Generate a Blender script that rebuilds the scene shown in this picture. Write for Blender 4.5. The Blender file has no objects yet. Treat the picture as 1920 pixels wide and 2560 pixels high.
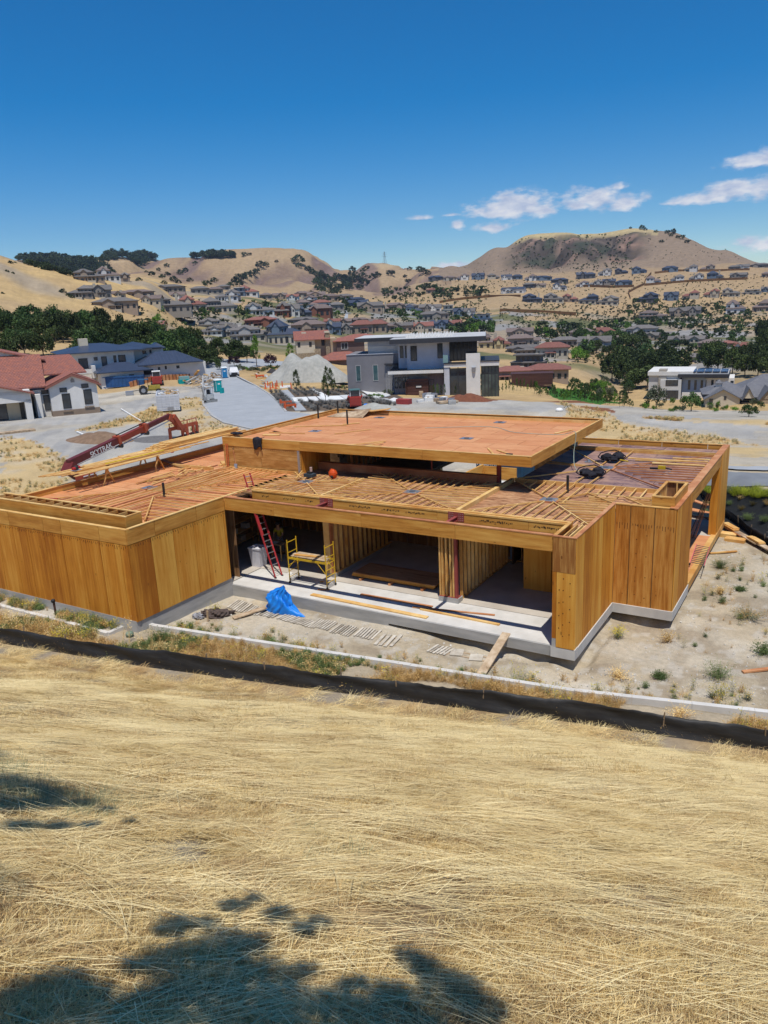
import bpy, math, random, bmesh
import numpy as np
from mathutils import Vector, Matrix
random.seed(7); RNG = np.random.default_rng(11)
S = bpy.context.scene; COL = S.collection
# ---------------------------------------------------------------- camera
CX, CY, CZ = 7.740, -25.613, 12.651
F, PITCH, ROLL, YAW = 1922.4, 0.26553, 0.04534, -0.54919
def _basis():
    sy, cy, sp, cp = math.sin(YAW), math.cos(YAW), math.sin(PITCH), math.cos(PITCH)
    fw = Vector((sy*cp, cy*cp, -sp)); rt = Vector((cy, -sy, 0)); dn = fw.cross(rt)
    c, s = math.cos(ROLL), math.sin(ROLL)
    return c*rt + s*dn, -s*rt + c*dn, fw
RT, DN, FW = _basis()
cam = bpy.data.cameras.new('camera'); camo = bpy.data.objects.new('camera', cam); COL.objects.link(camo)
mw = Matrix((RT, -DN, -FW)).transposed().to_4x4(); mw.translation = (CX, CY, CZ); camo.matrix_world = mw
cam.sensor_width = 36; cam.lens = F/2560*36; cam.clip_start = .1; cam.clip_end = 20000
S.camera = camo
# ---------------------------------------------------------------- world, sun, exposure
SUN = Vector((.90, -1.28, 4.3)).normalized()
sun = bpy.data.lights.new('sun', 'SUN'); suno = bpy.data.objects.new('sun', sun); COL.objects.link(suno)
sun.energy = 5.0; sun.angle = math.radians(.55); sun.color = (1, .955, .88)
suno.rotation_euler = (-SUN).to_track_quat('-Z', 'Y').to_euler()
W = bpy.data.worlds.new('World'); S.world = W; W.use_nodes = True
nt = W.node_tree; nt.nodes.clear()
def N(nt, t, **k):
    n = nt.nodes.new(t)
    for a, b in k.items():
        if a.startswith('i_'): n.inputs[a[2:].replace('_', ' ')].default_value = b
        else: setattr(n, a, b)
    return n
def L(nt, a, b): nt.links.new(a, b)
sky = N(nt, 'ShaderNodeTexSky', sky_type='NISHITA', sun_disc=False, sun_elevation=math.asin(SUN.z),
        sun_rotation=math.atan2(SUN.x, SUN.y), air_density=.85, dust_density=.1, ozone_density=4.0, altitude=200)
bg = N(nt, 'ShaderNodeBackground'); bg.inputs['Strength'].default_value = .13
out = N(nt, 'ShaderNodeOutputWorld')
hs = N(nt, 'ShaderNodeHueSaturation'); hs.inputs['Saturation'].default_value = 1.5
L(nt, sky.outputs[0], hs.inputs['Color'])
# clouds: real directions in the sky, low over the right-hand hill
def cam_dir(px, py): return (FW + RT*((px-960)/F) + DN*((py-1280)/F)).normalized()
geo = N(nt, 'ShaderNodeTexCoord'); cl_in = None
noi = N(nt, 'ShaderNodeTexNoise'); noi.inputs['Scale'].default_value = 34; noi.inputs['Detail'].default_value = 9; noi.inputs['Roughness'].default_value = .6
mp = N(nt, 'ShaderNodeMapping'); mp.inputs['Scale'].default_value = (1, 1, 2.2)
L(nt, geo.outputs['Generated'], mp.inputs[0]); L(nt, mp.outputs[0], noi.inputs['Vector'])
def mth(op, a, b=None, c=None, nt=None, clamp=False):
    nt = nt or W.node_tree
    n = nt.nodes.new('ShaderNodeMath'); n.operation = op; n.use_clamp = clamp
    for i, v in enumerate((a, b, c)):
        if v is None: continue
        if isinstance(v, (int, float)): n.inputs[i].default_value = v
        else: nt.links.new(v, n.inputs[i])
    return n.outputs[0]
up = Vector((0, 0, 1)); mask = None
for px, py, rx, ry, a in [(1285, 518, 100, 32, 1.0), (1240, 535, 72, 14, .8), (1350, 525, 60, 24, .8), (1498, 500, 90, 32, .95), (1560, 508, 55, 26, .8), (1450, 516, 60, 14, .7), (1552, 468, 32, 14, .45),
                        (1760, 500, 105, 16, .75), (1860, 478, 95, 30, 1.0), (1700, 507, 60, 8, .6), (1880, 405, 75, 24, 1.0), (1222, 570, 40, 15, .75), (1143, 566, 20, 14, .7),
                        (1050, 545, 34, 8, .5), (1125, 538, 26, 6, .4), (1905, 612, 80, 22, .6), (1130, 663, 70, 10, .5), (2050, 440, 90, 40, 1.0), (2150, 560, 100, 30, .8)]:
    d = cam_dir(px, py); h = d.cross(up).normalized(); v = h.cross(d).normalized()
    def dotn(vec):
        n = nt.nodes.new('ShaderNodeVectorMath'); n.operation = 'DOT_PRODUCT'; n.inputs[1].default_value = vec; L(nt, geo.outputs['Generated'], n.inputs[0]); return n.outputs['Value']
    k = d.dot(cam_dir(px, py)); sc = 1/math.hypot(1, math.hypot((px-960)/F, (py-1280)/F))
    a1 = mth('POWER', mth('ABSOLUTE', mth('MULTIPLY', dotn(h), F/(rx*1.3)/sc)), 2); 
    vv = mth('MULTIPLY', dotn(v), F/(ry*1.5)/sc)
    a2 = mth('POWER', mth('ABSOLUTE', mth('MULTIPLY', vv, mth('ADD', 1, mth('MULTIPLY', mth('LESS_THAN', vv, 0), .55)))), 2)   # flatter underside
    e = mth('SUBTRACT', 1, mth('SQRT', mth('ADD', a1, a2))); e = mth('MULTIPLY', mth('MAXIMUM', e, -1), 1)
    e = mth('ADD', e, (a-1)*.35)
    e = mth('MULTIPLY_ADD', mth('GREATER_THAN', dotn(d), .5), mth('ADD', e, 5), -5)
    mask = e if mask is None else mth('MAXIMUM', mask, e)
cm = mth('ADD', mask, mth('MULTIPLY', mth('SUBTRACT', noi.outputs[0], .5), 2.3))
cr = N(nt, 'ShaderNodeMapRange', interpolation_type='SMOOTHSTEP'); cr.inputs['From Min'].default_value = .0; cr.inputs['From Max'].default_value = .7; cr.inputs['To Max'].default_value = .93
L(nt, cm, cr.inputs[0])
n2 = N(nt, 'ShaderNodeTexNoise'); n2.inputs['Scale'].default_value = 55; n2.inputs['Detail'].default_value = 6; L(nt, mp.outputs[0], n2.inputs['Vector'])
cc = N(nt, 'ShaderNodeMixRGB'); cc.inputs[1].default_value = (4.2, 4.9, 6.6, 1); cc.inputs[2].default_value = (8.0, 8.0, 8.3, 1)
L(nt, mth('MULTIPLY_ADD', n2.outputs[0], 2.5, -.7, clamp=True), cc.inputs[0])
mx = N(nt, 'ShaderNodeMixRGB'); L(nt, cr.outputs[0], mx.inputs[0]); L(nt, hs.outputs[0], mx.inputs[1]); L(nt, cc.outputs[0], mx.inputs[2])
L(nt, mx.outputs[0], bg.inputs['Color']); L(nt, bg.outputs[0], out.inputs['Surface'])
S.view_settings.view_transform = 'Standard'; S.view_settings.look = 'None'; S.view_settings.gamma = 1
S.view_settings.use_curve_mapping = False; S.view_settings.exposure = -.22
S.render.engine = 'CYCLES'
S.cycles.max_bounces = 4; S.cycles.diffuse_bounces = 3; S.cycles.glossy_bounces = 2; S.cycles.transmission_bounces = 2; S.cycles.transparent_max_bounces = 4; S.cycles.volume_bounces = 0

# ---------------------------------------------------------------- helpers: tags, meshes
def tag(o, label=None, cat=None, group=None, kind=None):
    for k, v in (('label', label), ('category', cat), ('group', group), ('kind', kind)):
        if v: o[k] = v
    return o
def empty(name, loc=(0, 0, 0), rz=0, label=None, cat=None, group=None, sc=1):
    o = bpy.data.objects.new(name, None); COL.objects.link(o); o.location = loc; o.rotation_euler = (0, 0, rz); o.empty_display_size = .3
    o.scale = (sc, sc, sc)
    return tag(o, label, cat, group)
def link(name, me, parent=None, loc=(0, 0, 0), rot=(0, 0, 0), sc=(1, 1, 1)):
    o = bpy.data.objects.new(name, me); COL.objects.link(o); o.location = loc; o.rotation_euler = rot; o.scale = sc
    if parent: o.parent = parent
    return o
def copy_tree(o, parent=None):
    c = o.copy(); COL.objects.link(c); c.parent = parent
    for ch in list(o.children): copy_tree(ch, c)
    return c
def mesh(name, V, Fc, mats, mi=None, smooth=False):
    me = bpy.data.meshes.new(name); me.from_pydata(V, [], Fc)
    for m in (mats if isinstance(mats, (list, tuple)) else [mats]): me.materials.append(m)
    if mi is not None: me.polygons.foreach_set('material_index', mi)
    if smooth: me.polygons.foreach_set('use_smooth', [True]*len(me.polygons))
    me.update(); return me
class MB:
    def __init__(s): s.v = []; s.f = []; s.m = []; s.cur = 0
    def add(s, V, Fc):
        n = len(s.v); s.v += [tuple(p) for p in V]; s.f += [tuple(i+n for i in q) for q in Fc]; s.m += [s.cur]*len(Fc); return s
    BF = [(0, 3, 2, 1), (4, 5, 6, 7), (0, 1, 5, 4), (1, 2, 6, 5), (2, 3, 7, 6), (3, 0, 4, 7)]
    def box(s, x0, x1, y0, y1, z0, z1):
        return s.add([(x0, y0, z0), (x1, y0, z0), (x1, y1, z0), (x0, y1, z0), (x0, y0, z1), (x1, y0, z1), (x1, y1, z1), (x0, y1, z1)], MB.BF)
    def bar(s, p, q, w, h, up=(0, 0, 1)):     # w across, h along up; centred on the line p-q
        p, q, up = Vector(p), Vector(q), Vector(up); d = (q-p).normalized(); r = d.cross(up)
        if r.length < 1e-4: r = d.cross(Vector((1, 0, 0)))
        r.normalize(); u = r.cross(d); r *= w/2; u *= h/2
        return s.add([p-r-u, p+r-u, q+r-u, q-r-u, p-r+u, p+r+u, q+r+u, q-r+u], MB.BF)
    def tube(s, p, q, r, n=8, r2=None, cap=True):
        p, q = Vector(p), Vector(q); d = (q-p).normalized(); a = d.orthogonal().normalized(); b = d.cross(a); r2 = r if r2 is None else r2
        V = []; 
        for c, rr in ((p, r), (q, r2)):
            for i in range(n):
                t = 2*math.pi*i/n; V.append(c+a*math.cos(t)*rr+b*math.sin(t)*rr)
        Fc = [(i, (i+1) % n, n+(i+1) % n, n+i) for i in range(n)]
        if cap: Fc += [tuple(range(n))[::-1], tuple(range(n, 2*n))]
        return s.add(V, Fc)
    def path(s, pts, r, n=6):
        for a, b in zip(pts[:-1], pts[1:]): s.tube(a, b, r, n)
        return s
    def prism(s, poly, z0, z1):   # poly list of (x,y) ccw
        n = len(poly); V = [(x, y, z0) for x, y in poly]+[(x, y, z1) for x, y in poly]
        return s.add(V, [tuple(range(n))[::-1], tuple(range(n, 2*n))]+[(i, (i+1) % n, n+(i+1) % n, n+i) for i in range(n)])
    def xprism(s, poly, x0, x1, ax='x'):  # poly of (y,z) extruded in x ; or ax='y' poly of (x,z)
        n = len(poly)
        f = (lambda a, c, t: (t, a, c)) if ax == 'x' else (lambda a, c, t: (a, t, c))
        V = [f(a, c, x0) for a, c in poly]+[f(a, c, x1) for a, c in poly]
        return s.add(V, [tuple(range(n))[::-1], tuple(range(n, 2*n))]+[(i, (i+1) % n, n+(i+1) % n, n+i) for i in range(n)])
    def ball(s, c, r, n=8, m=6, sz=1):
        V = [(c[0], c[1], c[2]-r*sz)]; Fc = []
        for j in range(1, m):
            t = math.pi*j/m
            for i in range(n): a = 2*math.pi*i/n; V.append((c[0]+r*math.sin(t)*math.cos(a), c[1]+r*math.sin(t)*math.sin(a), c[2]-r*sz*math.cos(t)))
        V.append((c[0], c[1], c[2]+r*sz)); e = len(V)-1
        for i in range(n): Fc.append((0, 1+(i+1) % n, 1+i)); Fc.append((e, e-n+i, e-n+(i+1) % n))
        for j in range(m-2):
            for i in range(n): a = 1+j*n; Fc.append((a+i, a+(i+1) % n, a+n+(i+1) % n, a+n+i))
        return s.add(V, Fc)
    def me(s, name, mats, smooth=False): return mesh(name, s.v, s.f, mats, s.m, smooth)
    def build(s, name, mats, parent=None, smooth=False, loc=(0, 0, 0), rot=(0, 0, 0)):
        return link(name, s.me(name, mats, smooth), parent, loc, rot)
# ---------------------------------------------------------------- materials
MATS = {}
def newmat(name):
    m = bpy.data.materials.new(name); m.use_nodes = True; MATS[name] = m
    return m, m.node_tree, m.node_tree.nodes['Principled BSDF']
def noise(nt, scale, detail=4, vec=None, st=(1, 1, 1), rough=.55, coord='Object', rand=True):
    tc = N(nt, 'ShaderNodeTexCoord'); mp = N(nt, 'ShaderNodeMapping'); mp.inputs['Scale'].default_value = st
    L(nt, vec or tc.outputs[coord], mp.inputs[0])
    if rand:
        oi = N(nt, 'ShaderNodeObjectInfo'); ad = N(nt, 'ShaderNodeVectorMath', operation='MULTIPLY_ADD')
        ad.inputs[1].default_value = (37, 91, 53); L(nt, oi.outputs['Random'], ad.inputs[0]); L(nt, mp.outputs[0], ad.inputs[2]); v = ad.outputs[0]
    else: v = mp.outputs[0]
    n = N(nt, 'ShaderNodeTexNoise'); n.inputs['Scale'].default_value = scale; n.inputs['Detail'].default_value = detail; n.inputs['Roughness'].default_value = rough
    L(nt, v, n.inputs['Vector']); return n.outputs[0]
def ramp(nt, fac, stops):
    r = N(nt, 'ShaderNodeValToRGB'); L(nt, fac, r.inputs[0]); e = r.color_ramp.elements
    while len(e) < len(stops): e.new(.5)
    for q, (p, c) in zip(e, stops): q.position = p; q.color = (*c[:3], 1)
    return r.outputs[0]
def mixc(nt, fac, a, b, mode='MIX'):
    m = N(nt, 'ShaderNodeMixRGB', blend_type=mode)
    for i, v in ((0, fac), (1, a), (2, b)):
        if isinstance(v, (int, float)): m.inputs[i].default_value = v
        elif isinstance(v, tuple): m.inputs[i].default_value = (*v[:3], 1)
        else: L(nt, v, m.inputs[i])
    return m.outputs[0]
def bump(nt, b, h, strength=.3, dist=.02):
    n = N(nt, 'ShaderNodeBump'); n.inputs['Strength'].default_value = strength; n.inputs['Distance'].default_value = dist
    L(nt, h, n.inputs['Height']); L(nt, n.outputs[0], b.inputs['Normal'])
def pm(name, c1, c2=None, scale=4, st=(1, 1, 1), rough=.8, bmp=0, metal=0, var=.12, detail=5, coord='Object', spec=.3):
    """two-tone procedural paint/stone/etc. with per-object brightness variation"""
    if name in MATS: return MATS[name]
    m, nt, b = newmat(name); c2 = c2 or tuple(x*.75 for x in c1)
    n = noise(nt, scale, detail, st=st, coord=coord); r = ramp(nt, n, [(.3, c1), (.7, c2)])
    if var:
        oi = N(nt, 'ShaderNodeObjectInfo'); k = mth('MULTIPLY_ADD', oi.outputs['Random'], 2*var, 1-var, nt=nt)
        vm = N(nt, 'ShaderNodeVectorMath', operation='SCALE'); L(nt, r, vm.inputs[0]); L(nt, k, vm.inputs['Scale']); r = vm.outputs[0]
    L(nt, r, b.inputs['Base Color']); b.inputs['Roughness'].default_value = rough; b.inputs['Metallic'].default_value = metal
    b.inputs['Specular IOR Level'].default_value = spec
    if bmp: bump(nt, b, n, bmp)
    return m
def plymat(name, st, lo, mid, hi, dark, var=.5, knots=.5, rough=.62, gs=5.0, strips=None, con=1.0):
    """plywood / sawn wood; st stretches the grain; veneer strips of differing tone, streaks, knots"""
    m, nt, b = newmat(name)
    M_ = lambda *a: mth(*a, nt=nt)
    g = noise(nt, gs, 5, st=st, rough=.65); wide = noise(nt, gs*.30, 3, st=st); blot = noise(nt, .7, 4)
    oi = N(nt, 'ShaderNodeObjectInfo')
    f = M_('ADD', M_('MULTIPLY_ADD', M_('SUBTRACT', g, .5), 2.6*con, .45), M_('MULTIPLY', M_('SUBTRACT', oi.outputs['Random'], .5), var))
    f = M_('ADD', f, M_('MULTIPLY', M_('SUBTRACT', wide, .5), 1.7*con)); f = M_('ADD', f, M_('MULTIPLY', M_('SUBTRACT', blot, .5), 1.1*con))
    tc = N(nt, 'ShaderNodeTexCoord')
    if strips:
        sp = N(nt, 'ShaderNodeSeparateXYZ'); L(nt, tc.outputs['Object'], sp.inputs[0])
        h = M_('ADD', sp.outputs[0], sp.outputs[1]) if strips[0] == 'h' else sp.outputs[2] if strips[0] == 'z' else sp.outputs[1]
        h = M_('ADD', M_('DIVIDE', h, strips[1]), M_('MULTIPLY', oi.outputs['Random'], 7.3)); wn = N(nt, 'ShaderNodeTexWhiteNoise', noise_dimensions='1D'); L(nt, M_('FLOOR', h), wn.inputs['W'])
        f = M_('ADD', f, M_('MULTIPLY', M_('SUBTRACT', wn.outputs[0], .5), strips[2]))
    c = ramp(nt, f, [(.0, lo), (.42, mid), (.95, hi)])
    mp = N(nt, 'ShaderNodeMapping'); mp.inputs['Scale'].default_value = tuple(max(.6, min(1.3, s*1.2)) for s in st); L(nt, tc.outputs['Object'], mp.inputs[0])
    vo = N(nt, 'ShaderNodeTexVoronoi'); vo.inputs['Scale'].default_value = 2.4; L(nt, mp.outputs[0], vo.inputs['Vector'])
    sel = N(nt, 'ShaderNodeSeparateColor'); L(nt, vo.outputs['Color'], sel.inputs[0])
    k = M_('MULTIPLY', M_('LESS_THAN', vo.outputs['Distance'], M_('MULTIPLY_ADD', sel.outputs[1], .07, .05)), M_('LESS_THAN', sel.outputs[0], .65)); c = mixc(nt, M_('MULTIPLY', k, knots), c, dark)
    L(nt, c, b.inputs['Base Color']); b.inputs['Roughness'].default_value = rough; b.inputs['Specular IOR Level'].default_value = .2
    bump(nt, b, g, .3, .006); return m
PLY = ((.38, .125, .013), (.60, .245, .030), (.78, .43, .085), (.14, .045, .01))
plyZ = plymat('plywood_vertical_grain', (1.6, 1.6, .10), *PLY, strips=('h', .42, .26), con=.42)
PB_ = ((.38, .15, .022), (.57, .27, .055), (.74, .43, .11), PLY[3])
plyX = plymat('plywood_grain_along_beam', (.16, 1.6, 1.8), *PB_, var=.3, con=.55)
plyY = plymat('plywood_grain_along_side', (1.6, .16, 1.8), *PB_, var=.3, con=.55)
deckR = plymat('roof_sheathing_reddish', (.35, 1.6, 1), (.48, .18, .07), (.60, .26, .11), (.72, .38, .18), (.66, .42, .2), var=.3, knots=.4, con=.4, strips=('y', .2, .14))
deckD = plymat('roof_sheathing_weathered', (.5, 1.5, 1), (.22, .10, .05), (.40, .20, .10), (.58, .34, .18), (.5, .34, .2), var=.3, knots=.4)
deckP = plymat('roof_sheathing_purple_brown', (.5, 1.5, 1), (.14, .085, .095), (.27, .165, .145), (.44, .27, .19), (.5, .34, .2), var=.25, knots=.3)
lumX = plymat('sawn_lumber', (.2, .2, .2), (.52, .24, .06), (.66, .39, .13), (.82, .58, .25), (.25, .11, .04), var=.45, knots=.3, gs=7, con=.6)
lumO = plymat('old_lumber', (.4, .4, .4), (.28, .19, .12), (.45, .33, .21), (.60, .48, .34), (.2, .12, .07), var=.4, knots=.3, gs=7)
lumR = plymat('treated_red_lumber', (.3, .3, .3), (.34, .12, .05), (.48, .20, .085), (.62, .33, .16), (.2, .08, .04), var=.3, knots=.3, con=.7)
conc = pm('fresh_concrete', (.66, .64, .60), (.52, .50, .46), 1.3, rough=.85, bmp=.15, var=.03, detail=8)
concG = pm('form_marked_concrete', (.46, .45, .43), (.31, .31, .30), 1.6, st=(.5, .5, 2.5), rough=.9, bmp=.3, var=.05, detail=8)
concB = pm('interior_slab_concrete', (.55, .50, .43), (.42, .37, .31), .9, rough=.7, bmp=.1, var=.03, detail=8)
steelR = pm('red_primer_steel', (.33, .07, .06), (.24, .05, .045), 3, rough=.5)
blackm = pm('black_plastic', (.02, .02, .022), (.035, .035, .035), 5, rough=.5)
galv = pm('galvanized_metal', (.42, .45, .50), (.30, .32, .36), 6, rough=.35, metal=.6)
alu = pm('aluminium', (.62, .63, .65), (.5, .5, .52), 6, rough=.35, metal=.7)
glassd = pm('dark_window_glass', (.025, .032, .04), (.05, .06, .07), 1.2, rough=.08, spec=.7, var=.3)
white = pm('white_paint', (.78, .77, .74), (.70, .69, .66), 2, rough=.7)
# ---------------------------------------------------------------- terrain height
def ray(px, py): return FW + RT*((px-960)/F) + DN*((py-1280)/F)
def hz(px):      # azimuth (about the camera, from +Y towards +X) of the horizon point in column px
    d0 = ray(px, 0); d1 = ray(px, 1500); t = d0.z/(d0.z-d1.z); d = d0.lerp(d1, t); return math.atan2(d.x, d.y)
def elev(px, py): d = ray(px, py); return d.z/math.hypot(d.x, d.y)
# radial profiles: (distance, picture row seen there) or (distance, None, height)
def zz(z): return ('z', z)
PR = {
 -500: [(110, zz(0)), (180, zz(6)), (260, zz(20)), (420, 600), (520, 590), (700, 640), (1500, 700), (3000, 760)],
 0:   [(110, zz(-1)), (165, zz(-2)), (200, 878), (250, 815), (290, 772), (350, 700), (430, 640), (470, 634), (560, 660), (800, 700), (1500, 640), (1700, 660), (3000, 740)],
 110: [(110, zz(-1)), (165, zz(-2)), (200, 876), (250, 815), (300, 768), (350, 720), (410, 672), (450, 664), (560, 690), (800, 700), (1500, 640), (1700, 660), (3000, 740)],
 240: [(110, zz(-1)), (160, zz(-2)), (200, 872), (260, 815), (300, 785), (335, 750), (380, 712), (415, 700), (460, 707), (700, 700), (1000, 690), (1250, 655), (1550, 637), (1800, 650), (3000, 720)],
 360: [(110, zz(-1)), (155, zz(-2)), (200, 872), (260, 830), (300, 800), (335, 775), (400, 730), (460, 700), (560, 690), (800, 688), (1100, 668), (1350, 650), (1600, 640), (2000, 660), (3000, 730)],
 480: [(110, zz(-1)), (155, zz(-2)), (220, 880), (280, 870), (330, 840), (400, 795), (460, 760), (520, 728), (600, 714), (800, 710), (1000, 690), (1300, 645), (1420, 634), (1700, 660), (3000, 720)],
 600: [(115, zz(-1)), (155, zz(-1.5)), (220, 895), (280, 880), (330, 850), (400, 815), (460, 775), (520, 742), (620, 728), (850, 722), (1050, 690), (1300, 645), (1440, 622), (1700, 655), (3000, 710)],
 720: [(115, zz(-1)), (150, zz(-1.5)), (210, zz(-2.5)), (280, 882), (330, 862), (400, 826), (480, 784), (560, 752), (680, 742), (880, 730), (1080, 690), (1300, 640), (1460, 613), (1700, 640), (3000, 700)],
 780: [(115, zz(-1)), (150, zz(-1.5)), (210, zz(-2.5)), (280, 880), (330, 862), (400, 830), (480, 790), (560, 758), (680, 746), (880, 738), (1080, 705), (1300, 648), (1460, 616), (1700, 640), (3000, 700)],
 860: [(115, zz(-1)), (150, zz(-2.5)), (210, zz(-4)), (280, 880), (330, 866), (400, 838), (480, 805), (560, 770), (680, 752), (900, 738), (1150, 710), (1400, 672), (1650, 652), (3000, 690)],
 960: [(115, zz(-1)), (150, zz(-4)), (220, zz(-5)), (300, 862), (380, 838), (460, 812), (540, 790), (640, 768), (760, 750), (950, 738), (1200, 705), (1500, 672), (1800, 658), (3000, 700)],
 1080: [(112, zz(-1)), (145, zz(-4)), (220, zz(-7)), (300, 875), (380, 850), (460, 822), (560, 790), (660, 762), (760, 742), (880, 718), (1000, 698), (1150, 684), (1400, 664), (3000, 700)],
 1133: [(110, zz(-1)), (145, zz(-4)), (220, zz(-8)), (300, 880), (380, 853), (460, 825), (560, 790), (660, 757), (760, 738), (860, 712), (960, 696), (1120, 682), (1300, 658), (1450, 672), (3000, 700)],
 1249: [(108, zz(-1)), (140, zz(-5)), (200, zz(-9)), (300, 885), (380, 855), (460, 825), (560, 785), (660, 752), (760, 735), (860, 708), (940, 695), (1080, 680), (1300, 613), (1450, 640), (3000, 700)],
 1336: [(105, zz(-1)), (135, zz(-5)), (200, zz(-10)), (300, 890), (380, 858), (460, 830), (560, 795), (660, 762), (760, 738), (860, 708), (940, 692), (1080, 668), (1300, 584), (1450, 620), (3000, 690)],
 1440: [(100, zz(-1)), (130, zz(-4)), (190, zz(-12)), (300, 895), (380, 860), (460, 835), (560, 805), (660, 770), (760, 742), (860, 712), (940, 690), (1050, 668), (1300, 570), (1450, 600), (3000, 690)],
 1560: [(96, zz(-1)), (125, zz(-4)), (180, zz(-14)), (240, zz(-18)), (320, 895), (400, 860), (480, 840), (560, 812), (660, 778), (760, 742), (860, 706), (940, 685), (1050, 664), (1300, 570), (1450, 600), (3000, 690)],
 1680: [(92, zz(-1)), (120, zz(-4)), (170, zz(-14)), (230, zz(-18)), (320, 900), (400, 868), (480, 840), (560, 810), (660, 776), (760, 738), (860, 700), (940, 680), (1050, 660), (1280, 573), (1450, 610), (3000, 690)],
 1800: [(88, zz(-.8)), (120, zz(-4)), (170, zz(-14)), (230, zz(-17)), (320, 895), (400, 868), (480, 842), (560, 812), (660, 776), (760, 736), (860, 698), (940, 677), (1040, 658), (1230, 616), (1400, 640), (3000, 690)],
 1905: [(88, zz(-.8)), (120, zz(-4)), (170, zz(-13)), (230, zz(-16)), (320, 895), (400, 870), (480, 842), (560, 812), (660, 772), (760, 732), (860, 694), (940, 674), (1020, 660), (1150, 652), (1400, 670), (3000, 700)],
 2400: [(95, zz(0)), (130, zz(-2)), (170, zz(-8)), (230, zz(-12)), (400, 860), (660, 760), (860, 690), (1200, 650), (3000, 700)]}
PX = sorted(PR); PAZ = np.array([hz(p) for p in PX])
RS = np.concatenate([[0], np.geomspace(60, 3200, 90)])
TAB = np.array([[np.interp(r, [60]+[q[0] for q in PR[p]], [-.8]+[q[1][1] if isinstance(q[1], tuple) else CZ+q[0]*elev(p, q[1]) for q in PR[p]]) for r in RS] for p in PX])
def vnoise(x, y, s, seed=0):     # smooth value noise, numpy
    x = np.asarray(x, float)/s; y = np.asarray(y, float)/s
    xi = np.floor(x).astype(np.int64); yi = np.floor(y).astype(np.int64); fx = x-xi; fy = y-yi
    fx = fx*fx*(3-2*fx); fy = fy*fy*(3-2*fy)
    def h(a, b):
        n = (a*374761393+b*668265263+seed*1442695041) & 0xffffffff; n = ((n ^ (n >> 13))*1274126177) & 0xffffffff; return ((n ^ (n >> 16)) & 0xffff)/65535.
    return (h(xi, yi)*(1-fx)+h(xi+1, yi)*fx)*(1-fy)+(h(xi, yi+1)*(1-fx)+h(xi+1, yi+1)*fx)*fy
def sst(a, b, x): t = np.clip((x-a)/(b-a), 0, 1); return t*t*(3-2*t)
FENX = [-60, -27, -20.5, -16.6, -13.7, -9, 1.5, 4.3, 6.7, 12, 40]; FENY = [-14.5, -10.0, -9.15, -8.55, -8.1, -7.15, -4.9, -4.4, -3.95, -3.1, 1]
def fence_y(x): return np.interp(x, FENX, FENY)
CURB = [(-34, -6.55), (-17.6, -6.5), (-17.6, -5.05), (-16.5, -5.08), (.9, -2.85), (6.2, -1.65), (14, .1)]
def curb_y(x): return np.interp(x, [-34, -17.61, -17.6, -16.5, .9, 6.2, 14, 40], [-6.55, -6.5, -5.05, -5.08, -2.85, -1.65, .1, 6])
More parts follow.
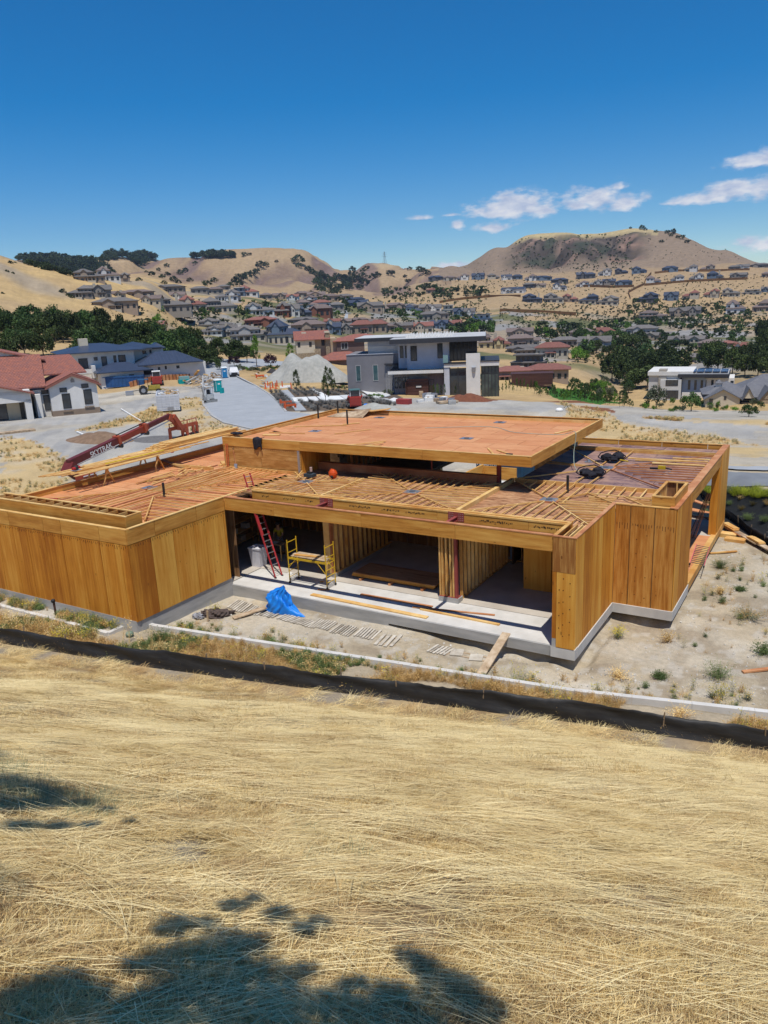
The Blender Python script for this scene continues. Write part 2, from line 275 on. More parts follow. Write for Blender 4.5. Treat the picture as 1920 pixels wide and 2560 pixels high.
def height(x, y):
    x = np.asarray(x, float); y = np.asarray(y, float); dx = x-CX; dy = y-CY; r = np.hypot(dx, dy); az = np.arctan2(dx, dy)
    ai = np.clip(np.interp(az, PAZ, np.arange(len(PX))), 0, len(PX)-1.001); i = ai.astype(int); fa = ai-i; fa = fa*fa*(3-2*fa)
    ri = np.clip(np.interp(r, RS, np.arange(len(RS))), 0, len(RS)-1.001); j = ri.astype(int); fr = ri-j
    far = (TAB[i, j]*(1-fr)+TAB[i, j+1]*fr)*(1-fa)+(TAB[i+1, j]*(1-fr)+TAB[i+1, j+1]*fr)*fa
    # eroded ribs on the far hills, rolling ground nearer
    k = sst(880, 1150, r)*(1-sst(1900, 2600, r)); rib = np.abs(vnoise(x+.6*y, (y-.6*x)*.35, 95, 3)-.5)+.45*np.abs(vnoise(x+.6*y, (y-.6*x)*.3, 42, 9)-.5)
    rm = np.where(az > PAZ[PX.index(1080)], .30, 1.0); rm = rm*np.where(np.interp(r, [0, 1200, 1420], [1, 1, .25]) > 0, np.interp(r, [0, 1150, 1400, 1600], [1, 1, .18, .5]), 1)
    far = far-k*rm*np.maximum(.42-rib, 0)*130*np.clip((far-15)/50, 0, 1)
    rkm = sst(hz(1240), hz(1330), az)*(1-sst(hz(1560), hz(1640), az))*sst(1060, 1100, r)*(1-sst(1240, 1275, r)); far = far+rkm*((vnoise(x, y, 26, 13)-.5)*30+(vnoise(x, y, 11, 14)-.5)*10)
    far = far+sst(150, 400, r)*(vnoise(x, y, 60, 5)-.5)*7
    far = np.where(dy < -5, np.maximum(far, 0), far)
    # pad and its surroundings
    pad = -.55+(vnoise(x, y, 1.7, 1)-.5)*.10+(vnoise(x, y, .5, 2)-.5)*.04
    pit = (sst(-.75, -.3, y)*sst(.6, .2, y)*sst(-6.5, -5, x)*sst(1, .3, x)+sst(.7, .25, x)*sst(-.2, .05, x)*sst(-.4, 0, y)*sst(5.6, 5, y)+sst(4.6, 4.95, y)*sst(5.5, 5.2, y)*sst(-.1, .1, x)*sst(2.9, 2.6, x))
    pad = pad-.38*np.clip(pit, 0, 1)*(.55+.9*(vnoise(x, y, .8, 6)-.3))
    pad = pad+.5*sst(-15.5, -18.5, x)*sst(0.5, -3, y)                # strip before the left wing
    cy = curb_y(x); fy = fence_y(x)
    out = -.16+.2*sst(0, 1, (cy-y)/np.maximum(cy-fy, .3))+(vnoise(x, y, .8, 4)-.5)*.08
    near = np.where(y < cy-.1, out, pad)
    # right-hand planted bank with the side road above
    e = (x-3.6)*.80+(y-14)*.60                                      # distance past the toe line
    bank = sst(3.2, 6.8, e)*sst(2, 5, y-6)*1.75
    near = near+np.where(y > cy, bank, 0)
    d = (fy-y)*.983; d = np.where(d > 0, d-.85*sst(0, 1.3, d), d)
    hill = .04+.513*np.maximum(d, 0)**1.0+ (vnoise(x, y, 3.1, 7)-.5)*.24*sst(2.5, 8, d)+(vnoise(x, y, .9, 8)-.5)*.08*sst(1, 5, d)
    hill = hill-.0022*np.maximum(d-24, 0)**2
    near = np.where(d > 0, hill, near)
    w = sst(52, 80, r)*np.where(d > 0, sst(8, 30, -d+0*r) if False else sst(60, 110, r), 1)
    return near*(1-w)+far*w
def hgt(x, y): return float(height(x, y))
def hit(px, py, rmax=2900):
    d = ray(px, py); hl = math.hypot(d.x, d.y); d = d/hl
    rs = np.geomspace(3, rmax, 900); z = CZ+d.z*rs; g = height(CX+d.x*rs, CY+d.y*rs); w = np.nonzero(z <= g)[0]
    if len(w) == 0: return None
    i = max(w[0], 1); t = (z[i-1]-g[i-1])/((z[i-1]-g[i-1])-(z[i]-g[i])+1e-9); r = rs[i-1]+(rs[i]-rs[i-1])*t
    return Vector((CX+d.x*r, CY+d.y*r, CZ+d.z*r))
def atz(px, py, z): d = ray(px, py); t = (z-CZ)/d.z; return Vector((CX+d.x*t, CY+d.y*t, z))
def dist(p): return math.hypot(p[0]-CX, p[1]-CY)
# ---------------------------------------------------------------- terrain mesh (finer near the viewer) with albedo zones
def inpoly(x, y, P):
    c = np.zeros(x.shape, bool); n = len(P)
    for i in range(n):
        x0, y0 = P[i][0], P[i][1]; x1, y1 = P[i-1][0], P[i-1][1]
        c ^= ((y0 > y) != (y1 > y)) & (x < (x1-x0)*(y-y0)/(y1-y0+1e-12)+x0)
    return c
def pxpoly(pts, z=-1): return [tuple(atz(a, b, z)[:2]) for a, b in pts]
def terrain():
    a0 = YAW-.60; a1 = YAW+.60
    az = np.concatenate([np.linspace(a1-2*math.pi, a0, 40)[:-1], np.linspace(a0, a1, 620)]); az = az[:-1]
    rr = np.concatenate([[0.3], np.linspace(1.2, 24, 130), np.linspace(24.15, 62, 210), np.geomspace(63, 3200, 300)])
    A, R = np.meshgrid(az, rr, indexing='ij'); X = CX+np.sin(A)*R; Y = CY+np.cos(A)*R; Z = height(X, Y)
    na, nr = A.shape; V = np.stack([X, Y, Z], -1).reshape(-1, 3)
    idx = np.arange(na*nr).reshape(na, nr); q = np.stack([idx, np.roll(idx, -1, 0)], 0)
    Fq = np.stack([q[0][:, :-1], q[0][:, 1:], q[1][:, 1:], q[1][:, :-1]], -1).reshape(-1, 4)
    me = bpy.data.meshes.new('ground'); me.vertices.add(len(V)); me.vertices.foreach_set('co', V.ravel())
    me.loops.add(Fq.size); me.loops.foreach_set('vertex_index', Fq.ravel()[::1].astype(np.int32))
    me.polygons.add(len(Fq)); me.polygons.foreach_set('loop_start', np.arange(0, Fq.size, 4, dtype=np.int32)); me.polygons.foreach_set('loop_total', np.full(len(Fq), 4, np.int32))
    me.polygons.foreach_set('use_smooth', np.ones(len(Fq), bool))
    # albedo
    x, y, z, r, a = X.ravel(), Y.ravel(), Z.ravel(), R.ravel(), A.ravel()
    C = np.empty((len(x), 3)); n1 = vnoise(x, y, 14, 21); n2 = vnoise(x, y, 3.2, 22); n3 = vnoise(x, y, 45, 23); n4 = vnoise(x, y, .8, 24)
    def put(m, c, w=1.): 
        m = (m if m.dtype != bool else m.astype(float))[:, None]*w; C[:] = C*(1-m)+np.array(c)*m
    C[:] = (.48, .335, .155)
    put(sst(.4, .65, n1)*.6, (.42, .29, .15)); put(sst(.55, .8, n3)*.5, (.36, .26, .15))
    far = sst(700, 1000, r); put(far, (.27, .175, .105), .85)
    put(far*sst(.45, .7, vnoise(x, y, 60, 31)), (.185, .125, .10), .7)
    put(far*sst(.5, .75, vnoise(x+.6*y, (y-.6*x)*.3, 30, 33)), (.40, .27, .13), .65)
    azr = lambda p: hz(p)
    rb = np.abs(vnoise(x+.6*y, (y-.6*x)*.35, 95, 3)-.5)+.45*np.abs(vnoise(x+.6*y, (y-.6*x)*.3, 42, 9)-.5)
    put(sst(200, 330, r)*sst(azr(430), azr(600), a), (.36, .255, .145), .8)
    gul = far*(1-sst(.10, .26, rb)); put(gul*(a < azr(1130)), (.155, .105, .085), .75); rb2 = np.abs(vnoise(x+14+.6*y, (y-.6*(x+14))*.35, 95, 3)-.5)+.45*np.abs(vnoise(x+14+.6*y, (y-.6*(x+14))*.3, 42, 9)-.5)  # gully brush tone, darkened in the colour so the folds read
    put(far*sst(.0, .05, rb2-rb)*(a < azr(1130)), (.195, .135, .115), .8); put(far*sst(.0, .05, rb-rb2)*(a < azr(1130)), (.37, .265, .155), .7); put(far*sst(.42, .6, rb)*(a < azr(1130)), (.46, .34, .19), .7)  # brush and grass tones by flank; fold shading painted into them
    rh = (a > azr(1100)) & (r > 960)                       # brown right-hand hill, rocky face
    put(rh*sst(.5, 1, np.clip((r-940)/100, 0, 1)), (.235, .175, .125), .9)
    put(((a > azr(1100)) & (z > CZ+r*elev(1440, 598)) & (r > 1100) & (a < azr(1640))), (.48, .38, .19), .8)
    rk = sst(azr(1240), azr(1330), a)*(1-sst(azr(1560), azr(1640), a))*sst(1060, 1100, r)*(1-sst(1262, 1285, r))
    rk = rk*sst(.02, .16, vnoise(x, y, 38, 41)*.5+vnoise(x, y, 12, 42)*.5+.12)
    put(rk, (.062, .05, .042), .97); put(rk*sst(.55, .7, vnoise(x, y, 9, 45)), (.17, .13, .10), .6); put(rk*sst(.62, .72, vnoise(x, y, 20, 43)), (.30, .19, .14), .8); put(rk*sst(.66, .76, vnoise(x, y, 26, 44)), (.05, .06, .04), .85)
    # valley-floor development: pale verges, green plots
    dev = sst(240, 300, r)*(1-sst(560, 640, r)); lw = sst(azr(430), azr(560), a); put(dev*lw*sst(.38, .5, vnoise(x, y, 22, 51)), (.095, .115, .05), .85); put(dev*sst(.55, .7, vnoise(x, y, 30, 52)), (.30, .25, .19), .8); put(dev*lw*sst(.62, .7, vnoise(x, y, 13, 53)), (.25, .25, .25), .8)
    # the lot and works area: pale grey-beige graded earth
    g = (r > 30) & ((r < 112) | ((a < azr(560)) & (r < 160))) & (y > fence_y(x)); put(g, (.43, .38, .30)); put(g*sst(.4, .7, n1), (.38, .345, .29), .8); put(g*sst(.5, .7, vnoise(x+y, (x-y)*.2, 2.2, 77)), (.31, .285, .25), .6); put(g*sst(.6, .75, vnoise(x, y, 4.5, 78)), (.50, .46, .38), .6)
    for P in GREY: put(inpoly(x+(n2-.5)*4, y+(n4-.5)*3, P), (.37, .36, .34), .75); put(inpoly(x, y, P)*sst(.45, .7, vnoise(x+y, (x-y)*.15, 1.3, 79)), (.29, .285, .275), .6)
    put((r < 108)*(r > 45)*sst(.55, .75, n1*.6+n2*.4)*1., (.40, .37, .31), .6)
    for P in DRY: put(inpoly(x+(n2-.5)*3, y+(n4-.5)*2, P)*(.55+.45*sst(.25, .5, n2)), (.50, .37, .19))
    for P in BARK: put(inpoly(x+(n2-.5)*1.5, y+(n4-.5), P), (.20, .085, .045))
    for P in GREEN: put(inpoly(x+(n2-.5), y+(n4-.5), P), (.045, .13, .02))
    for P in MULCH: put(inpoly(x, y, P), (.13, .10, .075))
    pad = (r < 75) & (y > curb_y(x)) & (x > -19) & (x < 12) & (y < 30); put(pad, (.43, .36, .255)); put(pad*sst(.45, .75, vnoise(x, y, 1.9, 61)), (.50, .44, .34), .8)
    put(pad*sst(.55, .8, vnoise(x, y, 1.1, 62)), (.31, .25, .175), .7); put(pad*sst(.62, .8, vnoise(x, y, .35, 63)), (.50, .46, .39), .6)
    bank = (((x-3.6)*.8+(y-14)*.6 > 2.6) & ((x-3.6)*.8+(y-14)*.6 < 6.1) & (y > 9) & (r < 75)); put(bank, (.022, .024, .026))
    mid = (y < curb_y(x)) & (y > fence_y(x)) & (x > -40) & (x < 30); put(mid, (.40, .33, .23))
    hl = (y < fence_y(x)) & (r < 80); put(hl, (.42, .31, .17)); put(hl*sst(.55, .8, n2), (.30, .20, .10), .7); put(hl*sst(.62, .78, vnoise(x, y, .9, 71)), (.27, .24, .20), .7)
    C *= (1+(n4-.5)*.16)[:, None]
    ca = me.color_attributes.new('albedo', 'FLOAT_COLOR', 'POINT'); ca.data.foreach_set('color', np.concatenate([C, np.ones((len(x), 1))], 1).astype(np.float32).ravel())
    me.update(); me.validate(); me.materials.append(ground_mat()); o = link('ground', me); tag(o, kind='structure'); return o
def ground_mat():
    m, nt, b = newmat('earth_and_dry_grass'); at = N(nt, 'ShaderNodeVertexColor', layer_name='albedo')
    a = noise(nt, 5, 8, rand=False, rough=.7); c = noise(nt, .16, 6, rand=False); d = noise(nt, 38, 4, rand=False)
    f = mth('ADD', mth('MULTIPLY', mth('SUBTRACT', a, .5, nt=nt), .8, nt=nt), mth('ADD', mth('MULTIPLY', mth('SUBTRACT', c, .5, nt=nt), .7, nt=nt), mth('MULTIPLY_ADD', d, .7, .65, nt=nt), nt=nt), nt=nt)
    v = N(nt, 'ShaderNodeVectorMath', operation='SCALE'); L(nt, at.outputs[0], v.inputs[0]); L(nt, f, v.inputs['Scale']); L(nt, v.outputs[0], b.inputs['Base Color'])
    b.inputs['Roughness'].default_value = .95; b.inputs['Specular IOR Level'].default_value = .1
    bump(nt, b, a, .7, .08); return m
GREY = [pxpoly([(0, 1085), (300, 1060), (560, 1045), (640, 1080), (540, 1120), (420, 1180), (130, 1150), (0, 1110)]),
        pxpoly([(240, 1010), (500, 960), (560, 1000), (420, 1075), (250, 1060), (60, 1060), (0, 1070), (0, 1040)]), 
        pxpoly([(900, 1000), (1300, 975), (1440, 1010), (1420, 1030), (1000, 1020)], -1), pxpoly([(1480, 1040), (1700, 1030), (1920, 1065), (1920, 1110), (1700, 1075)], -1)]
DRY = [pxpoly([(0, 1085), (95, 1100), (185, 1160), (160, 1250), (0, 1260)], -.7), pxpoly([(430, 990), (500, 985), (520, 1040), (600, 1080), (490, 1110), (420, 1060)], -1), pxpoly([(1390, 990), (1500, 1020), (1560, 1060), (1800, 1100), (1900, 1140), (1560, 1120), (1450, 1080)], -1),
       pxpoly([(1600, 1045), (1920, 1050), (1920, 1075), (1760, 1060)], -1), pxpoly([(250, 1075), (330, 1060), (420, 1050), (440, 1010), (380, 1010), (330, 1040), (180, 1080)], -1), pxpoly([(1700, 1150), (1920, 1120), (1920, 1180), (1830, 1190)], -.5)]
BARK = [pxpoly([(1140, 990), (1230, 975), (1470, 960), (1480, 985), (1330, 985), (1200, 1005)], -1), pxpoly([(1440, 1010), (1530, 1010), (1540, 1030), (1470, 1025)], -1)]
GREEN = []
MULCH = [pxpoly([(660, 980), (830, 965), (980, 950), (1010, 1000), (900, 1030), (770, 1030), (700, 1030)], -1)]
GREEN.append([tuple(hit(*p)[:2]) for p in ((1372, 968), (1440, 972), (1500, 990), (1560, 1005), (1500, 1012), (1420, 1000), (1372, 985))])
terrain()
# ================================================================ the timber house under construction
H = empty('timber_house', (-8, 2, 0), label='big unfinished flat-roofed timber house with raw plywood walls in the foreground', cat='house')
H.location = (0, 0, 0)
def part(name, mb, mat, parent=None, kind=None, label=None, smooth=False):
    o = mb.build(name, mat, parent or H, smooth)
    if kind: o['kind'] = kind
    if label: o['label'] = label
    return o
def bx(name, x0, x1, y0, y1, z0, z1, mat, parent=None, label=None):
    return part(name, MB().box(x0, x1, y0, y1, z0, z1), mat, parent, label=label)
def centre(o):      # move a child's origin to its mesh centre (keeps grain per object)
    return o
WT = 4.30; DK = 4.05
# ---- foundation and slabs
bx('slab', -16.85, -.02, .13, 2.44, -.42, 0, conc, label='pale new concrete porch slab')
bx('floor_slab', -26.0, -.05, 2.46, 19.3, -.4, .012, concB); bx('floor_slab', -.1, 2.34, 5.25, 19.3, -.4, .010, concB)
bx('floor_slab', -26.0, -16.9, -5.5, 2.45, -.4, .01, concB)
f = MB()
f.box(-26.6, -16.66, -5.76, -5.5, -.6, .36); f.box(-16.9, -16.64, -5.5, .1, -.7, .33)
part('foundation', f, concG, label='grey board-marked concrete stem wall under the left wing')
f = MB(); f.box(-16.64, -8.0, .05, .128, -.75, -.012); f.box(-8.0, -.02, .05, .128, -.42, -.012); part('slab_edge', f, concG)
f = MB(); f.box(-.9, .03, -.03, .3, -.40, .02); f.box(-.04, .04, .3, 5.15, -.40, .0); f.box(-.04, 2.44, 5.12, 5.2, -.40, 0); f.box(2.36, 2.46, 5.2, 8.6, -.40, 0)
part('foundation', f, pm('pale_stem_concrete', (.60, .59, .56), (.47, .46, .44), 1.5, rough=.9, bmp=.2, var=.03, detail=8), label='pale concrete stem wall under the right block')
# threshold ramp blocks seen under posts
bx('post_footing', -6.75, -5.8, 2.30, 2.75, 0, .22, concG); bx('post_footing', -13.1, -12.55, 2.8, 8.0, 0, .22, concG)
# ---- wall panels
def wallx(y, x0, x1, z0, z1, widths, mat=plyZ, t=.03, gap=.03, face=-1, core=True, name='plywood_panel'):
    """panels of a wall that runs along x, outer face at y (face=-1 looks to -y)"""
    x = x0; i = 0
    while x < x1-.05:
        w = widths[i % len(widths)]; e = min(x+w, x1); e = x1 if x1-e < .12 else e
        bx(name, x+gap/2, e-gap/2, *( (y, y+t) if face < 0 else (y-t, y)), z0, z1, mat); x = e; i += 1
def wally(x, y0, y1, z0, z1, widths, mat=plyZ, t=.03, gap=.03, face=1, name='plywood_panel'):
    y = y0; i = 0
    while y < y1-.05:
        w = widths[i % len(widths)]; e = min(y+w, y1); e = y1 if y1-e < .12 else e
        bx(name, *((x-t, x) if face > 0 else (x, x+t)), y+gap/2, e-gap/2, z0, z1, mat); y = e; i += 1
core = plymat('wall_core_wood', (1, 1, 1), (.10, .05, .02), (.16, .085, .035), (.22, .12, .05), (.05, .02, .01))
# left wing front (y=-5.72) : header boards over tall panels
wallx(-5.75, -26.6, -16.6, .34, 3.66, [1.22, 1.22, 1.0, 1.22, 1.22, 1.22, 1.22, 1.22, 1.0])
wallx(-5.76, -26.6, -16.6, 3.675, WT, [2.3, 2.44, 1.2, 2.44], plyX)
wally(-16.6, -5.72, 0.02, .34, 3.66, [1.22, 1.22, 1.22, .72, 1.22])
wally(-16.59, -5.74, .03, 3.675, WT, [1.5, 2.44, 2.2], plyY)
bx('wall_core', -26.55, -16.64, -5.715, -5.6, .34, 4.24, core); bx('wall_core', -16.75, -16.635, -5.6, 0, .34, 4.24, core)
bx('top_plate', -26.6, -16.6, -5.76, -5.60, 4.302, 4.33, lumX); bx('top_plate', -16.73, -16.58, -5.59, 1.85, 4.304, 4.335, lumX)
# inner raised parapet box along the front of the left wing
bx('parapet_board', -26.4, -21.0, -5.30, -5.26, 3.98, 4.68, plyX); bx('parapet_board', -20.99, -17.08, -5.30, -5.26, 3.98, 4.68, plyX)
bx('parapet_board', -17.08, -17.04, -5.30, -4.45, 3.98, 4.68, plyY)
bx('parapet_board', -26.4, -17.1, -4.47, -4.43, 3.98, 4.66, plyX)
for a, b, c, d in ((-26.4, -17.04, -5.305, -5.20), (-26.4, -17.04, -4.54, -4.42), (-17.13, -17.035, -5.19, -4.55)): bx('plate', a, b, c, d, 4.682, 4.72, lumX)
for i in range(16): x = -26.2+i*.6; bx('block', x, x+.04, -5.19, -4.55, 4.55, 4.68, lumX)
bx('roof_sheathing', -26.4, -17.1, -5.25, -4.48, 3.9, 3.96, deckD)
# right front block
bx('plywood_panel', -.86, -.02, -.03, 0, 2.98, WT, plymat('plywood_dark_grain', (2.2, 2.2, .2), (.30, .12, .03), (.42, .20, .055), (.56, .32, .10), PLY[3], knots=.8), label='darker upper plywood square')
bx('plywood_panel', -.70, -.02, -.03, 0, .0, 2.965, plyZ); bx('plywood_panel', -.86, -.71, -.03, 0, .36, 2.965, plyZ)
bx('corner_block', -.86, -.71, -.03, .25, 0.021, .35, concG)
wally(-.0, 0, 5.2, .0, WT, [.95, 1.22, 1.22, 1.22, .6])
bx('wall_core', -.82, -.05, .005, .12, .3, 4.2, core); bx('wall_core', -.13, -.035, .12, 5.15, .02, 4.25, core); bx('plywood_panel', -.87, -.84, 0, 2.2, .02, 4.28, plyZ)
bx('top_plate', -.88, -.0, -.04, .1, 4.302, 4.335, lumR); bx('top_plate', -.15, .01, .1, 5.3, 4.302, 4.34, lumR); bx('top_plate', -.9, -.76, .11, 1.85, 4.302, 4.336, lumX)
for y in (.35, .9, 1.4): pass
for x in (-.62, -.42, -.28): bx('parapet_rail', x, x+.05, .12, 2.0, 4.16, 4.25, lumX)
bx('roof_sheathing', -.75, -.16, .11, 1.9, 4.0, 4.05, deckD)
# recessed right wall (y = 5.2) and outer right wall (x = 2.4)
RW = [.62, .95, .82]
wallx(5.17, .0, 2.4, .0, WT, RW, plymat('plywood_oiled_orange', (2.2, 2.2, .16), (.34, .125, .018), (.46, .19, .035), (.58, .29, .07), (.10, .035, .01), var=.35, knots=.7))
bx('nail_stain', .62, .64, 5.16, 5.171, .05, 4.2, core); bx('nail_stain', 1.57, 1.59, 5.16, 5.171, .05, 4.2, core)
wally(2.43, 5.17, 8.55, 0, WT, [1.0, 1.22, 1.22], plyZ)
bx('wall_core', .03, 2.37, 5.21, 5.3, .02, 4.25, core); bx('wall_core', 2.3, 2.395, 5.3, 8.5, .02, 4.25, core)
bx('top_plate', 0.012, 2.3, 5.16, 5.30, 4.302, 4.338, lumX); bx('top_plate', 2.12, 2.44, 5.16, 19.55, 4.302, 4.345, lumR)
# outer beam to the far corner post
bx('beam', 2.08, 2.42, 8.56, 19.5, 3.72, 4.30, plyY, label='long outer beam on the right edge'); bx('plywood_panel', 2.423, 2.445, 16.9, 19.56, 0, 4.3, plyZ); bx('post', 2.05, 2.42, 16.5, 16.9, 0, 3.71, plyZ, label='end post of the right-hand terrace')
bx('post', 2.1, 2.42, 16.91, 19.5, 0.02, 3.70, plyZ); bx('sill_plate', 2.2, 2.46, 8.6, 19.5, -.30, .06, lumX); bx('plywood_panel', 1.3, 2.19, 9.2, 16.2, .014, .04, deckR)
# far parapet y=19.5
wallx(19.5, -6.0, 2.08, 3.75, WT, [2.44, 2.44], plyX, t=.06); bx('top_plate', -6, 2.1, 19.48, 19.62, 4.302, 4.335, lumX)
for y0 in (17.2, 17.55): bx('nailer', -6.2, 2.05, y0, y0+.06, 4.0, 4.22, lumX)
# ---- nail rows and drips below the header band, down the panel edges
nl = MB(); rn = random.Random(9)
for i in range(75): x = -26.2+i*.128; z = 3.60; nl.box(x, x+.022, -5.757, -5.7515, z-rn.uniform(.03, .16), z)
for i in range(43): y = -5.6+i*.13; nl.box(-16.5985, -16.593, y, y+.022, 3.60-rn.uniform(.03, .16), 3.6)
for i in range(22): x = .08+i*.106; nl.box(x, x+.018, 5.163, 5.1685, 3.56-rn.uniform(.08, .26), 3.56)
for i in range(40): x = -21.9+i*.126; nl.box(x, x+.025, 6.233, 6.2385, 5.22, 5.25)
for k_, (xx, zz_) in enumerate([(-.45, .5+.45*i) for i in range(6)]+[(-.2, .6+.5*i) for i in range(5)]+[(-.6, .8+.5*i) for i in range(4)]+[(.9, .5+.6*i) for i in range(6)]+[(1.3, .4+.9*i) for i in range(4)]): yy = -.0305 if xx < 0 else 5.1695; nl.tube((xx, yy, zz_), (xx, yy-.006, zz_), .022, 6)
for i in range(90): nl.tube((-26+9.3*rn.random(), -5.7505, .5+3*rn.random()), (0, 0, 0), .0, 3) if False else None
part('nail_mark', nl, pm('dark_nail_stain', (.09, .03, .012), var=0), kind='stuff')
# ---- porch beams
x = -16.57
for w in (2.9, 4.6, 4.3, 4.0):
    e = min(x+w, -.88); bx('beam', x+.006, e-.006, 0.0, .16, 3.72, 4.30, plyX, label='front porch beam'); x = e
bx('top_plate', -16.55, -.9, -.01, .17, 4.302, 4.34, lumR)
x = -16.5
for w in (4.4, 5.6, 4.0, 2.0):
    e = min(x+w, -.88); bx('beam', x+.006, e-.006, 1.88, 2.1, 3.80, 4.18, plyX); x = e
    if e >= -.9: break
bx('beam', -16.5, -.88, 1.86, 2.12, 4.182, 4.245, lumX); bx('beam', -16.5, -.9, 1.95, 2.11, 4.247, 4.29, lumX)
# ink stamps on the beam (print)
inkm = pm('black_ink_stamp', (.03, .02, .015), var=0)
st = MB(); rs = random.Random(5)
for x0, n in ((-15.9, 2), (-14.6, 3), (-13.3, 2), (-10.9, 5), (-9.2, 4), (-8.0, 4), (-4.6, 5), (-3.6, 2), (-2.3, 5)):
    for k in range(n*3):
        a = x0+k*.075+rs.random()*.03; h = rs.choice((.04, .05, .07)); z = 3.98-.03*(k % 3 == 0); st.box(a, a+rs.choice((.03, .05)), 1.874, 1.879, z, z+h)
part('stamp', st, inkm, kind='stuff')
# red steel brackets and stubs
for xc in (-12.12, -5.62):
    pl = bx('hanger_plate', xc-.36, xc+.36, 1.855, 1.873, 3.84, 4.24, steelR)
    m = MB()
    for sx in (-1, 1):
        for i in range(3):
            for j in range(4): m.tube((xc+sx*(.14+i*.08), 1.856, 3.90+j*.09), (xc+sx*(.14+i*.08), 1.846, 3.90+j*.09), .016, 6)
    o = part('bolt', m, pm('pale_bolt', (.5, .33, .31)), pl); o['kind'] = 'stuff'
    m = MB(); m.box(xc-.07, xc+.07, .17, 1.85, 4.04, 4.06); m.box(xc-.012, xc+.012, .17, 1.85, 3.9, 4.04); m.box(xc-.07, xc+.07, .17, 1.85, 3.88, 3.9); part('steel_stub', m, steelR)
# ---- posts, stud walls
def studs_x(y, x0, x1, z0, z1, sp=.4, t=.045, d=.14, mat=lumX, name='stud'):
    for i in range(int((x1-x0)/sp)+1): bx(name, x0+i*sp, x0+i*sp+t, y, y+d, z0, z1, mat)
def studs_y(x, y0, y1, z0, z1, sp=.4, t=.045, d=.14, mat=lumX, name='stud'):
    for i in range(int((y1-y0)/sp)+1): bx(name, x, x+d, y0+i*sp, y0+i*sp+t, z0, z1, mat)
bx('post', -13.05, -12.72, 2.75, 2.92, .23, 3.8, lumX, label='light timber post between the two left bays'); bx('post', -12.70, -12.62, 2.75, 2.95, .23, 3.8, lumR)
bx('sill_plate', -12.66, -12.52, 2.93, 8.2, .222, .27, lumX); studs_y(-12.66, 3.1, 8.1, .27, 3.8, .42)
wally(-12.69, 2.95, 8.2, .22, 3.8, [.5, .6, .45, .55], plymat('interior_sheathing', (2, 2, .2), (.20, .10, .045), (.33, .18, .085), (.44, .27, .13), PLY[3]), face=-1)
for x in (-6.72, -6.60, -6.42, -6.22, -6.08): bx('stud', x, x+.075, 2.35, 2.5, .25, 3.8, lumX)
bx('stud', -6.72, -6.64, 2.52, 2.66, .25, 3.8, lumX); bx('steel_post', -5.99, -5.86, 2.34, 2.47, .25, 3.8, steelR, label='red primed steel post'); bx('base_plate', -6.74, -5.84, 2.32, 2.7, .222, .248, steelR)
bx('sill_plate', -6.0, -5.86, 2.75, 8.4, .02, .07, lumX); studs_y(-6.0, 2.9, 8.3, .07, 3.8, .4)
bx('sill_plate', -6.0, -2.6, 8.4, 8.54, .02, .07, lumX); studs_x(8.4, -5.3, -3.6, .07, 3.8, .42); bx('window_backing', -4.9, -4.5, 9.2, 9.23, 1.2, 2.4, pm('pale_blue_sheet', (.35, .42, .5)))
# plywood wall inside the right bay
wallx(5.15, -3.95, -.9, .02, 2.9, [1.3, 1.22, .6], plyZ); wallx(5.16, -3.95, -.9, 2.915, 3.75, [2.4], plyX); bx('wall_core', -3.9, -.92, 5.2, 5.3, .02, 3.8, core)
# left bay back walls, middle bay back wall
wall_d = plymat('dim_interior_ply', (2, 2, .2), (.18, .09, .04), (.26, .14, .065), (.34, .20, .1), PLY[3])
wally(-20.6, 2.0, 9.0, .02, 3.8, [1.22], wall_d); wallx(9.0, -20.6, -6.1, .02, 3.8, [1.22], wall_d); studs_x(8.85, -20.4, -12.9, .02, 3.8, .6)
bx('wall_core', -26.5, -26.3, -5.6, 19.3, .0, 3.9, core); bx('wall_core', -26.3, -16.6, 19.3, 19.48, .02, 3.7, core); bx('wall_core', -8.6, -4.0, 19.3, 19.48, .02, 3.7, core); bx('wall_core', -4.0, -3.9, 5.3, 19.2, .02, 3.9, core)
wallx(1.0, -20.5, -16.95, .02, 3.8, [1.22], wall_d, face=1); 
# outer left faces
wally(-26.6, -5.7, 19.5, .34, 4.1, [1.22]*9+[2.44], plyZ, face=-1)
# ---- roof deck of 4x8 sheets
def sheets(x0, x1, y0, y1, z, mat, lx=2.44, ly=1.22, skip=None, t=.02, name='deck_panel'):
    j = 0; y = y0
    while y < y1-.05:
        ye = min(y+ly, y1); x = x0-(lx/2 if j % 2 else 0)
        while x < x1-.05:
            xa, xe = max(x, x0), min(x+lx, x1)
            if not (skip and skip((xa+xe)/2, (y+ye)/2)) and xe-xa > .1: bx(name, xa+.012, xe-.012, y+.012, ye-.012, z-t, z, mat(xa, y) if callable(mat) else mat)
            x += lx
        y = ye; j += 1
bx('roof_deck', -26.5, -16.75, -4.4, 1.9, DK-.12, DK-.022, core); bx('roof_deck', -26.5, -5.6, 1.95, 6.3, DK-.12, DK-.022, core); bx('roof_deck', -5.6, -.14, 1.95, 5.3, DK-.12, DK-.022, core)
bx('roof_deck', -26.5, -22.15, 6.3, 14, DK-.12, DK-.022, core); bx('roof_deck', -5.6, 2.1, 5.31, 19.4, DK-.12, DK-.022, core)
sheets(-26.45, -16.76, -4.4, 1.2, DK, deckR); sheets(-26.45, -17.2, 1.2, 6.2, DK, deckR); sheets(-17.2, -5.7, 2.15, 7.65, DK, deckD); sheets(-26.45, -22.2, 6.2, 14, DK, deckR)
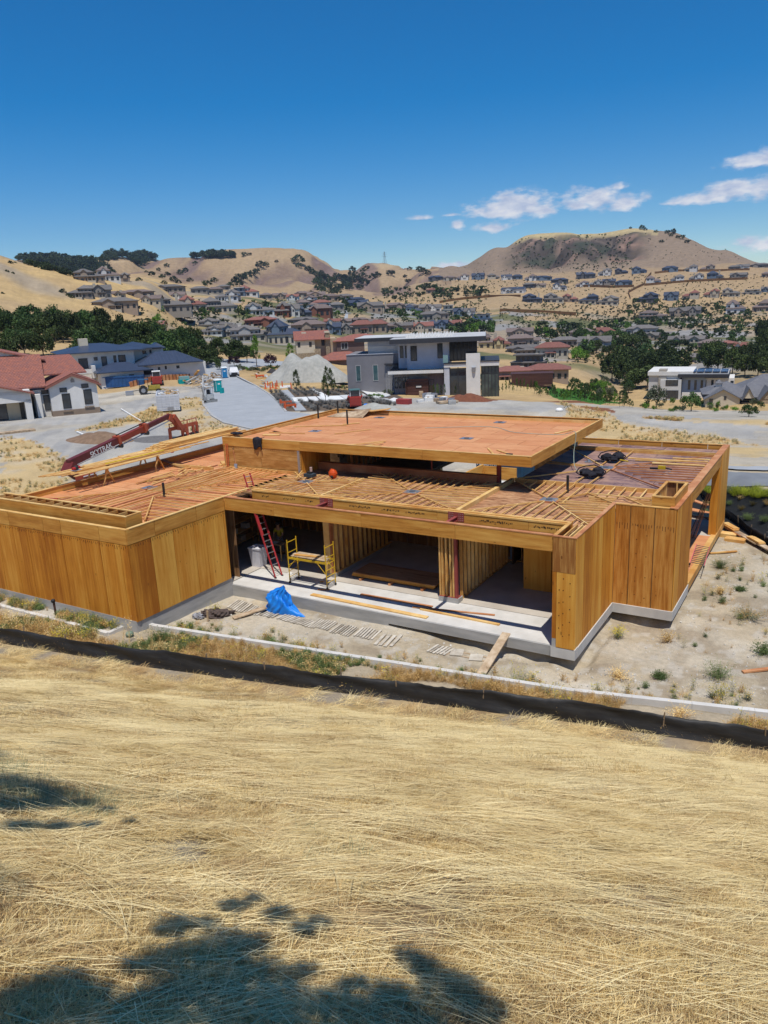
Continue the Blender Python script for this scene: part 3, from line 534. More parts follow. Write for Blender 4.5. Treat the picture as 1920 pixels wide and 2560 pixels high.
sheets(-5.7, -.15, 2.15, 5.3, DK, deckD); sheets(-5.7, 2.1, 5.32, 8.5, DK, deckD); sheets(-5.7, 2.1, 8.52, 19.4, DK, deckP)
# ---- cricket framing: sleepers run square to each edge and stop on the hips that meet at a drain
def sl(p, q, mat=lumX, w=.05, h=.09, name='sleeper'):
    p, q = ((a[0], a[1], 4.09+(a[2]-4.02)*.6) for a in (p, q))
    return part(name, MB().bar(p, q, w, h*.62), mat)
def cricket(x0, x1, y0, y1, dx, dy, sides, sp=.4, ze=4.15, zd=4.02, hips='abcd', mat=lumX):
    cs = {'a': (x0, y0), 'b': (x1, y0), 'c': (x1, y1), 'd': (x0, y1)}
    for k in hips: c = cs[k]; sl((c[0], c[1], ze+.01), (dx, dy, zd+.01), mat, .045, .10, 'hip_board')
    g = .22
    for s in sides:
        if s in 'SN':
            ye = y0 if s == 'S' else y1; n = int((x1-x0-.3)/sp)
            for i in range(1, n+1):
                x = x0+i*sp+(x1-x0-n*sp)/2-.15
                t = (x-x0)/(dx-x0) if x < dx else (x1-x)/(x1-dx)
                t = min(t, 1); 
                if t < .12: continue
                yb = ye+(dy-ye)*t
                if abs(x-dx) < g: yb = ye+(dy-ye)*.93
                sl((x, ye, ze), (x, yb, ze+(zd-ze)*t), mat, .042, .085)
        else:
            xe = x0 if s == 'W' else x1; n = int((y1-y0-.3)/sp)
            for i in range(1, n+1):
                y = y0+i*sp+(y1-y0-n*sp)/2-.15
                t = min((y-y0)/(dy-y0) if y < dy else (y1-y)/(y1-dy), 1)
                if t < .12: continue
                sl((xe, y, ze), (xe+(dx-xe)*t*.97, y, ze+(zd-ze)*t), mat, .042, .085)
# left wing: long sleepers from the front parapet, crossing set to the right edge
for i in range(20):
    x = -25.9+i*.42; yb = np.interp(x, [-26, -23.6, -22.3, -20.5, -17.2], [-3.3, -1.15, .6, -.7, -4.1])
    if x > -22.3 and x < -20.4: yb = 5.2
    if x < -17.3: sl((x, -4.38, 4.14), (x, yb, 4.02 if x < -22.3 else 4.05), lumR if i % 3 == 0 else lumX)
sl((-26.2, -3.6, 4.05), (-23.6, -1.15, 4.03), lumX); sl((-23.6, -1.15, 4.03), (-22.5, .5, 4.02), lumX)
sl((-20.5, -.65, 4.10), (-17.3, -4.1, 4.2), lumX, .06, .12, 'hip_board')
for i in range(11):     # y-direction runs north of the drain, stepping back
    x = -21.9+i*.36; sl((x, .3 if x < -20.6 else .3+(x+20.6)*1.9, 4.06), (x, 6.1, 4.14), lumX)
sl((-20.7, .25, 4.12), (-17.5, 5.9, 4.16), lumX, .05, .1, 'hip_board')
for i in range(24):     # x-direction runs out to the right edge
    y = -3.8+i*.40; xa = np.interp(y, [-4, -.65, .3, 6], [-17.5, -20.4, -20.6, -17.7])
    if y < 5.0: sl((xa, y, 4.07), (-16.78 if y < 1.9 else -17.2, y, 4.17), lumX if i % 4 else lumR)
bx('curb_board', -25.3, -22.2, 5.3, 5.38, 3.96, 4.24, lumX); bx('curb_board', -22.2, -16.9, 6.1, 6.17, 3.96, 4.2, lumX)
for y in (2.4, 2.7): bx('nailer', -17.2, -17.14, 2.5, 5.5, 4.08, 4.17, lumX)
# parapet of the left edge (low, dark inner face)
bx('parapet_board', -26.55, -26.45, -4.4, 14.0, 3.96, 4.32, plyY, label='low left edge parapet'); bx('top_plate', -26.62, -26.42, -5.2, 14.05, 4.322, 4.35, lumX)
# middle roof cells
cricket(-17.1, -12.75, 2.2, 6.1, -15.35, 4.7, 'SEWN', .38); cricket(-12.72, -5.8, 2.2, 7.6, -9.25, 4.75, 'SEWN', .42)
bx('ridge_board', -12.78, -12.70, 2.2, 5.9, 4.06, 4.22, lumX); bx('ridge_board', -5.84, -5.66, 2.2, 8.45, 4.05, 4.24, lumX)
# right cells
cricket(-5.6, -.2, 2.2, 8.4, -2.9, 5.6, 'S', .42, hips='abd'); 
for i in range(9): y = 2.7+i*.36; t = (y-2.2)/3.4; sl((-.2, y, 4.17), (-.2-2.5*min(t, 1), y, 4.05), lumX)
sl((-1.66, 6.9, 4.2), (-2.6, 5.75, 4.08), lumX, .045, .1, 'hip_board'); sl((-1.66, 6.9, 4.2), (-.2, 5.6, 4.22), lumX, .045, .12, 'hip_board'); sl((-1.66, 6.93, 4.2), (1.2, 6.85, 4.2), lumX)
sl((-.08, 6.85, 4.2), (1.3, 5.4, 4.2), lumX, .045, .1); sl((-.08, 6.87, 4.2), (2.0, 7.1, 4.2), lumX)
for i in range(4): sl((-1.5+i*.1, 6.5-i*.3, 4.14), (-.3, 6.5-i*.3, 4.16), lumX)
for i in range(5): sl((.3+i*.2, 6.6-i*.28, 4.12), (2.0, 6.6-i*.28, 4.16), lumX)
for i in range(14):
    x = -5.0+i*.46; y0 = 5.95 if -3.6 < x < -2.3 else (7.0 if x > -1.7 else 6.9 if x > -2.2 else 8.4-abs(x+5.6)*.95)
    sl((x, min(y0, 8.1), 4.08), (x, 8.45, 4.2), lumX)
bx('curb_board', -5.65, 1.25, 8.46, 8.53, 3.96, 4.24, lumX)
# far right cell
sl((-5.6, 8.6, 4.2), (-2.7, 12.5, 4.04), lumX); sl((-5.6, 16.8, 4.2), (-2.6, 12.9, 4.04), lumX); sl((1.3, 8.7, 4.18), (-2.2, 12.5, 4.04), lumR); sl((2.0, 17.0, 4.18), (-2.2, 12.95, 4.04), lumR)
for dx in (-.36, .3): sl((-2.45+dx, 8.55, 4.16), (-2.45+dx, 12.4, 4.05), lumX); sl((-2.45+dx, 13.0, 4.05), (-2.45+dx, 17.15, 4.16), lumX)
sl((-5.6, 12.7, 4.12), (-2.9, 12.7, 4.05), lumX); sl((-5.6, 13.1, 4.12), (-2.9, 12.85, 4.05), lumX)
for i in range(11): y = 9.6+i*.52; t = (y-8.7)/4.1 if y < 12.8 else (17-y)/4.2; sl((2.05, y, 4.16), (2.05-4.0*max(min(t, 1), .15), y, 4.06), lumR)
# roof drains
def drain(x, y, z, big=1):
    d = part('roof_drain', MB().box(x-.36*big, x+.36*big, y-.30*big, y+.30*big, z, z+.02), galv)
    part('drain_ring', MB().tube((x, y, z+.02), (x, y, z+.05), .14, 12), pm('dark_grey_cast', (.10, .11, .13)), d)
for x, y in ((-22.27, .75), (-15.35, 4.7), (-9.25, 4.75), (-2.95, 5.6), (-2.45, 12.72)): bx('drain_block', x-.46, x+.46, y-.34, y+.34, 4.0, 4.11, lumR); drain(x, y, 4.112)
for x, y, z0, z1 in ((-20.23, -.2, 3.96, 4.75), (-2.68, 7.28, 3.96, 4.85)): part('vent_pipe', MB().tube((x, y, z0), (x, y, z1), .06, 10), blackm)
# deck planter box at the right (open skylight curb)
qs = plyX; sk = [(1.38, 5.45), (2.25, 5.45), (2.25, 8.2), (1.42, 7.95)]
bx('skylight_curb', 1.38, 2.25, 5.40, 5.45, 4.0, 4.68, plyX, label='open-topped plywood skylight curb'); bx('skylight_curb', 2.22, 2.26, 5.46, 8.2, 4.0, 4.68, plyY); bx('skylight_curb', 1.40, 2.21, 8.17, 8.2, 4.0, 4.68, wall_d)
for a, b, c, d in ((1.36, 1.48, 5.40, 8.2), (2.16, 2.27, 5.40, 8.2)): bx('plate', a, b, c, d, 4.682, 4.73, lumX)
for a in (5.39, 8.1): bx('plate', 1.481, 2.159, a, a+.1, 4.682, 4.73, lumX)
for i in range(7): bx('stud', 1.38, 1.46, 5.6+i*.38, 5.64+i*.38, 4.0, 4.68, lumX)
bx('stud', 1.8, 1.86, 8.1, 8.16, 4.0, 4.68, lumX)
# ---- upper roof volume
UX0, UX1, UY0, UY1, UZ = -22.15, -4.0, 6.22, 17.6, 5.80
bx('upper_roof_deck', UX0+.05, UX1-.05, UY0+.05, UY1-.05, 5.40, 5.538, core)
sheets(UX0+.16, UX1-.08, UY0+.10, UY1-.12, 5.56, deckR)
x = UX0
for w in (5.4, 7.3, 3.96, 2):
    e = min(x+w, UX1); bx('fascia', x+.005, e-.005, UY0, UY0+.05, 5.33, UZ, plyX); x = e
y = UY0+.051
for w in (3.2, 5.0, 4.0):
    e = min(y+w, UY1); bx('fascia', UX1-.05, UX1, y+.005, e-.005, 5.33, UZ, plyY); y = e
bx('fascia', UX0, UX1-.06, UY1-.05, UY1, 5.3, UZ, plyX); bx('fascia', UX0, UX0+.05, UY0+.06, UY1-.06, 5.3, UZ, plyY)
bx('nailer', UX0+.1, UX1-.1, UY1-.22, UY1-.14, 5.561, 5.72, lumX); bx('nailer', UX0+.06, UX0+.14, UY0+.1, UY1-.24, 5.561, 5.72, lumX)
bx('top_plate', UX0, UX1, UY0-.004, UY0+.09, UZ+.002, UZ+.03, lumX); bx('top_plate', UX1-.09, UX1+.004, UY0+.1, UY1, UZ+.002, UZ+.03, lumX); bx('top_plate', UX0, UX1-.1, UY1-.08, UY1+.004, UZ+.002, UZ+.03, lumX); bx('top_plate', UX0-.004, UX0+.08, UY0+.1, UY1-.09, UZ+.002, UZ+.03, lumX)
for x, y in ((-18.9, 10.6), (-17.9, 16.3), (-9.3, 10.9), (-9.7, 16.4)): drain(x, y, 5.563, .9)
for x, y in ((-18.4, 13.3), (-22.9+1.1, 15.0), (-21.6, 17.0)): part('vent_pipe', MB().tube((x, y, 5.56), (x, y, 6.45), .055, 10), blackm)
wallx(UY0+.02, UX0, -16.75, DK, 5.325, [2.7, 2.72], plymat('plywood_horizontal_face', (.3, 2.0, 2.0), (.38, .18, .045), (.50, .26, .075), (.62, .37, .13), (.72, .5, .25), var=.15, knots=.5))
bx('wall_core', UX0+.02, -16.8, UY0+.06, UY0+.2, DK, 5.3, core); wally(-16.72, UY0+.05, 8.9, DK, 5.32, [1.3, 1.4], plyZ); wally(UX0, UY0+.05, UY1-.1, DK, 5.3, [1.22], plyZ, face=-1)
bx('clerestory_sill', -16.7, -6.25, 7.7, 7.8, 4.0, 4.42, lumR); bx('clerestory_sill', -16.7, -6.2, 7.66, 7.95, 4.422, 4.46, lumR)
bx('post', -6.28, -6.10, 7.7, 7.88, 4.0, 5.33, steelR); part('post', MB().tube((-9.9, 8.0, 4.4), (-9.9, 8.0, 5.33), .04), steelR)
# clerestory interior: stud walls across the back with an opening at the right
studs_x(16.9, -21.8, -14.2, 2.6, 5.35, .4, mat=lumR); wallx(17.1, -21.8, -14.0, 0, 5.35, [2.44], wall_d)
for x in (-14.1, -13.95, -13.85): bx('stud', x, x+.05, 16.6, 16.9, 2, 5.35, lumX)
studs_y(-15.6, 9.2, 16.5, 0, 5.35, .5, mat=lumR); wally(-15.7, 9.05, 16.8, 0, 5.3, [1.22], wall_d)
bx('floor_joist', -16.6, -6.3, 8.6, 8.7, 3.6, 3.9, lumR)
bx('wall_core', -5.62, -5.55, 8.0, 19.3, 0, 3.9, core)
for i in range(12): x = -16.2+i*.84; bx('stair_bar', x, x+.04, 7.3, 7.34, 3.97, 4.0, lumR) if False else None
# rear terrace and low timber wall, seen through the open clerestory
bx('terrace_slab', -21.0, -8.0, 19.7, 24.6, -.6, -.02, pm('pale_terrace', (.58, .60, .60), (.48, .50, .50), .7, rough=.8)); bx('low_wall', -14.7, -14.55, 19.8, 25.0, 0, 1.0, plyY); bx('low_wall', -14.54, -12.0, 24.85, 25.0, 0, .9, plyX)
bx('plywood_sheet', -19.5, -16.8, 20.4, 22.2, -.018, .03, deckR); bx('plywood_sheet', -16.7, -15.1, 20.2, 21.8, -.018, .03, lumO)
bx('roof_deck', -15.6, -11.4, 8.0, 17, 3.6, 3.75, core); bx('roof_deck', -16.7, -6.3, 6.31, 7.69, DK-.12, DK-.022, core)  # first deck is unseen, added to keep daylight out of the bays below
# grey building paper strip beside the opening (thin zip strip)
bx('flashing_strip', -16.95, -16.82, UY0-.01, UY0+.018, 3.98, 5.32, galv)
# ================================================================ scatter helper: geometry-node instances on computed points
def zc(ox, oy, s): return lambda x, y: (ox+x*s, oy+y*s)
q5, q6, q7, q8, q1 = zc(0, 1350, .3858), zc(500, 1230, .3858), zc(1000, 1230, .3858), zc(1440, 1480, .2893), zc(0, 1000, .3858)
def scatter(name, pts, rot, scl, protos, label=None, pick=None):
    """pts Nx3, rot Nx3 euler, scl N; protos: list of meshes; one object of kind stuff"""
    col = bpy.data.collections.new(name+'_kinds')
    for i, me in enumerate(protos):
        o = bpy.data.objects.new('%s_kind_%02d' % (name, i), me); col.objects.link(o)
    me = bpy.data.meshes.new(name); me.vertices.add(len(pts)); me.vertices.foreach_set('co', np.asarray(pts, np.float32).ravel())
    a = me.attributes.new('rot', 'FLOAT_VECTOR', 'POINT'); a.data.foreach_set('vector', np.asarray(rot, np.float32).ravel())
    a = me.attributes.new('scl', 'FLOAT', 'POINT'); a.data.foreach_set('value', np.asarray(scl, np.float32))
    a = me.attributes.new('pick', 'INT', 'POINT'); a.data.foreach_set('value', np.asarray(pick if pick is not None else RNG.integers(0, len(protos), len(pts)), np.int32))
    o = link(name, me); ng = bpy.data.node_groups.new(name, 'GeometryNodeTree')
    ng.interface.new_socket('Geometry', in_out='INPUT', socket_type='NodeSocketGeometry'); ng.interface.new_socket('Geometry', in_out='OUTPUT', socket_type='NodeSocketGeometry')
    gi = ng.nodes.new('NodeGroupInput'); go = ng.nodes.new('NodeGroupOutput'); ip = ng.nodes.new('GeometryNodeInstanceOnPoints')
    ci = ng.nodes.new('GeometryNodeCollectionInfo'); ci.inputs['Collection'].default_value = col; ci.inputs['Separate Children'].default_value = True; ci.inputs['Reset Children'].default_value = True
    def att(n, t): x = ng.nodes.new('GeometryNodeInputNamedAttribute'); x.data_type = t; x.inputs['Name'].default_value = n; return x.outputs[0]
    e2r = ng.nodes.new('FunctionNodeEulerToRotation'); ng.links.new(att('rot', 'FLOAT_VECTOR'), e2r.inputs[0])
    ng.links.new(gi.outputs[0], ip.inputs['Points']); ng.links.new(ci.outputs[0], ip.inputs['Instance']); ip.inputs['Pick Instance'].default_value = True
    ng.links.new(att('pick', 'INT'), ip.inputs['Instance Index']); ng.links.new(e2r.outputs[0], ip.inputs['Rotation']); ng.links.new(att('scl', 'FLOAT'), ip.inputs['Scale'])
    ng.links.new(ip.outputs[0], go.inputs[0]); md = o.modifiers.new('scatter', 'NODES'); md.node_group = ng
    tag(o, label, kind='stuff'); return o
def normal_rot(x, y, yaw, k=1.0):
    e = .25; zx = (height(x+e, y)-height(x-e, y))/(2*e)*k; zy = (height(x, y+e)-height(x, y-e))/(2*e)*k
    # tilt the local z axis to the ground normal (small-angle euler), then yaw about it
    out = np.empty((len(x), 3))
    for i in range(len(x)):
        n = Vector((-zx[i], -zy[i], 1)).normalized(); qd = n.to_track_quat('Z', 'Y') if False else Vector((0, 0, 1)).rotation_difference(n)
        out[i] = (qd.to_matrix() @ Matrix.Rotation(yaw[i], 3, 'Z')).to_euler()[:]
    return out
def leafmat(name, c1, c2, var=.3, trans=.25, rough=.6):
    m, nt, b = newmat(name); oi = N(nt, 'ShaderNodeObjectInfo'); gm = N(nt, 'ShaderNodeNewGeometry')
    f = mth('ADD', mth('MULTIPLY', gm.outputs['Random Per Island'], .7, nt=nt), mth('MULTIPLY', oi.outputs['Random'], .3, nt=nt), nt=nt)
    c = ramp(nt, f, [(.1, c1), (.9, c2)]); k = mth('MULTIPLY_ADD', oi.outputs['Random'], 2*var, 1-var, nt=nt)
    vm = N(nt, 'ShaderNodeVectorMath', operation='SCALE'); L(nt, c, vm.inputs[0]); L(nt, k, vm.inputs['Scale'])
    L(nt, vm.outputs[0], b.inputs['Base Color']); b.inputs['Roughness'].default_value = rough; b.inputs['Specular IOR Level'].default_value = .2
    if trans:
        tr = N(nt, 'ShaderNodeBsdfTranslucent'); L(nt, vm.outputs[0], tr.inputs[0]); ms = N(nt, 'ShaderNodeMixShader'); ms.inputs[0].default_value = trans
        L(nt, b.outputs[0], ms.inputs[1]); L(nt, tr.outputs[0], ms.inputs[2]); L(nt, ms.outputs[0], nt.nodes['Material Output'].inputs['Surface'])
    return m
strawA = leafmat('bleached_straw', (.70, .50, .19), (1.0, .84, .47), .14, .10)
strawB = leafmat('brown_straw', (.34, .21, .09), (.72, .50, .23), .2, .15)
strawC = leafmat('amber_straw', (.66, .45, .16), (.96, .75, .36), .12, .15)
drym = leafmat('dry_weed', (.42, .25, .085), (.76, .53, .22), .2, .3)
greenw = leafmat('green_weed', (.10, .16, .05), (.22, .28, .10), .25, .3)
greyw = leafmat('grey_green_weed', (.20, .23, .13), (.38, .38, .22), .2, .3)
limew = leafmat('yellow_green_grass', (.28, .36, .03), (.60, .62, .08), .2, .4)
redw = leafmat('orange_tipped_shrub', (.10, .14, .04), (.40, .22, .08), .2, .3)
lilac = leafmat('lavender', (.14, .14, .13), (.27, .26, .24), .15, .2)
def blades(n, R, ln, wd, lift, spread, seed, mat, dirn=None, dirs=.5, seg=2, name='tuft', lean=.4):
    """n thin curved blades as strips; lift = vertical rise share"""
    g = random.Random(seed); V = []; Fc = []
    for _ in range(n):
        a = g.random()*6.283; r = R*math.sqrt(g.random()); bxx, byy = r*math.cos(a), r*math.sin(a)
        h = (g.gauss(dirn, dirs) if dirn is not None else g.random()*6.283); l = ln*(.5+g.random()); w = wd*(.6+.8*g.random())/2
        li = max(.0, g.gauss(lift, spread)); dx, dy = math.cos(h), math.sin(h); z0 = g.random()*.03 if lift < .3 else 0; bend = g.uniform(-.5, .5)
        k = len(V)
        for s in range(seg+1):
            t = s/seg; u = l*t; x = bxx+dx*u*math.sqrt(max(0, 1-min(li, 1)**2))*(1+lean*t*t)-dy*u*bend*t*.35; y = byy+dy*u*math.sqrt(max(0, 1-min(li, 1)**2))*(1+lean*t*t)+dx*u*bend*t*.35
            z = z0+u*min(li, 1)*(1-.25*t*t); ww = w*(1-.75*t)
            V += [(x-dy*ww, y+dx*ww, z+ww*.6), (x+dy*ww, y-dx*ww, z)]
        for s in range(seg): Fc.append((k+2*s, k+2*s+1, k+2*s+3, k+2*s+2))
    return mesh(name, V, Fc, mat)
# ---------------------------------------------------------------- mown straw on the near hillside
flat = [blades(64, .20, .17, .0042, .14, .12, 10+i, m, 0, .75) for i, m in enumerate((strawA, strawA, strawC, strawB, strawA))]
rnd = [blades(60, .19, .11, .0042, .26, .22, 20+i, m) for i, m in enumerate((strawA, strawB, strawC, strawB))]
stub = [blades(70, .19, .08, .004, .8, .2, 30+i, m) for i, m in enumerate((strawB, strawC, strawA))]
def hillpts(n, r0, r1, jit=0):
    a = YAW+RNG.uniform(-.60, .60, n); r = np.sqrt(RNG.uniform(r0**2, r1**2, n)); x = CX+np.sin(a)*r; y = CY+np.cos(a)*r
    k = y < fence_y(x)-.30-.45*vnoise(x, y, 1.3, 80); return x[k], y[k], r[k]
X_, Y_, S_, P_, W_ = [], [], [], [], []
for n, r0, r1, sc in ((5200, 1.6, 7.5, .9), (7200, 7.5, 13, 1.15), (9500, 13, 33, 1.7)):
    x, y, r = hillpts(n, r0, r1); t = vnoise(x, y, 1.4, 81); u = vnoise(x, y, .7, 82); bare = vnoise(x, y, 1.1, 71)
    keep = (RNG.random(len(x)) > sst(.62, .82, bare)*.85); x, y, r, t, u = x[keep], y[keep], r[keep], t[keep], u[keep]
    kind = np.where(t+RNG.normal(0, .16, len(x)) > .50, RNG.integers(0, 5, len(x)), np.where(u+RNG.normal(0, .2, len(x)) > .5, RNG.integers(5, 9, len(x)), RNG.integers(9, 12, len(x))))
    X_.append(x); Y_.append(y); P_.append(kind); S_.append(sc*RNG.uniform(.8, 1.25, len(x)))
    W_.append(np.where((kind < 5) & (RNG.random(len(x)) < .28), .35+vnoise(x, y, 1.6, 83)*2.6-1.3+RNG.normal(0, .55, len(x)), RNG.uniform(0, 6.28, len(x))))
x, y = np.concatenate(X_), np.concatenate(Y_); z = height(x, y)
scatter('dry_straw', np.stack([x, y, z], 1), normal_rot(x, y, np.concatenate(W_))+RNG.normal(0, .07, (len(x), 3)), np.concatenate(S_), flat+rnd+stub, 'mown pale golden straw covering the hillside in the foreground', np.concatenate(P_))
long_ = [blades(9, .25, .55, .0048, .07, .06, 40+i, strawA, 0, .25, seg=4) for i in range(4)]
x, y, r = hillpts(2600, 1.8, 20); z = height(x, y)+.035
scatter('long_straw', np.stack([x, y, z], 1), normal_rot(x, y, .3+RNG.normal(0, .6, len(x))), RNG.uniform(.6, 1.2, len(x))*np.interp(r, [2, 20], [.9, 1.7]), long_, 'long loose straw stalks lying on the mown hillside')
# greener stubble inside the shade at left
dk = [blades(30, .12, .16, .004, .85, .15, 50+i, greyw) for i in range(2)]
cx_, cy_ = [], []
for px, py, n, sp in ((60, 1990, 60, 60), (200, 2020, 60, 60), (20, 1930, 40, 40), (1190, 1800, 20, 60), (650, 1790, 15, 100), (820, 2130, 8, 50)):
    for _ in range(n):
        h = hit(px+random.gauss(0, sp), py+random.gauss(0, sp*.35), 60)
        if h: cx_.append(h.x); cy_.append(h.y)
x, y = np.array(cx_), np.array(cy_)
scatter('green_stubble', np.stack([x, y, height(x, y)], 1), normal_rot(x, y, RNG.uniform(0, 6, len(x)), .3), RNG.uniform(.5, 1.1, len(x)), dk, 'grey green stubble in the shade at the left')
# ---------------------------------------------------------------- the oak whose shade falls at the bottom
barkm = pm('oak_bark', (.13, .10, .075), (.07, .055, .04), 6, rough=.95, bmp=.5)
oakleaf = leafmat('oak_leaf', (.03, .055, .015), (.075, .11, .03), .25, .15)
def leafball(V, Fc, c, r, n, s, g, flat_=.75):
    for _ in range(n):
        d = Vector((g.gauss(0, 1), g.gauss(0, 1), g.gauss(0, 1))).normalized()*r*(g.random()**.45); d.z *= flat_; p = Vector(c)+d
        a = Vector((g.gauss(0, 1), g.gauss(0, 1), g.gauss(0, 1))).normalized(); b = a.orthogonal().normalized(); w = s*(.6+.8*g.random()); k = len(V)
        b = (Matrix.Rotation(g.random()*6.28, 3, a) @ b); c2 = a.cross(b)*.6
        V += [tuple(p-b*w), tuple(p-c2*w), tuple(p+b*w), tuple(p+c2*w)]; Fc.append((k, k+1, k+2, k+3))
def shade_tree():
    g = random.Random(4); V, Fc = [], []; T = empty('oak_tree', (11.6, -30.2, hgt(11.6, -30.2)), label='oak behind the viewpoint, throwing leafy shade on the straw', cat='tree')
    tr = MB(); base = Vector((11.6, -30.2, hgt(11.6, -30.2)-.2)); fork = base+Vector((-.5, .9, 3.6)); tr.tube(base, fork, .32, 10, .22)
    BL = [(440, 2330, .14, 5.9), (520, 2320, .09, 6), (590, 2280, .11, 6.2), (640, 2262, .08, 6.2), (700, 2300, .12, 6.3), (800, 2318, .09, 6.2), (760, 2335, .10, 6.2), (560, 2380, .20, 6.1), (470, 2400, .16, 6.0), (390, 2410, .12, 6.0), (640, 2370, .12, 6.1), (560, 2460, .24, 6.2), (450, 2480, .2, 6.1), (340, 2430, .09, 6.1),
        (660, 2440, .16, 6.3), (760, 2440, .10, 6.3), (720, 2490, .14, 6.3), (620, 2540, .24, 6.0), (720, 2560, .18, 5.9), (400, 2550, .22, 6.1), (300, 2540, .18, 6.1), (160, 2470, .15, 6.1), (60, 2490, .13, 6), (20, 2550, .2, 6.1), (230, 2490, .13, 6), (120, 2540, .18, 6),
        (830, 2520, .15, 6.3), (880, 2470, .10, 6.3), (960, 2500, .16, 6.3), (1060, 2430, .15, 6.2), (1020, 2400, .10, 6.2), (1130, 2480, .20, 6.2), (1020, 2540, .24, 6.1), (1200, 2530, .17, 6.2), (900, 2560, .2, 6.2), (500, 2620, .4, 6), (900, 2640, .4, 6.2), (150, 2640, .4, 6), (1150, 2640, .35, 6.2), (700, 2660, .4, 6.2),
        (10, 1960, .22, 7.0), (-40, 1900, .3, 7.2), (80, 1975, .22, 7), (150, 1990, .2, 7), (210, 2020, .16, 7.1), (120, 2020, .2, 7.0), (30, 2020, .24, 7), (-60, 1990, .35, 7.2), (270, 2035, .10, 7), (60, 2075, .16, 7), (150, 2075, .13, 7), (230, 2070, .10, 7), (330, 2062, .07, 7), (-150, 1950, .6, 7.2), (-150, 2250, .5, 6.6)]
    for px, py, rad, dd in BL:
        h = hit(px, py, 60)
        if h is None: continue
        c = h+SUN*dd; n = int(800*rad*rad/.04); leafball(V, Fc, c, rad, min(max(50, n), 1100), .022, g)
        
        if dd < 6.5 and g.random() < .35: tr.tube(fork+Vector((0, 0, g.random()*.4)), c+Vector((.1, -.3, .3)), .03, 5, .006)
    for _ in range(26):
        c = fork+Vector((g.gauss(1.6, 1.2), g.gauss(-1.8, 1.2), g.uniform(1.6, 3.6))); leafball(V, Fc, c, .9, 350, .06, g); tr.tube(fork, c, .06, 5, .02)
    link('crown', mesh('crown', V, Fc, oakleaf), T).matrix_parent_inverse = T.matrix_basis.inverted(); o = tr.build('trunk', barkm, T); o.matrix_parent_inverse = T.matrix_basis.inverted()
shade_tree()
# ---------------------------------------------------------------- silt fence, kerb wall
silt = pm('black_silt_fabric', (.014, .014, .015), (.028, .027, .026), 3, st=(.3, 3, 3), rough=.55, bmp=.5, var=0, coord='Object')
stakem = pm('weathered_stake', (.32, .24, .16), (.22, .16, .1), 5)
def siltfence(pts, hgt_, label, name='silt_fence', stakes=2.4, wav=.012, side=-1):
    P = [Vector((a, b, 0)) for a, b in pts]; T = empty(name, (P[0].x, P[0].y, hgt(P[0].x, P[0].y)), label=label, cat='silt fence'); inv = T.matrix_basis.inverted()
    S_ = []; s = 0
    for a, b in zip(P[:-1], P[1:]):
        n = max(1, int((b-a).length/.14)); S_ += [(a.lerp(b, i/n), s+(b-a).length*i/n) for i in range(n)]; s += (b-a).length
    S_.append((P[-1], s)); V, Fc = [], []; rows = 6
    for i, (p, u) in enumerate(S_):
        q = S_[min(i+1, len(S_)-1)][0]-S_[max(i-1, 0)][0]; n = Vector((-q.y, q.x, 0)).normalized(); zb = hgt(p.x, p.y)
        tall = hgt_*(1+.06*math.sin(u*.5)+.03*math.sin(u*1.7+1)-.05*abs(math.sin(u*math.pi/stakes)))
        for j in range(rows+1):
            t = j/rows; o = wav*math.sin(u*2.1+t*3)+wav*.7*math.sin(u*5.3+t*7)+.035*math.sin(u*1.3+t*9); z = zb-.06+(tall+.06)*t+.006*math.sin(u*9+t*4)
            pp = p+n*(o+side*.16*(1-t)**2); V.append((pp.x, pp.y, z))
    m = rows+1
    for i in range(len(S_)-1):
        for j in range(rows): Fc.append((i*m+j, (i+1)*m+j, (i+1)*m+j+1, i*m+j+1))
    o = link('fabric', mesh('fabric', V, Fc, silt, smooth=True), T); o.matrix_parent_inverse = inv
    md = o.modifiers.new('thickness', 'SOLIDIFY'); md.thickness = .006
    u = .4
    while u < s:
        k = min(range(len(S_)), key=lambda i: abs(S_[i][1]-u)); p = S_[k][0]; z = hgt(p.x, p.y); q = Vector((random.gauss(0, .06), random.gauss(0, .06), 0))
        st = MB().bar((p.x, p.y+.05, z-.2), (p.x+q.x, p.y+.06+q.y, z+hgt_*random.uniform(.95, 1.25)), .035, .035, (0, 1, 0)).build('stake', stakem, T); st.matrix_parent_inverse = inv; u += stakes*random.uniform(.8, 1.2)
    return T
siltfence([(a, b) for a, b in zip(FENX[1:-1], FENY[1:-1])]+[(20, -1.6)], .70, 'long low black silt fence across the foot of the straw hillside')
cb = MB()
for (ax, ay), (bx_, by_) in zip(CURB[:-1], CURB[1:]):
    d = Vector((bx_-ax, by_-ay, 0)); n = max(1, round(d.length/1.9)) if abs(d.x) > abs(d.y)*2 else 1
    for i in range(n):
        a = Vector((ax, ay, 0))+d*(i/n); b = Vector((ax, ay, 0))+d*((i+1)/n); e = d.normalized()*.004
        o = random.uniform(-.006, .006); cb.bar(a+e+Vector((0, 0, -.28+o)), b-e+Vector((0, 0, -.28+o)), .2, .56)
R_ = empty('kerb_wall', (-17.6, -6.5, 0), label='low pale concrete kerb wall running between the weeds and the house', cat='low wall')
o = cb.build('concrete_kerb', conc, R_); o.matrix_parent_inverse = R_.matrix_basis.inverted(); o['kind'] = 'stuff'
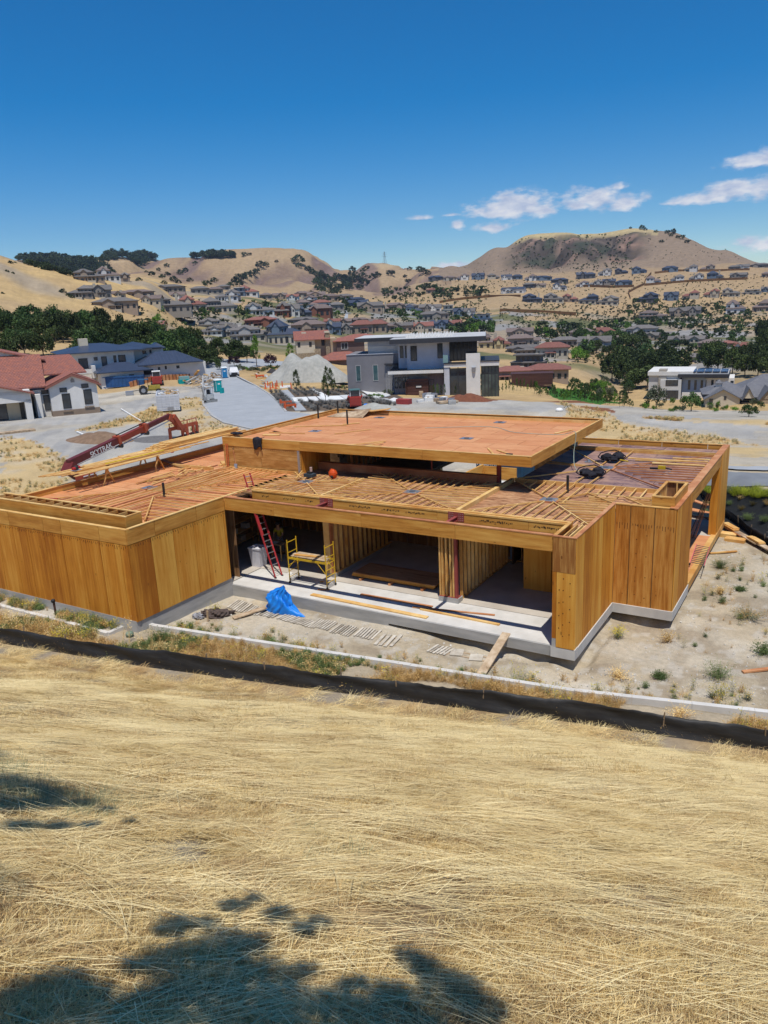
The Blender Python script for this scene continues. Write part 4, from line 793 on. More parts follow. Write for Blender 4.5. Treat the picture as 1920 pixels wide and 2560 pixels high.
# ---------------------------------------------------------------- weeds between fence and kerb, and on the pad
def weedp(n, R, h, seed, m, heads=None, stems=18):
    """upright branching weed: thin stems, small leaves or seed heads"""
    g = random.Random(seed); V, Fc, mi = [], [], []
    for _ in range(stems):
        a = g.random()*6.28; r = R*g.random(); x, y = r*.4*math.cos(a), r*.4*math.sin(a); l = h*(.5+.6*g.random()); tx, ty = math.cos(a)*r*.9+g.gauss(0, .06), math.sin(a)*r*.9+g.gauss(0, .06)
        pr = Vector((x, y, 0))
        for s in range(1, 4):
            t = s/3; q = Vector((x+tx*t*t, y+ty*t*t, l*t)); sd = Vector((-ty, tx, 0)); sd = sd.normalized()*.0035 if sd.length > 0 else Vector((.003, 0, 0)); k = len(V)
            V += [tuple(pr-sd), tuple(pr+sd), tuple(q+sd*.6), tuple(q-sd*.6)]; Fc.append((k, k+1, k+2, k+3)); mi.append(0); pr = q
        for _ in range(n):
            t = .25+.75*g.random(); p = Vector((x+tx*t*t, y+ty*t*t, l*t)); d = Vector((g.gauss(0, 1), g.gauss(0, 1), g.gauss(.3, .6))).normalized(); p = p+d*g.random()*.09; w = .012+.022*g.random()
            b = d.orthogonal().normalized()*w*.45; k = len(V); V += [tuple(p), tuple(p+d*w+b), tuple(p+d*w*2), tuple(p+d*w-b)]; Fc.append((k, k+1, k+2, k+3)); mi.append(1 if heads and t > .7 else 0)
    return mesh('weed', V, Fc, [m, heads or m], mi)
dryt = [blades(60, .16, .34, .006, .86, .10, 60+i, drym, seg=3, lean=.5) for i in range(3)]+[weedp(7, .16, .42, 64+i, drym, drym, 16) for i in range(3)]
grt = [weedp(16, .22, .34, 70+i, greenw, None, 26) for i in range(3)]+[weedp(12, .20, .36, 75, greyw, strawC, 22)]
yel = pm('yellow_flower', (.62, .50, .04), var=.1)
fl = [weedp(9, .26, .55, 80+i, greyw, yel, 14) for i in range(2)]
n = 8500; x = RNG.uniform(-30, 14, n); f_, c_ = fence_y(x), curb_y(x); t = RNG.uniform(0, 1, n)**1.15; y = f_+.10+(c_-.16-f_-.1)*t
dens = vnoise(x, y, 1.6, 90); k = (dens > .30) & ~((x > -17.7) & (x < -15.2) & (y > -6.6)) ; x, y = x[k], y[k]; tk = t[k]
d2 = vnoise(x, y, 2.4, 91); gl = (d2 > .62) | ((x < -17.6) & (x > -19.6) & (y > -7.6)) | ((x > -15.3) & (x < -14.0))
pk = np.where(gl & (RNG.random(len(x)) < .62), RNG.integers(6, 10, len(x)), np.where(RNG.random(len(x)) < .04, RNG.integers(10, 12, len(x)), RNG.integers(0, 6, len(x))))
scatter('dry_weeds', np.stack([x, y, height(x, y)-.02], 1), np.stack([RNG.normal(0, .1, len(x)), RNG.normal(0, .1, len(x)), RNG.uniform(0, 6.28, len(x))], 1), RNG.uniform(.45, 1.05, len(x))*np.where(x < -17, 1.2, .95)*np.where(tk > .8, .75, 1), dryt+grt+fl, 'dry golden and green weeds growing thickly between the silt fence and the kerb wall', pk)
# thin scatter over the pad and in front of the left wing
x = np.concatenate([RNG.uniform(-26, -17.7, 420), RNG.uniform(-16, 10, 700), RNG.uniform(2.8, 12, 260)]); y = np.concatenate([RNG.uniform(-6.4, -5.9, 420), np.zeros(700), RNG.uniform(3, 16, 260)])
y[420:1120] = curb_y(x[420:1120])+.15+np.abs(RNG.normal(0, .55, 700))*np.where(x[420:1120] > 0, 1.6, 1)
k = (x > 2.9) | (y < -.5) ; k &= vnoise(x, y, .9, 95) > .35; x, y = x[k], y[k]
scatter('sparse_weeds', np.stack([x, y, height(x, y)-.02], 1), np.stack([RNG.normal(0, .1, len(x)), RNG.normal(0, .1, len(x)), RNG.uniform(0, 6.28, len(x))], 1), RNG.uniform(.3, 1.0, len(x)), dryt+grt+fl, 'thin dry weeds scattered on the pale earth round the house')
# stones, clods and straw crumbs on the pad
def rock(seed, m):
    g = random.Random(seed); b = MB(); b.ball((0, 0, 0), 1, 7, 5, .6); b.v = [tuple(c*(1+g.uniform(-.3, .3)) for c in v) for v in b.v]; return b.me('stone', m)
stm = pm('pale_stone', (.60, .57, .51), (.45, .41, .35), 3, rough=.9); rocks = [rock(i, stm) for i in range(4)]
n = 9000; x = RNG.uniform(-16.4, 12, n); y = RNG.uniform(-4.8, 20, n); k = (y > curb_y(x)+.1) & ((y < -.05) | (x > 2.6) | ((x > .15) & (y < 5))) & ((vnoise(x, y, 1.3, 97) > .45) | (np.abs(y+.3) < .35)); x, y = x[k], y[k]
scatter('loose_stones', np.stack([x, y, height(x, y)+.005], 1), RNG.uniform(0, 6, (len(x), 3)), np.abs(RNG.normal(0, .022, len(x)))+.008, rocks, 'small pale stones and clods strewn over the graded pad')
# individual weed clumps on the right of the pad
for i, (px, py, rad, kind, lab) in enumerate([
    (1795, 1690, .62, 'g', 'bright green weed clump right of centre on the bare pad'), (1870, 1540, .75, 'b', 'big brown and green weed clump at the right edge of the pad'), (1655, 1480, .3, 'g', 'low green weed at the foot of the right side wall'),
    (1650, 1690, .25, 'g', 'small dark green weed alone on the bare pad'), (1545, 1690, .5, 'd', 'olive brown weed clump near the kerb below the house corner'), (1545, 1590, .35, 'y', 'thin yellow flowering weeds beside the corner foundation'),
    (1670, 1600, .4, 'd', 'wispy dry brown grass tuft in the middle of the right pad'), (1800, 1415, .5, 'g', 'green weed clump beside the leaning pink ladder'), (1850, 1470, .2, 'g', 'tiny green grass tuft on the pale earth at right'),
    (1800, 1480, .25, 'd', 'flat straw coloured tuft on the pale earth at right'), (1290, 1700, .8, 'y', 'yellow flowering weed thicket beside the foot of the plank'), (1800, 1740, .5, 'y', 'yellowing grass clump next to the kerb at right'),
    (400, 1600, .6, 'g', 'tall green bush by the inner kerb corner'), (540, 1530, .3, 'y', 'spindly flowering weed before the left bay steps'), (225, 1585, .5, 'g', 'green bush against the kerb left of the corner'),
    (1700, 1790, .5, 'd', 'dry golden tuft over the kerb at the lower right'), (1910, 1630, .5, 'g', 'dark green weed cut by the right edge of the photo')]):
    p = hit(px, py+6, 80); g = random.Random(i+300); V, Fc = [], []
    protos = {'g': [weedp(26, rad, .42*rad/.5, 400+i, greenw, None, 70)], 'd': [weedp(9, rad, .4, 400+i, drym, strawC, 60)], 'b': [weedp(20, rad, .45, 400+i, greyw, drym, 80)], 'y': [weedp(12, rad, .5, 400+i, greyw, yel, 60)]}[kind]
    o = link('weed_clump', protos[0], None, (p.x, p.y, p.z-.02), (0, 0, g.random()*6)); tag(o, lab, 'weeds', 'weed clumps on the pad')
# oat-grass stalks standing before the left wing
oat = [weedp(9, .10, 1.0, 500+i, strawC, strawA, 7) for i in range(3)]
xs, ys = [], []
for px, n_ in ((60, 5), (100, 5), (135, 6), (160, 7), (30, 4), (180, 4), (300, 2), (365, 3), (415, 3), (440, 2), (250, 3), (10, 4)):
    for _ in range(n_): 
        h = hit(px+random.gauss(0, 12), np.interp(px, [0, 450], [1570, 1640])+random.gauss(0, 8), 80); xs.append(h.x); ys.append(h.y)
x, y = np.array(xs), np.array(ys)
scatter('oat_grass', np.stack([x, y, height(x, y)], 1), np.stack([RNG.normal(0, .15, len(x)), RNG.normal(0, .15, len(x)), RNG.uniform(0, 6, len(x))], 1), RNG.uniform(.7, 1.15, len(x)), oat, 'tall pale oat grass stalks in front of the left wing wall')
# ---------------------------------------------------------------- right-hand bank: grasses, shrubs, second silt fence
def Q(px, py, z): return atz(px, py, z)
lime = [blades(130, .22, .42, .012, .82, .12, 600+i, limew, seg=3, lean=.8) for i in range(3)]; dkg = [blades(110, .2, .6, .012, .85, .1, 610, greyw, seg=3, lean=.7)]
x, y = [], []
for px in range(1640, 2080, 9):
    for r_ in (0, 1): 
        p = hit(px+random.gauss(0, 3), 1224+(px-1755)*.05+random.gauss(0, 3)+r_*9, 90); x.append(p.x); y.append(p.y)
        if random.random() < .7:
            o = link('bank_grass', random.choice(lime+lime+dkg), None, (p.x, p.y, hgt(p.x, p.y)-.03), (0, 0, random.random()*6), (random.uniform(.8, 1.25),)*3)
            tag(o, 'yellow green ornamental grass clump along the top of the black bank', 'ornamental grass', 'ornamental grasses along the bank top')
shr = [weedp(22, .4, .5, 620, redw, None, 60), weedp(22, .45, .5, 621, greenw, None, 70), weedp(22, .4, .45, 622, redw, strawC, 60)]
for i, (px, py, k, s, lab) in enumerate([(1768, 1262, 2, .9, 'orange flecked shrub on the black bank left of the corner post'), (1762, 1283, 1, .8, 'grey green shrub low on the bank left of the corner post'), (1822, 1262, 1, .8, 'green shrub on the bank just right of the corner post'), (1850, 1248, 2, .8, 'small straw tipped shrub high on the bank'),
    (1882, 1264, 0, .8, 'orange tipped shrub in the middle of the bank'), (1853, 1275, 0, .8, 'orange tipped shrub lower left on the bank'), (1870, 1300, 1, 1.1, 'bright green spreading shrub on the bank'), (1912, 1305, 1, 1.1, 'bright green shrub low at the right edge'), (1918, 1262, 0, .9, 'orange green shrub cut by the right edge'), (1790, 1285, 1, .7, 'dark shrub behind the corner post')]):
    p = hit(px, py, 90); o = link('bank_shrub', shr[k], None, (p.x, p.y, p.z-.03), (0, 0, i), (s*.72,)*3); tag(o, lab, 'shrub', 'shrubs on the black bank')
a, b, c = Q(1795, 1285, -.5), Q(1826, 1303, -.5), Q(1925, 1368, -.5); e = c+(c-b)*1.2
siltfence([(a.x-1.5, a.y+3), (a.x, a.y), (b.x, b.y), (c.x, c.y), (e.x, e.y)], .55, 'black silt fence sagging at the foot of the planted bank', stakes=1.6, side=1)
# ================================================================ things on and round the house
def T_(name, label, cat, group=None, loc=(0, 0, 0)): return empty(name, loc, label=label, cat=cat, group=group)
def PB(name, mb, mat, T, smooth=False, label=None, kind=None):     # part built in world coordinates under a root at T
    o = mb.build(name, mat, T, smooth); o.matrix_parent_inverse = Matrix.Translation(-T.location)
    if label: o['label'] = label
    if kind: o['kind'] = kind
    return o
def subp(name, mb, mat, P, smooth=False):
    o = mb.build(name, mat, P, smooth); return o
yelp = pm('yellow_scaffold_paint', (.62, .40, .02), (.50, .31, .015), 4, rough=.45)
# ---- scaffold
T = T_('scaffold', 'yellow baker scaffold with plank deck standing on the porch slab', 'scaffold', loc=(-13.1, 1.65, 0))
fx0, fx1, fy0, fy1 = -14.15, -12.0, 1.33, 2.02
for fx in (fx0, fx1):
    for y in (fy0, fy1):
        PB('post', MB().tube((fx, y, .16), (fx, y, 2.15), .026), yelp, T)
        c = PB('caster', MB().tube((fx-.02, y, .065), (fx+.02, y, .065), .065, 10), blackm, T); PB('caster_stem', MB().tube((fx, y, .10), (fx, y, .17), .018), blackm, T)
    for z in (.32, .62, .92, 1.22, 1.52, 2.02): PB('rung', MB().tube((fx, fy0, z), (fx, fy1, z), .017, 6), yelp, T)
for y in (fy0, fy1):
    PB('side_rail', MB().bar((fx0, y, 1.28), (fx1, y, 1.28), .03, .10), yelp, T)
    PB('brace', MB().tube((fx1, y, .72), (fx1-.48, y, 1.24), .016, 6), yelp, T); PB('brace', MB().tube((fx0, y, .80), (fx0+.42, y, 1.24), .016, 6), yelp, T)
for i, (a, b, c, d) in enumerate([(-14.05, 1.40, -12.05, 1.62), (-14.1, 1.63, -12.1, 1.80), (-14.0, 1.82, -12.3, 1.98)]): PB('deck_board', MB().bar((a, (b+d)/2, 1.36+.012*i), (c, (b+d)/2, 1.36+.012*i), .2, .035), lumO, T)
PB('deck_board', MB().bar((-13.9, 1.55, 1.41), (-12.6, 1.72, 1.41), .2, .03), lumX, T)
# ---- ladders
redf = pm('red_fibreglass', (.50, .05, .055), (.38, .035, .04), 4, rough=.45)
def ladder(p, q, across, w, label, n, mat=redf, step=.305, cat='ladder', fly=None, rm=None):
    p, q, ac = Vector(p), Vector(q), Vector(across).normalized()*w/2; T = T_('extension_ladder', label, cat, loc=tuple(p)); d = (q-p); L_ = d.length; d.normalize(); up = ac.cross(d).normalized()
    for s in (-1, 1): PB('rail', MB().bar(p+ac*s, p+ac*s+d*L_*(.68 if fly else 1), .03, .085, up), mat, T)
    if fly:
        for s in (-1, 1): PB('rail', MB().bar(p+ac*s*.88+d*L_*.40+up*.07, q+ac*s*.88+up*.07, .028, .08, up), mat, T)
    i = 1
    while i*step < L_:
        o = up*.07 if fly and i*step > L_*.68 else up*0; k = .88 if fly and i*step > L_*.68 else 1
        PB('rung', MB().tube(p+d*i*step-ac*k+o, p+d*i*step+ac*k+o, .018, 6), rm or alu, T); i += 1
    for s in (-1, 1): PB('foot', MB().bar(p+ac*s-d*.03-up*.05, p+ac*s-d*.03+up*.06, .07, .05, d), blackm, T)
    return T
ladder((-15.21, 1.80, .05), (-17.55, 2.75, 4.75), (0.1, 1, -.02), .46, 'red extension ladder leaning from the porch slab up to the roof edge', 15, fly=True)
ladder((2.42, 10.9, .16), (2.25, 13.6, .28), (1, .1, -.12), .62, 'pink-red ladder lying on its rails on the right-hand terrace sill', 9, pm('faded_pink_fibreglass', (.62, .14, .16), (.5, .1, .12), 4), step=.24, rm=pm('dark_rung', (.10, .09, .09)))
# ---- bin with liner
T = T_('trash_bin', 'big white trash bin with plastic liner behind the red ladder', 'bin', loc=(-17.2, 2.75, .012)); m = MB()
def taper(x, y, z0, z1, a, b, c, d): return [(x-a, y-b, z0), (x+a, y-b, z0), (x+a, y+b, z0), (x-a, y+b, z0), (x-c, y-d, z1), (x+c, y-d, z1), (x+c, y+d, z1), (x-c, y+d, z1)]
wb = pm('white_bin_liner', (.72, .72, .78), (.58, .58, .64), 5, st=(1, 1, .4), rough=.4, bmp=.6)
m.add(taper(-17.2, 2.75, .012, .98, .27, .25, .36, .33), MB.BF); PB('bin_body', m, wb, T)
m = MB(); m.box(-17.58, -16.82, 2.40, 2.46, .95, 1.03); m.box(-17.58, -16.82, 3.04, 3.10, .95, 1.03); m.box(-17.58, -17.52, 2.46, 3.04, .95, 1.03); m.box(-16.88, -16.82, 2.46, 3.04, .95, 1.03); PB('rim', m, wb, T)
# ---- shelving with materials, table, bucket
T = T_('storage_shelf', 'rough timber shelf loaded with boxes in the dark left bay', 'shelf', loc=(-19.9, 4.2, 0))
for x, y in ((-19.4, 2.5), (-19.9, 2.5), (-20.0, 6.0), (-20.4, 6.0)): PB('post', MB().box(x, x+.06, y, y+.06, .012, 1.9), lumX, T)
for z in (.5, 1.05, 1.6): PB('shelf_board', MB().bar((-19.65, 2.4, z), (-20.2, 6.1, z), .6, .03), lumX, T)
for i, (t, z, c, s) in enumerate([(.1, .52, (.5, .5, .48), .3), (.4, 1.07, (.55, .5, .4), .35), (.75, 1.07, (.6, .6, .6), .3), (.2, 1.62, (.2, .2, .22), .3), (.6, .52, (.4, .3, .2), .4)]):
    x, y = -19.62-.5*t, 2.5+3.4*t; tag(MB().box(x-.2, x+.2, y-s/2, y+s/2, z, z+.28).build('storage_box', pm('box_%d' % i, c)), ['white paper-wrapped box on the lowest shelf of the left bay', 'tan carton on the middle shelf of the left bay', 'white carton on the middle shelf nearest the worker', 'black case on the top shelf of the left bay', 'brown carton on the lowest shelf at its far end'][i], 'box')
T = T_('bucket', 'blue plastic bucket on the floor of the left bay', 'bucket', loc=(-18.9, 2.7, .012)); blu = pm('blue_plastic', (.02, .10, .42)); m = MB().tube((-18.9, 2.7, .012), (-18.9, 2.7, .38), .13, 14, .16); PB('bucket_body', m, blu, T); PB('handle', MB().path([(-19.06, 2.7, .38), (-19.0, 2.7, .46), (-18.9, 2.7, .5), (-18.8, 2.7, .46), (-18.74, 2.7, .38)], .006, 5), alu, T)
T = T_('work_table', 'plywood work table with drawings in front of the worker', 'table', loc=(-17.2, 3.9, 0)); PB('table_top', MB().box(-17.6, -16.5, 3.7, 4.3, .86, .9), lumO, T)
for x in (-17.55, -16.6): 
    for y in (3.75, 4.2): PB('leg', MB().box(x, x+.05, y, y+.05, .012, .86), lumX, T)
tag(MB().box(-17.4, -16.9, 3.8, 4.15, .902, .908).build('drawing_sheet', white), 'white drawing sheets lying on the work table', 'paper')
# ---- person: one skinned body with clothes as its parts
def skinned(name, pts, edges, radii, mat, parent=None, root=0, sub=2):
    me = bpy.data.meshes.new(name); me.from_pydata(pts, edges, []); me.materials.append(mat); o = link(name, me, parent)
    md = o.modifiers.new('Skin', 'SKIN'); me.skin_vertices or None
    if not me.skin_vertices:
        bpy.context.view_layer.objects.active = o; o.select_set(True); bpy.ops.mesh.customdata_skin_add(); o.select_set(False)
    for i, r in enumerate(radii): me.skin_vertices[0].data[i].radius = (r, r) if isinstance(r, (int, float)) else r; me.skin_vertices[0].data[i].use_root = (i == root)
    md.use_smooth_shade = True; s = o.modifiers.new('sub', 'SUBSURF'); s.levels = s.render_levels = sub; return o
def person(x, y, rz, label):
    T = empty('person', (x, y, .012), rz, label, 'person'); skin = pm('skin', (.42, .24, .16), (.38, .21, .14), 3, rough=.5)
    # faces -y; leaning over a table, arms forward
    P = [(0, .0, .95), (0, -.02, 1.12), (0, -.08, 1.30), (0, -.13, 1.44), (0, -.17, 1.52), (0, -.21, 1.60), (0, -.235, 1.70),
         (.19, -.12, 1.40), (.25, -.20, 1.14), (.17, -.42, .98), (.14, -.50, .955), (-.19, -.12, 1.40), (-.26, -.20, 1.14), (-.20, -.40, .98), (-.18, -.48, .955),
         (.10, .02, .90), (.115, -.03, .50), (.12, .03, .10), (.125, -.10, .045), (-.10, .02, .90), (-.125, -.01, .50), (-.14, .05, .10), (-.145, -.08, .045)]
    E_ = [(0, 1), (1, 2), (2, 3), (3, 4), (4, 5), (5, 6), (3, 7), (7, 8), (8, 9), (9, 10), (3, 11), (11, 12), (12, 13), (13, 14), (0, 15), (15, 16), (16, 17), (17, 18), (0, 19), (19, 20), (20, 21), (21, 22)]
    R_ = [.145, .13, .15, .11, .055, (.085, .095), (.075, .085), .065, .045, .033, .03, .065, .045, .033, .03, .09, .06, .045, .04, .09, .06, .045, .04]
    body = skinned('body', P, E_, R_, skin, T)
    for s, w in ((1, (.14, -.50, .955)), (-1, (-.18, -.48, .955))):
        wv = Vector(w)
        for k, (dx, l) in enumerate(((-.028, .075), (-.010, .085), (.010, .08), (.028, .065))):
            a = wv+Vector((dx*.6, -.02, 0)); b = wv+Vector((dx, -.07, .0)); c = b+Vector((dx*.2, -l*.5, -.012)); d = c+Vector((0, -l*.4, -.022)); skinned('finger', [a, b, c, d], [(0, 1), (1, 2), (2, 3)], [.011, .010, .009, .008], skin, T, sub=1)
        a = wv+Vector((-s*.02, -.01, 0)); skinned('thumb', [a, a+Vector((-s*.03, -.03, -.005)), a+Vector((-s*.035, -.06, -.015))], [(0, 1), (1, 2)], [.012, .011, .009], skin, T, sub=1)
    sh = pm('yellow_shirt', (.55, .46, .03), (.42, .34, .02), 5, rough=.9); tr = pm('grey_trousers', (.12, .13, .15), (.08, .09, .10), 6, rough=.9)
    skinned('shirt', P[0:4]+[(.19, -.12, 1.40), (.235, -.18, 1.20), (-.19, -.12, 1.40), (-.245, -.18, 1.20)], [(0, 1), (1, 2), (2, 3), (3, 4), (4, 5), (3, 6), (6, 7)], [.165, .15, .17, .13, .082, .072, .082, .072], sh, T)
    skinned('trousers', [P[0], P[15], P[16], (.12, .025, .12), P[19], P[20], (-.14, .045, .12)], [(0, 1), (1, 2), (2, 3), (0, 4), (4, 5), (5, 6)], [.155, .105, .078, .068, .105, .078, .068], tr, T)
    sb = pm('brown_boot', (.12, .07, .04)); 
    for s, f in ((1, (.12, .03)), (-1, (-.14, .05))): MB().bar((f[0], f[1]+.06, .045), (f[0]+.005*s, f[1]-.20, .04), .10, .09).build('boot', sb, T)
    MB().ball((0, -.215, 1.735), .105, 14, 10, .9).build('hair', pm('dark_hair', (.02, .015, .012)), T, True)
    cap = MB(); cap.ball((0, -.215, 1.765), .108, 14, 8, .8); cap.box(-.07, .07, -.40, -.26, 1.75, 1.765); cap.build('cap', pm('dark_cap', (.03, .03, .035)), T)
    f = MB(); f.ball((0, -.325, 1.665), .016, 8, 6); f.build('nose', skin, T)
    for s in (-1, 1): MB().ball((s*.035, -.305, 1.69), .011, 6, 5).build('eye', blackm, T); MB().ball((s*.088, -.22, 1.68), .022, 6, 5, 1.4).build('ear', skin, T)
    MB().box(-.022, .022, -.314, -.306, 1.622, 1.63).build('mouth', pm('lips', (.3, .12, .1)), T)
person(-17.35, 4.75, .25, 'worker in yellow shirt and grey trousers bending over a table in the dark left bay')
# ---- blue tarp heap
def cloth(name, prof, seed, mat, label, cat, loc, amp=.06, n=96, m=54, group=None):
    """draped heap: prof(u,v)->(x,y,z); small folds added"""
    g = random.Random(seed); ph = [g.random()*6 for _ in range(6)]; V, Fc = [], []
    for j in range(m+1):
        for i in range(n):
            u, v = i/n, j/m; p = Vector(prof(u, v)); k = amp*(1-abs(v-.45))*(abs(math.sin(u*25+ph[0]+v*2))*1.6-.8+.7*math.sin(u*31+v*11+ph[1])+.5*math.sin(u*75-v*17+ph[2])+.8*math.sin(u*13+v*5+ph[3]))
            a = math.atan2(p.y, p.x); V.append((p.x+math.cos(a)*k, p.y+math.sin(a)*k, max(p.z+k*.5*(v > .05), .01+abs(k)*.2)))
    for j in range(m):
        for i in range(n): Fc.append((j*n+i, j*n+(i+1) % n, (j+1)*n+(i+1) % n, (j+1)*n+i))
    Fc.append(tuple(range(m*n, m*n+n))); o = link(name, mesh(name, V, Fc, mat, smooth=True), None, loc); return tag(o, label, cat, group)
def tarpp(u, v):
    a = u*6.283; r = (1-v**2.6)*.80+.08; bulge = 1+.25*math.cos(a-2.6); x = math.cos(a)*r*.72*bulge; y = math.sin(a)*r*.42*bulge; z = 1.22*v**.8
    if v < .25 and math.cos(a) > .55: x += (math.cos(a)-.55)*2.1*(1-v/.25)
    return (x+.30*v+.10*math.sin(v*7), y+.05, z-.10*math.sin(a*2+1)*v)
tarpm = pm('blue_tarp', (.008, .18, .68), (.015, .24, .78), 3, rough=.42, bmp=.3, var=0)
cloth('tarpaulin', tarpp, 3, tarpm, 'crumpled bright blue tarp heaped against the porch slab', 'tarp', (-13.28, -.72, hgt(-13.2, -.7)), .055)
# ---- loose boards on the porch and interior
def board(p, q, w, t, label, mat=lumX, name='board', cat='board', group=None, up=(0, 0, 1)):
    p, q = Vector(p), Vector(q); c = (p+q)/2; m = MB().bar(p-c, q-c, w, t, up); return tag(m.build(name, mat, None, loc=c), label, cat, group)
board((-12.3, .52, .03), (-6.3, .38, .03), .24, .045, 'long wide plank on the front edge of the porch slab')
board((-10.25, 1.46, .03), (-6.65, 1.50, .03), .15, .045, 'reddish board on the porch slab below the scaffold side', lumR)
board((-7.4, 1.12, .03), (-3.9, 1.78, .03), .10, .045, 'thin red board slanting across the porch before the middle posts', lumR)
board((-7.0, 1.08, .03), (-3.35, .96, .03), .14, .06, 'yellow board on the porch before the right bay')
board((-12.4, 1.15, .025), (-11.9, 1.35, .025), .12, .04, 'short block by the scaffold wheel', lumR, 'wood_block', 'wood block')
board((-15.05, 2.35, .03), (-14.85, 2.4, .03), .16, .05, 'small white scrap beside the ladder foot', white, 'scrap', 'scrap'); board((-12.9, 2.0, .03), (-12.75, 2.1, .03), .1, .04, 'small wood offcut under the scaffold', lumX, 'wood_block', 'wood block')
T = T_('plywood_stack', 'stack of plywood sheets on blocks in the middle bay', 'plywood', loc=(-9.7, 3.9, .012))
for i in range(5): PB('plywood_sheet', MB().box(-11.85+i*.012, -7.45+i*.02, 3.18+i*.01, 4.75, .12+i*.032, .148+i*.032), plyX if i < 4 else plymat('plywood_stack_top', (.3, 2, 2), (.27, .12, .05), (.40, .20, .09), (.5, .28, .14), PLY[3]), T)
for x in (-11.3, -9.7, -8.0): PB('block', MB().box(x, x+.12, 2.95, 4.7, .014, .118), lumR, T)
T = T_('plank_ramp', 'weathered grey plank ramp leaning from the dirt up to the slab edge', 'plank', loc=(-2.8, -.9, -.2)); PB('plank', MB().bar((-2.78, .28, .05), (-2.70, -2.4, -.50), .33, .05), lumO, T)
board((-13.85, -.9, -.34), (-14.6, -2.25, -.47), .3, .05, 'pale plank propped beside the blue tarp', lumO)
board(Q(1440+1440*.2893, 1480+690*.2893, -.5), Q(1925, 1480+662*.2893, -.47), .16, .06, 'orange plank cut by the right edge of the photo', lumR)
# stacked drain grates / slat mats on the dirt
slatm = plymat('weathered_slat', (.3, .3, .3), (.34, .30, .24), (.50, .45, .37), (.64, .59, .50), (.2, .16, .12), var=.4, knots=.1)
def mat_(a, b, c, n, label, k=.62, mm=slatm):
    """slats lying side by side: a,b ends of the row on the near side; c = far side of slat at a (q6 zoom pixels)"""
    A, B, Cc = (Q(*q6(*p), -.48) for p in (a, b, c)); T = T_('slat_mat', label, 'slat mat', 'weathered slat mats on the dirt', loc=tuple(A)); v = Cc-A; g = random.Random(n)
    for i in range(n):
        p = A.lerp(B, (i+.5)/n)+v*g.uniform(-.05, .05); w = (B-A).length/n*k; z = hgt(p.x, p.y)+.04; p.z = z; q = p+v*g.uniform(.92, 1.05); q.z = hgt(q.x, q.y)+.045; PB('slat', MB().bar(p, q, w, .03), mm, T)
    for t in (.2, .8): p = A+v*t; q = B+v*t; p.z = hgt(p.x, p.y)+.012; q.z = hgt(q.x, q.y)+.012; PB('runner', MB().bar(p, q, .06, .022), lumO, T)
mat_((172, 740), (270, 775), (245, 688), 7, 'weathered slat mat farthest left near the slab corner'); mat_((275, 775), (375, 800), (345, 725), 7, 'weathered slat mat second from the left'); mat_((380, 800), (470, 815), (450, 760), 5, 'short slat mat left of the blue tarp')
mat_((490, 815), (690, 870), (560, 785), 11, 'long slat mat right of the blue tarp'); mat_((695, 870), (830, 895), (770, 815), 8, 'slat mat in the middle of the row'); mat_((835, 905), (965, 930), (910, 850), 8, 'dark raised slat mat stacked crookedly', .5)
mat_((990, 925), (1120, 950), (1055, 870), 7, 'slat mat with bent slats, third from the right'); mat_((1120, 980), (1250, 1000), (1190, 910), 4, 'mat of four broad boards'); mat_((1460, 1030), (1590, 1055), (1530, 985), 6, 'small slat mat near the plank ramp')
mat_((1595, 1045), (1850, 1095), (1610, 1005), 2, 'pair of grey boards beside the plank ramp')
T = None
def heap(name, label, cat, c, rx, ry, h, m, seed=1, n=40, rough_=.16, sharp=1.2):
    """rounded earth pile that sits on the terrain"""
    g = random.Random(seed); V, Fc = [], []; k = 26
    for j in range(k+1):
        for i in range(n):
            a = 6.283*i/n; r = j/k; x = math.cos(a)*rx*r; y = math.sin(a)*ry*r; nz = vnoise(np.array([c[0]+x])*1.0, np.array([c[1]+y]), max(rx, ry)*.35, seed)[0]; n2 = vnoise(np.array([c[0]+x]), np.array([c[1]+y]), max(rx, ry)*.10, seed+1)[0]
            z = h*(max(0, 1-r**sharp))*(1-rough_+rough_*2*(nz-.1))+h*.10*(n2-.5)*(1-r)*1.5; V.append((x, y, z-.05*(j == k)*4))
    for j in range(k):
        for i in range(n): Fc.append((j*n+i, j*n+(i+1) % n, (j+1)*n+(i+1) % n, (j+1)*n+i))
    return tag(link(name, mesh(name, V, [f[::-1] for f in Fc], m, smooth=True), None, c), label, cat)
tp = lambda u, v: (math.cos(u*6.283)*(.75 if math.sin(u*6.283) > 0 else .6)*(1-v**2)**.5, math.sin(u*6.283)*.38*(1-v**2)**.5, .30*v)
o = cloth('landscape_fabric', tp, 9, pm('dark_brown_fabric', (.06, .045, .04), (.11, .08, .07), 8, bmp=.5), 'crumpled dark brown cloth dumped before the left wing', 'cloth', (-15.6, -2.2, hgt(-15.6, -2.2)), .07); o.rotation_euler.z = .5
cloth('plastic_sheet', lambda u, v: (math.cos(u*6.283)*.28*(1-v*v)**.5, math.sin(u*6.283)*.2*(1-v*v)**.5, .22*v), 12, pm('grey_plastic_sheet', (.35, .35, .38), (.2, .2, .22), 5, rough=.3), 'grey shiny plastic bag beside the brown cloth', 'plastic bag', (-16.15, -2.85, hgt(-16.1, -2.8)), .04)
board((-15.45, -2.95, -.5), (-15.43, -2.93, -.02), .09, .04, 'short grey stake standing by the brown cloth', lumO, 'stake', 'stake', up=(0, 1, 0))
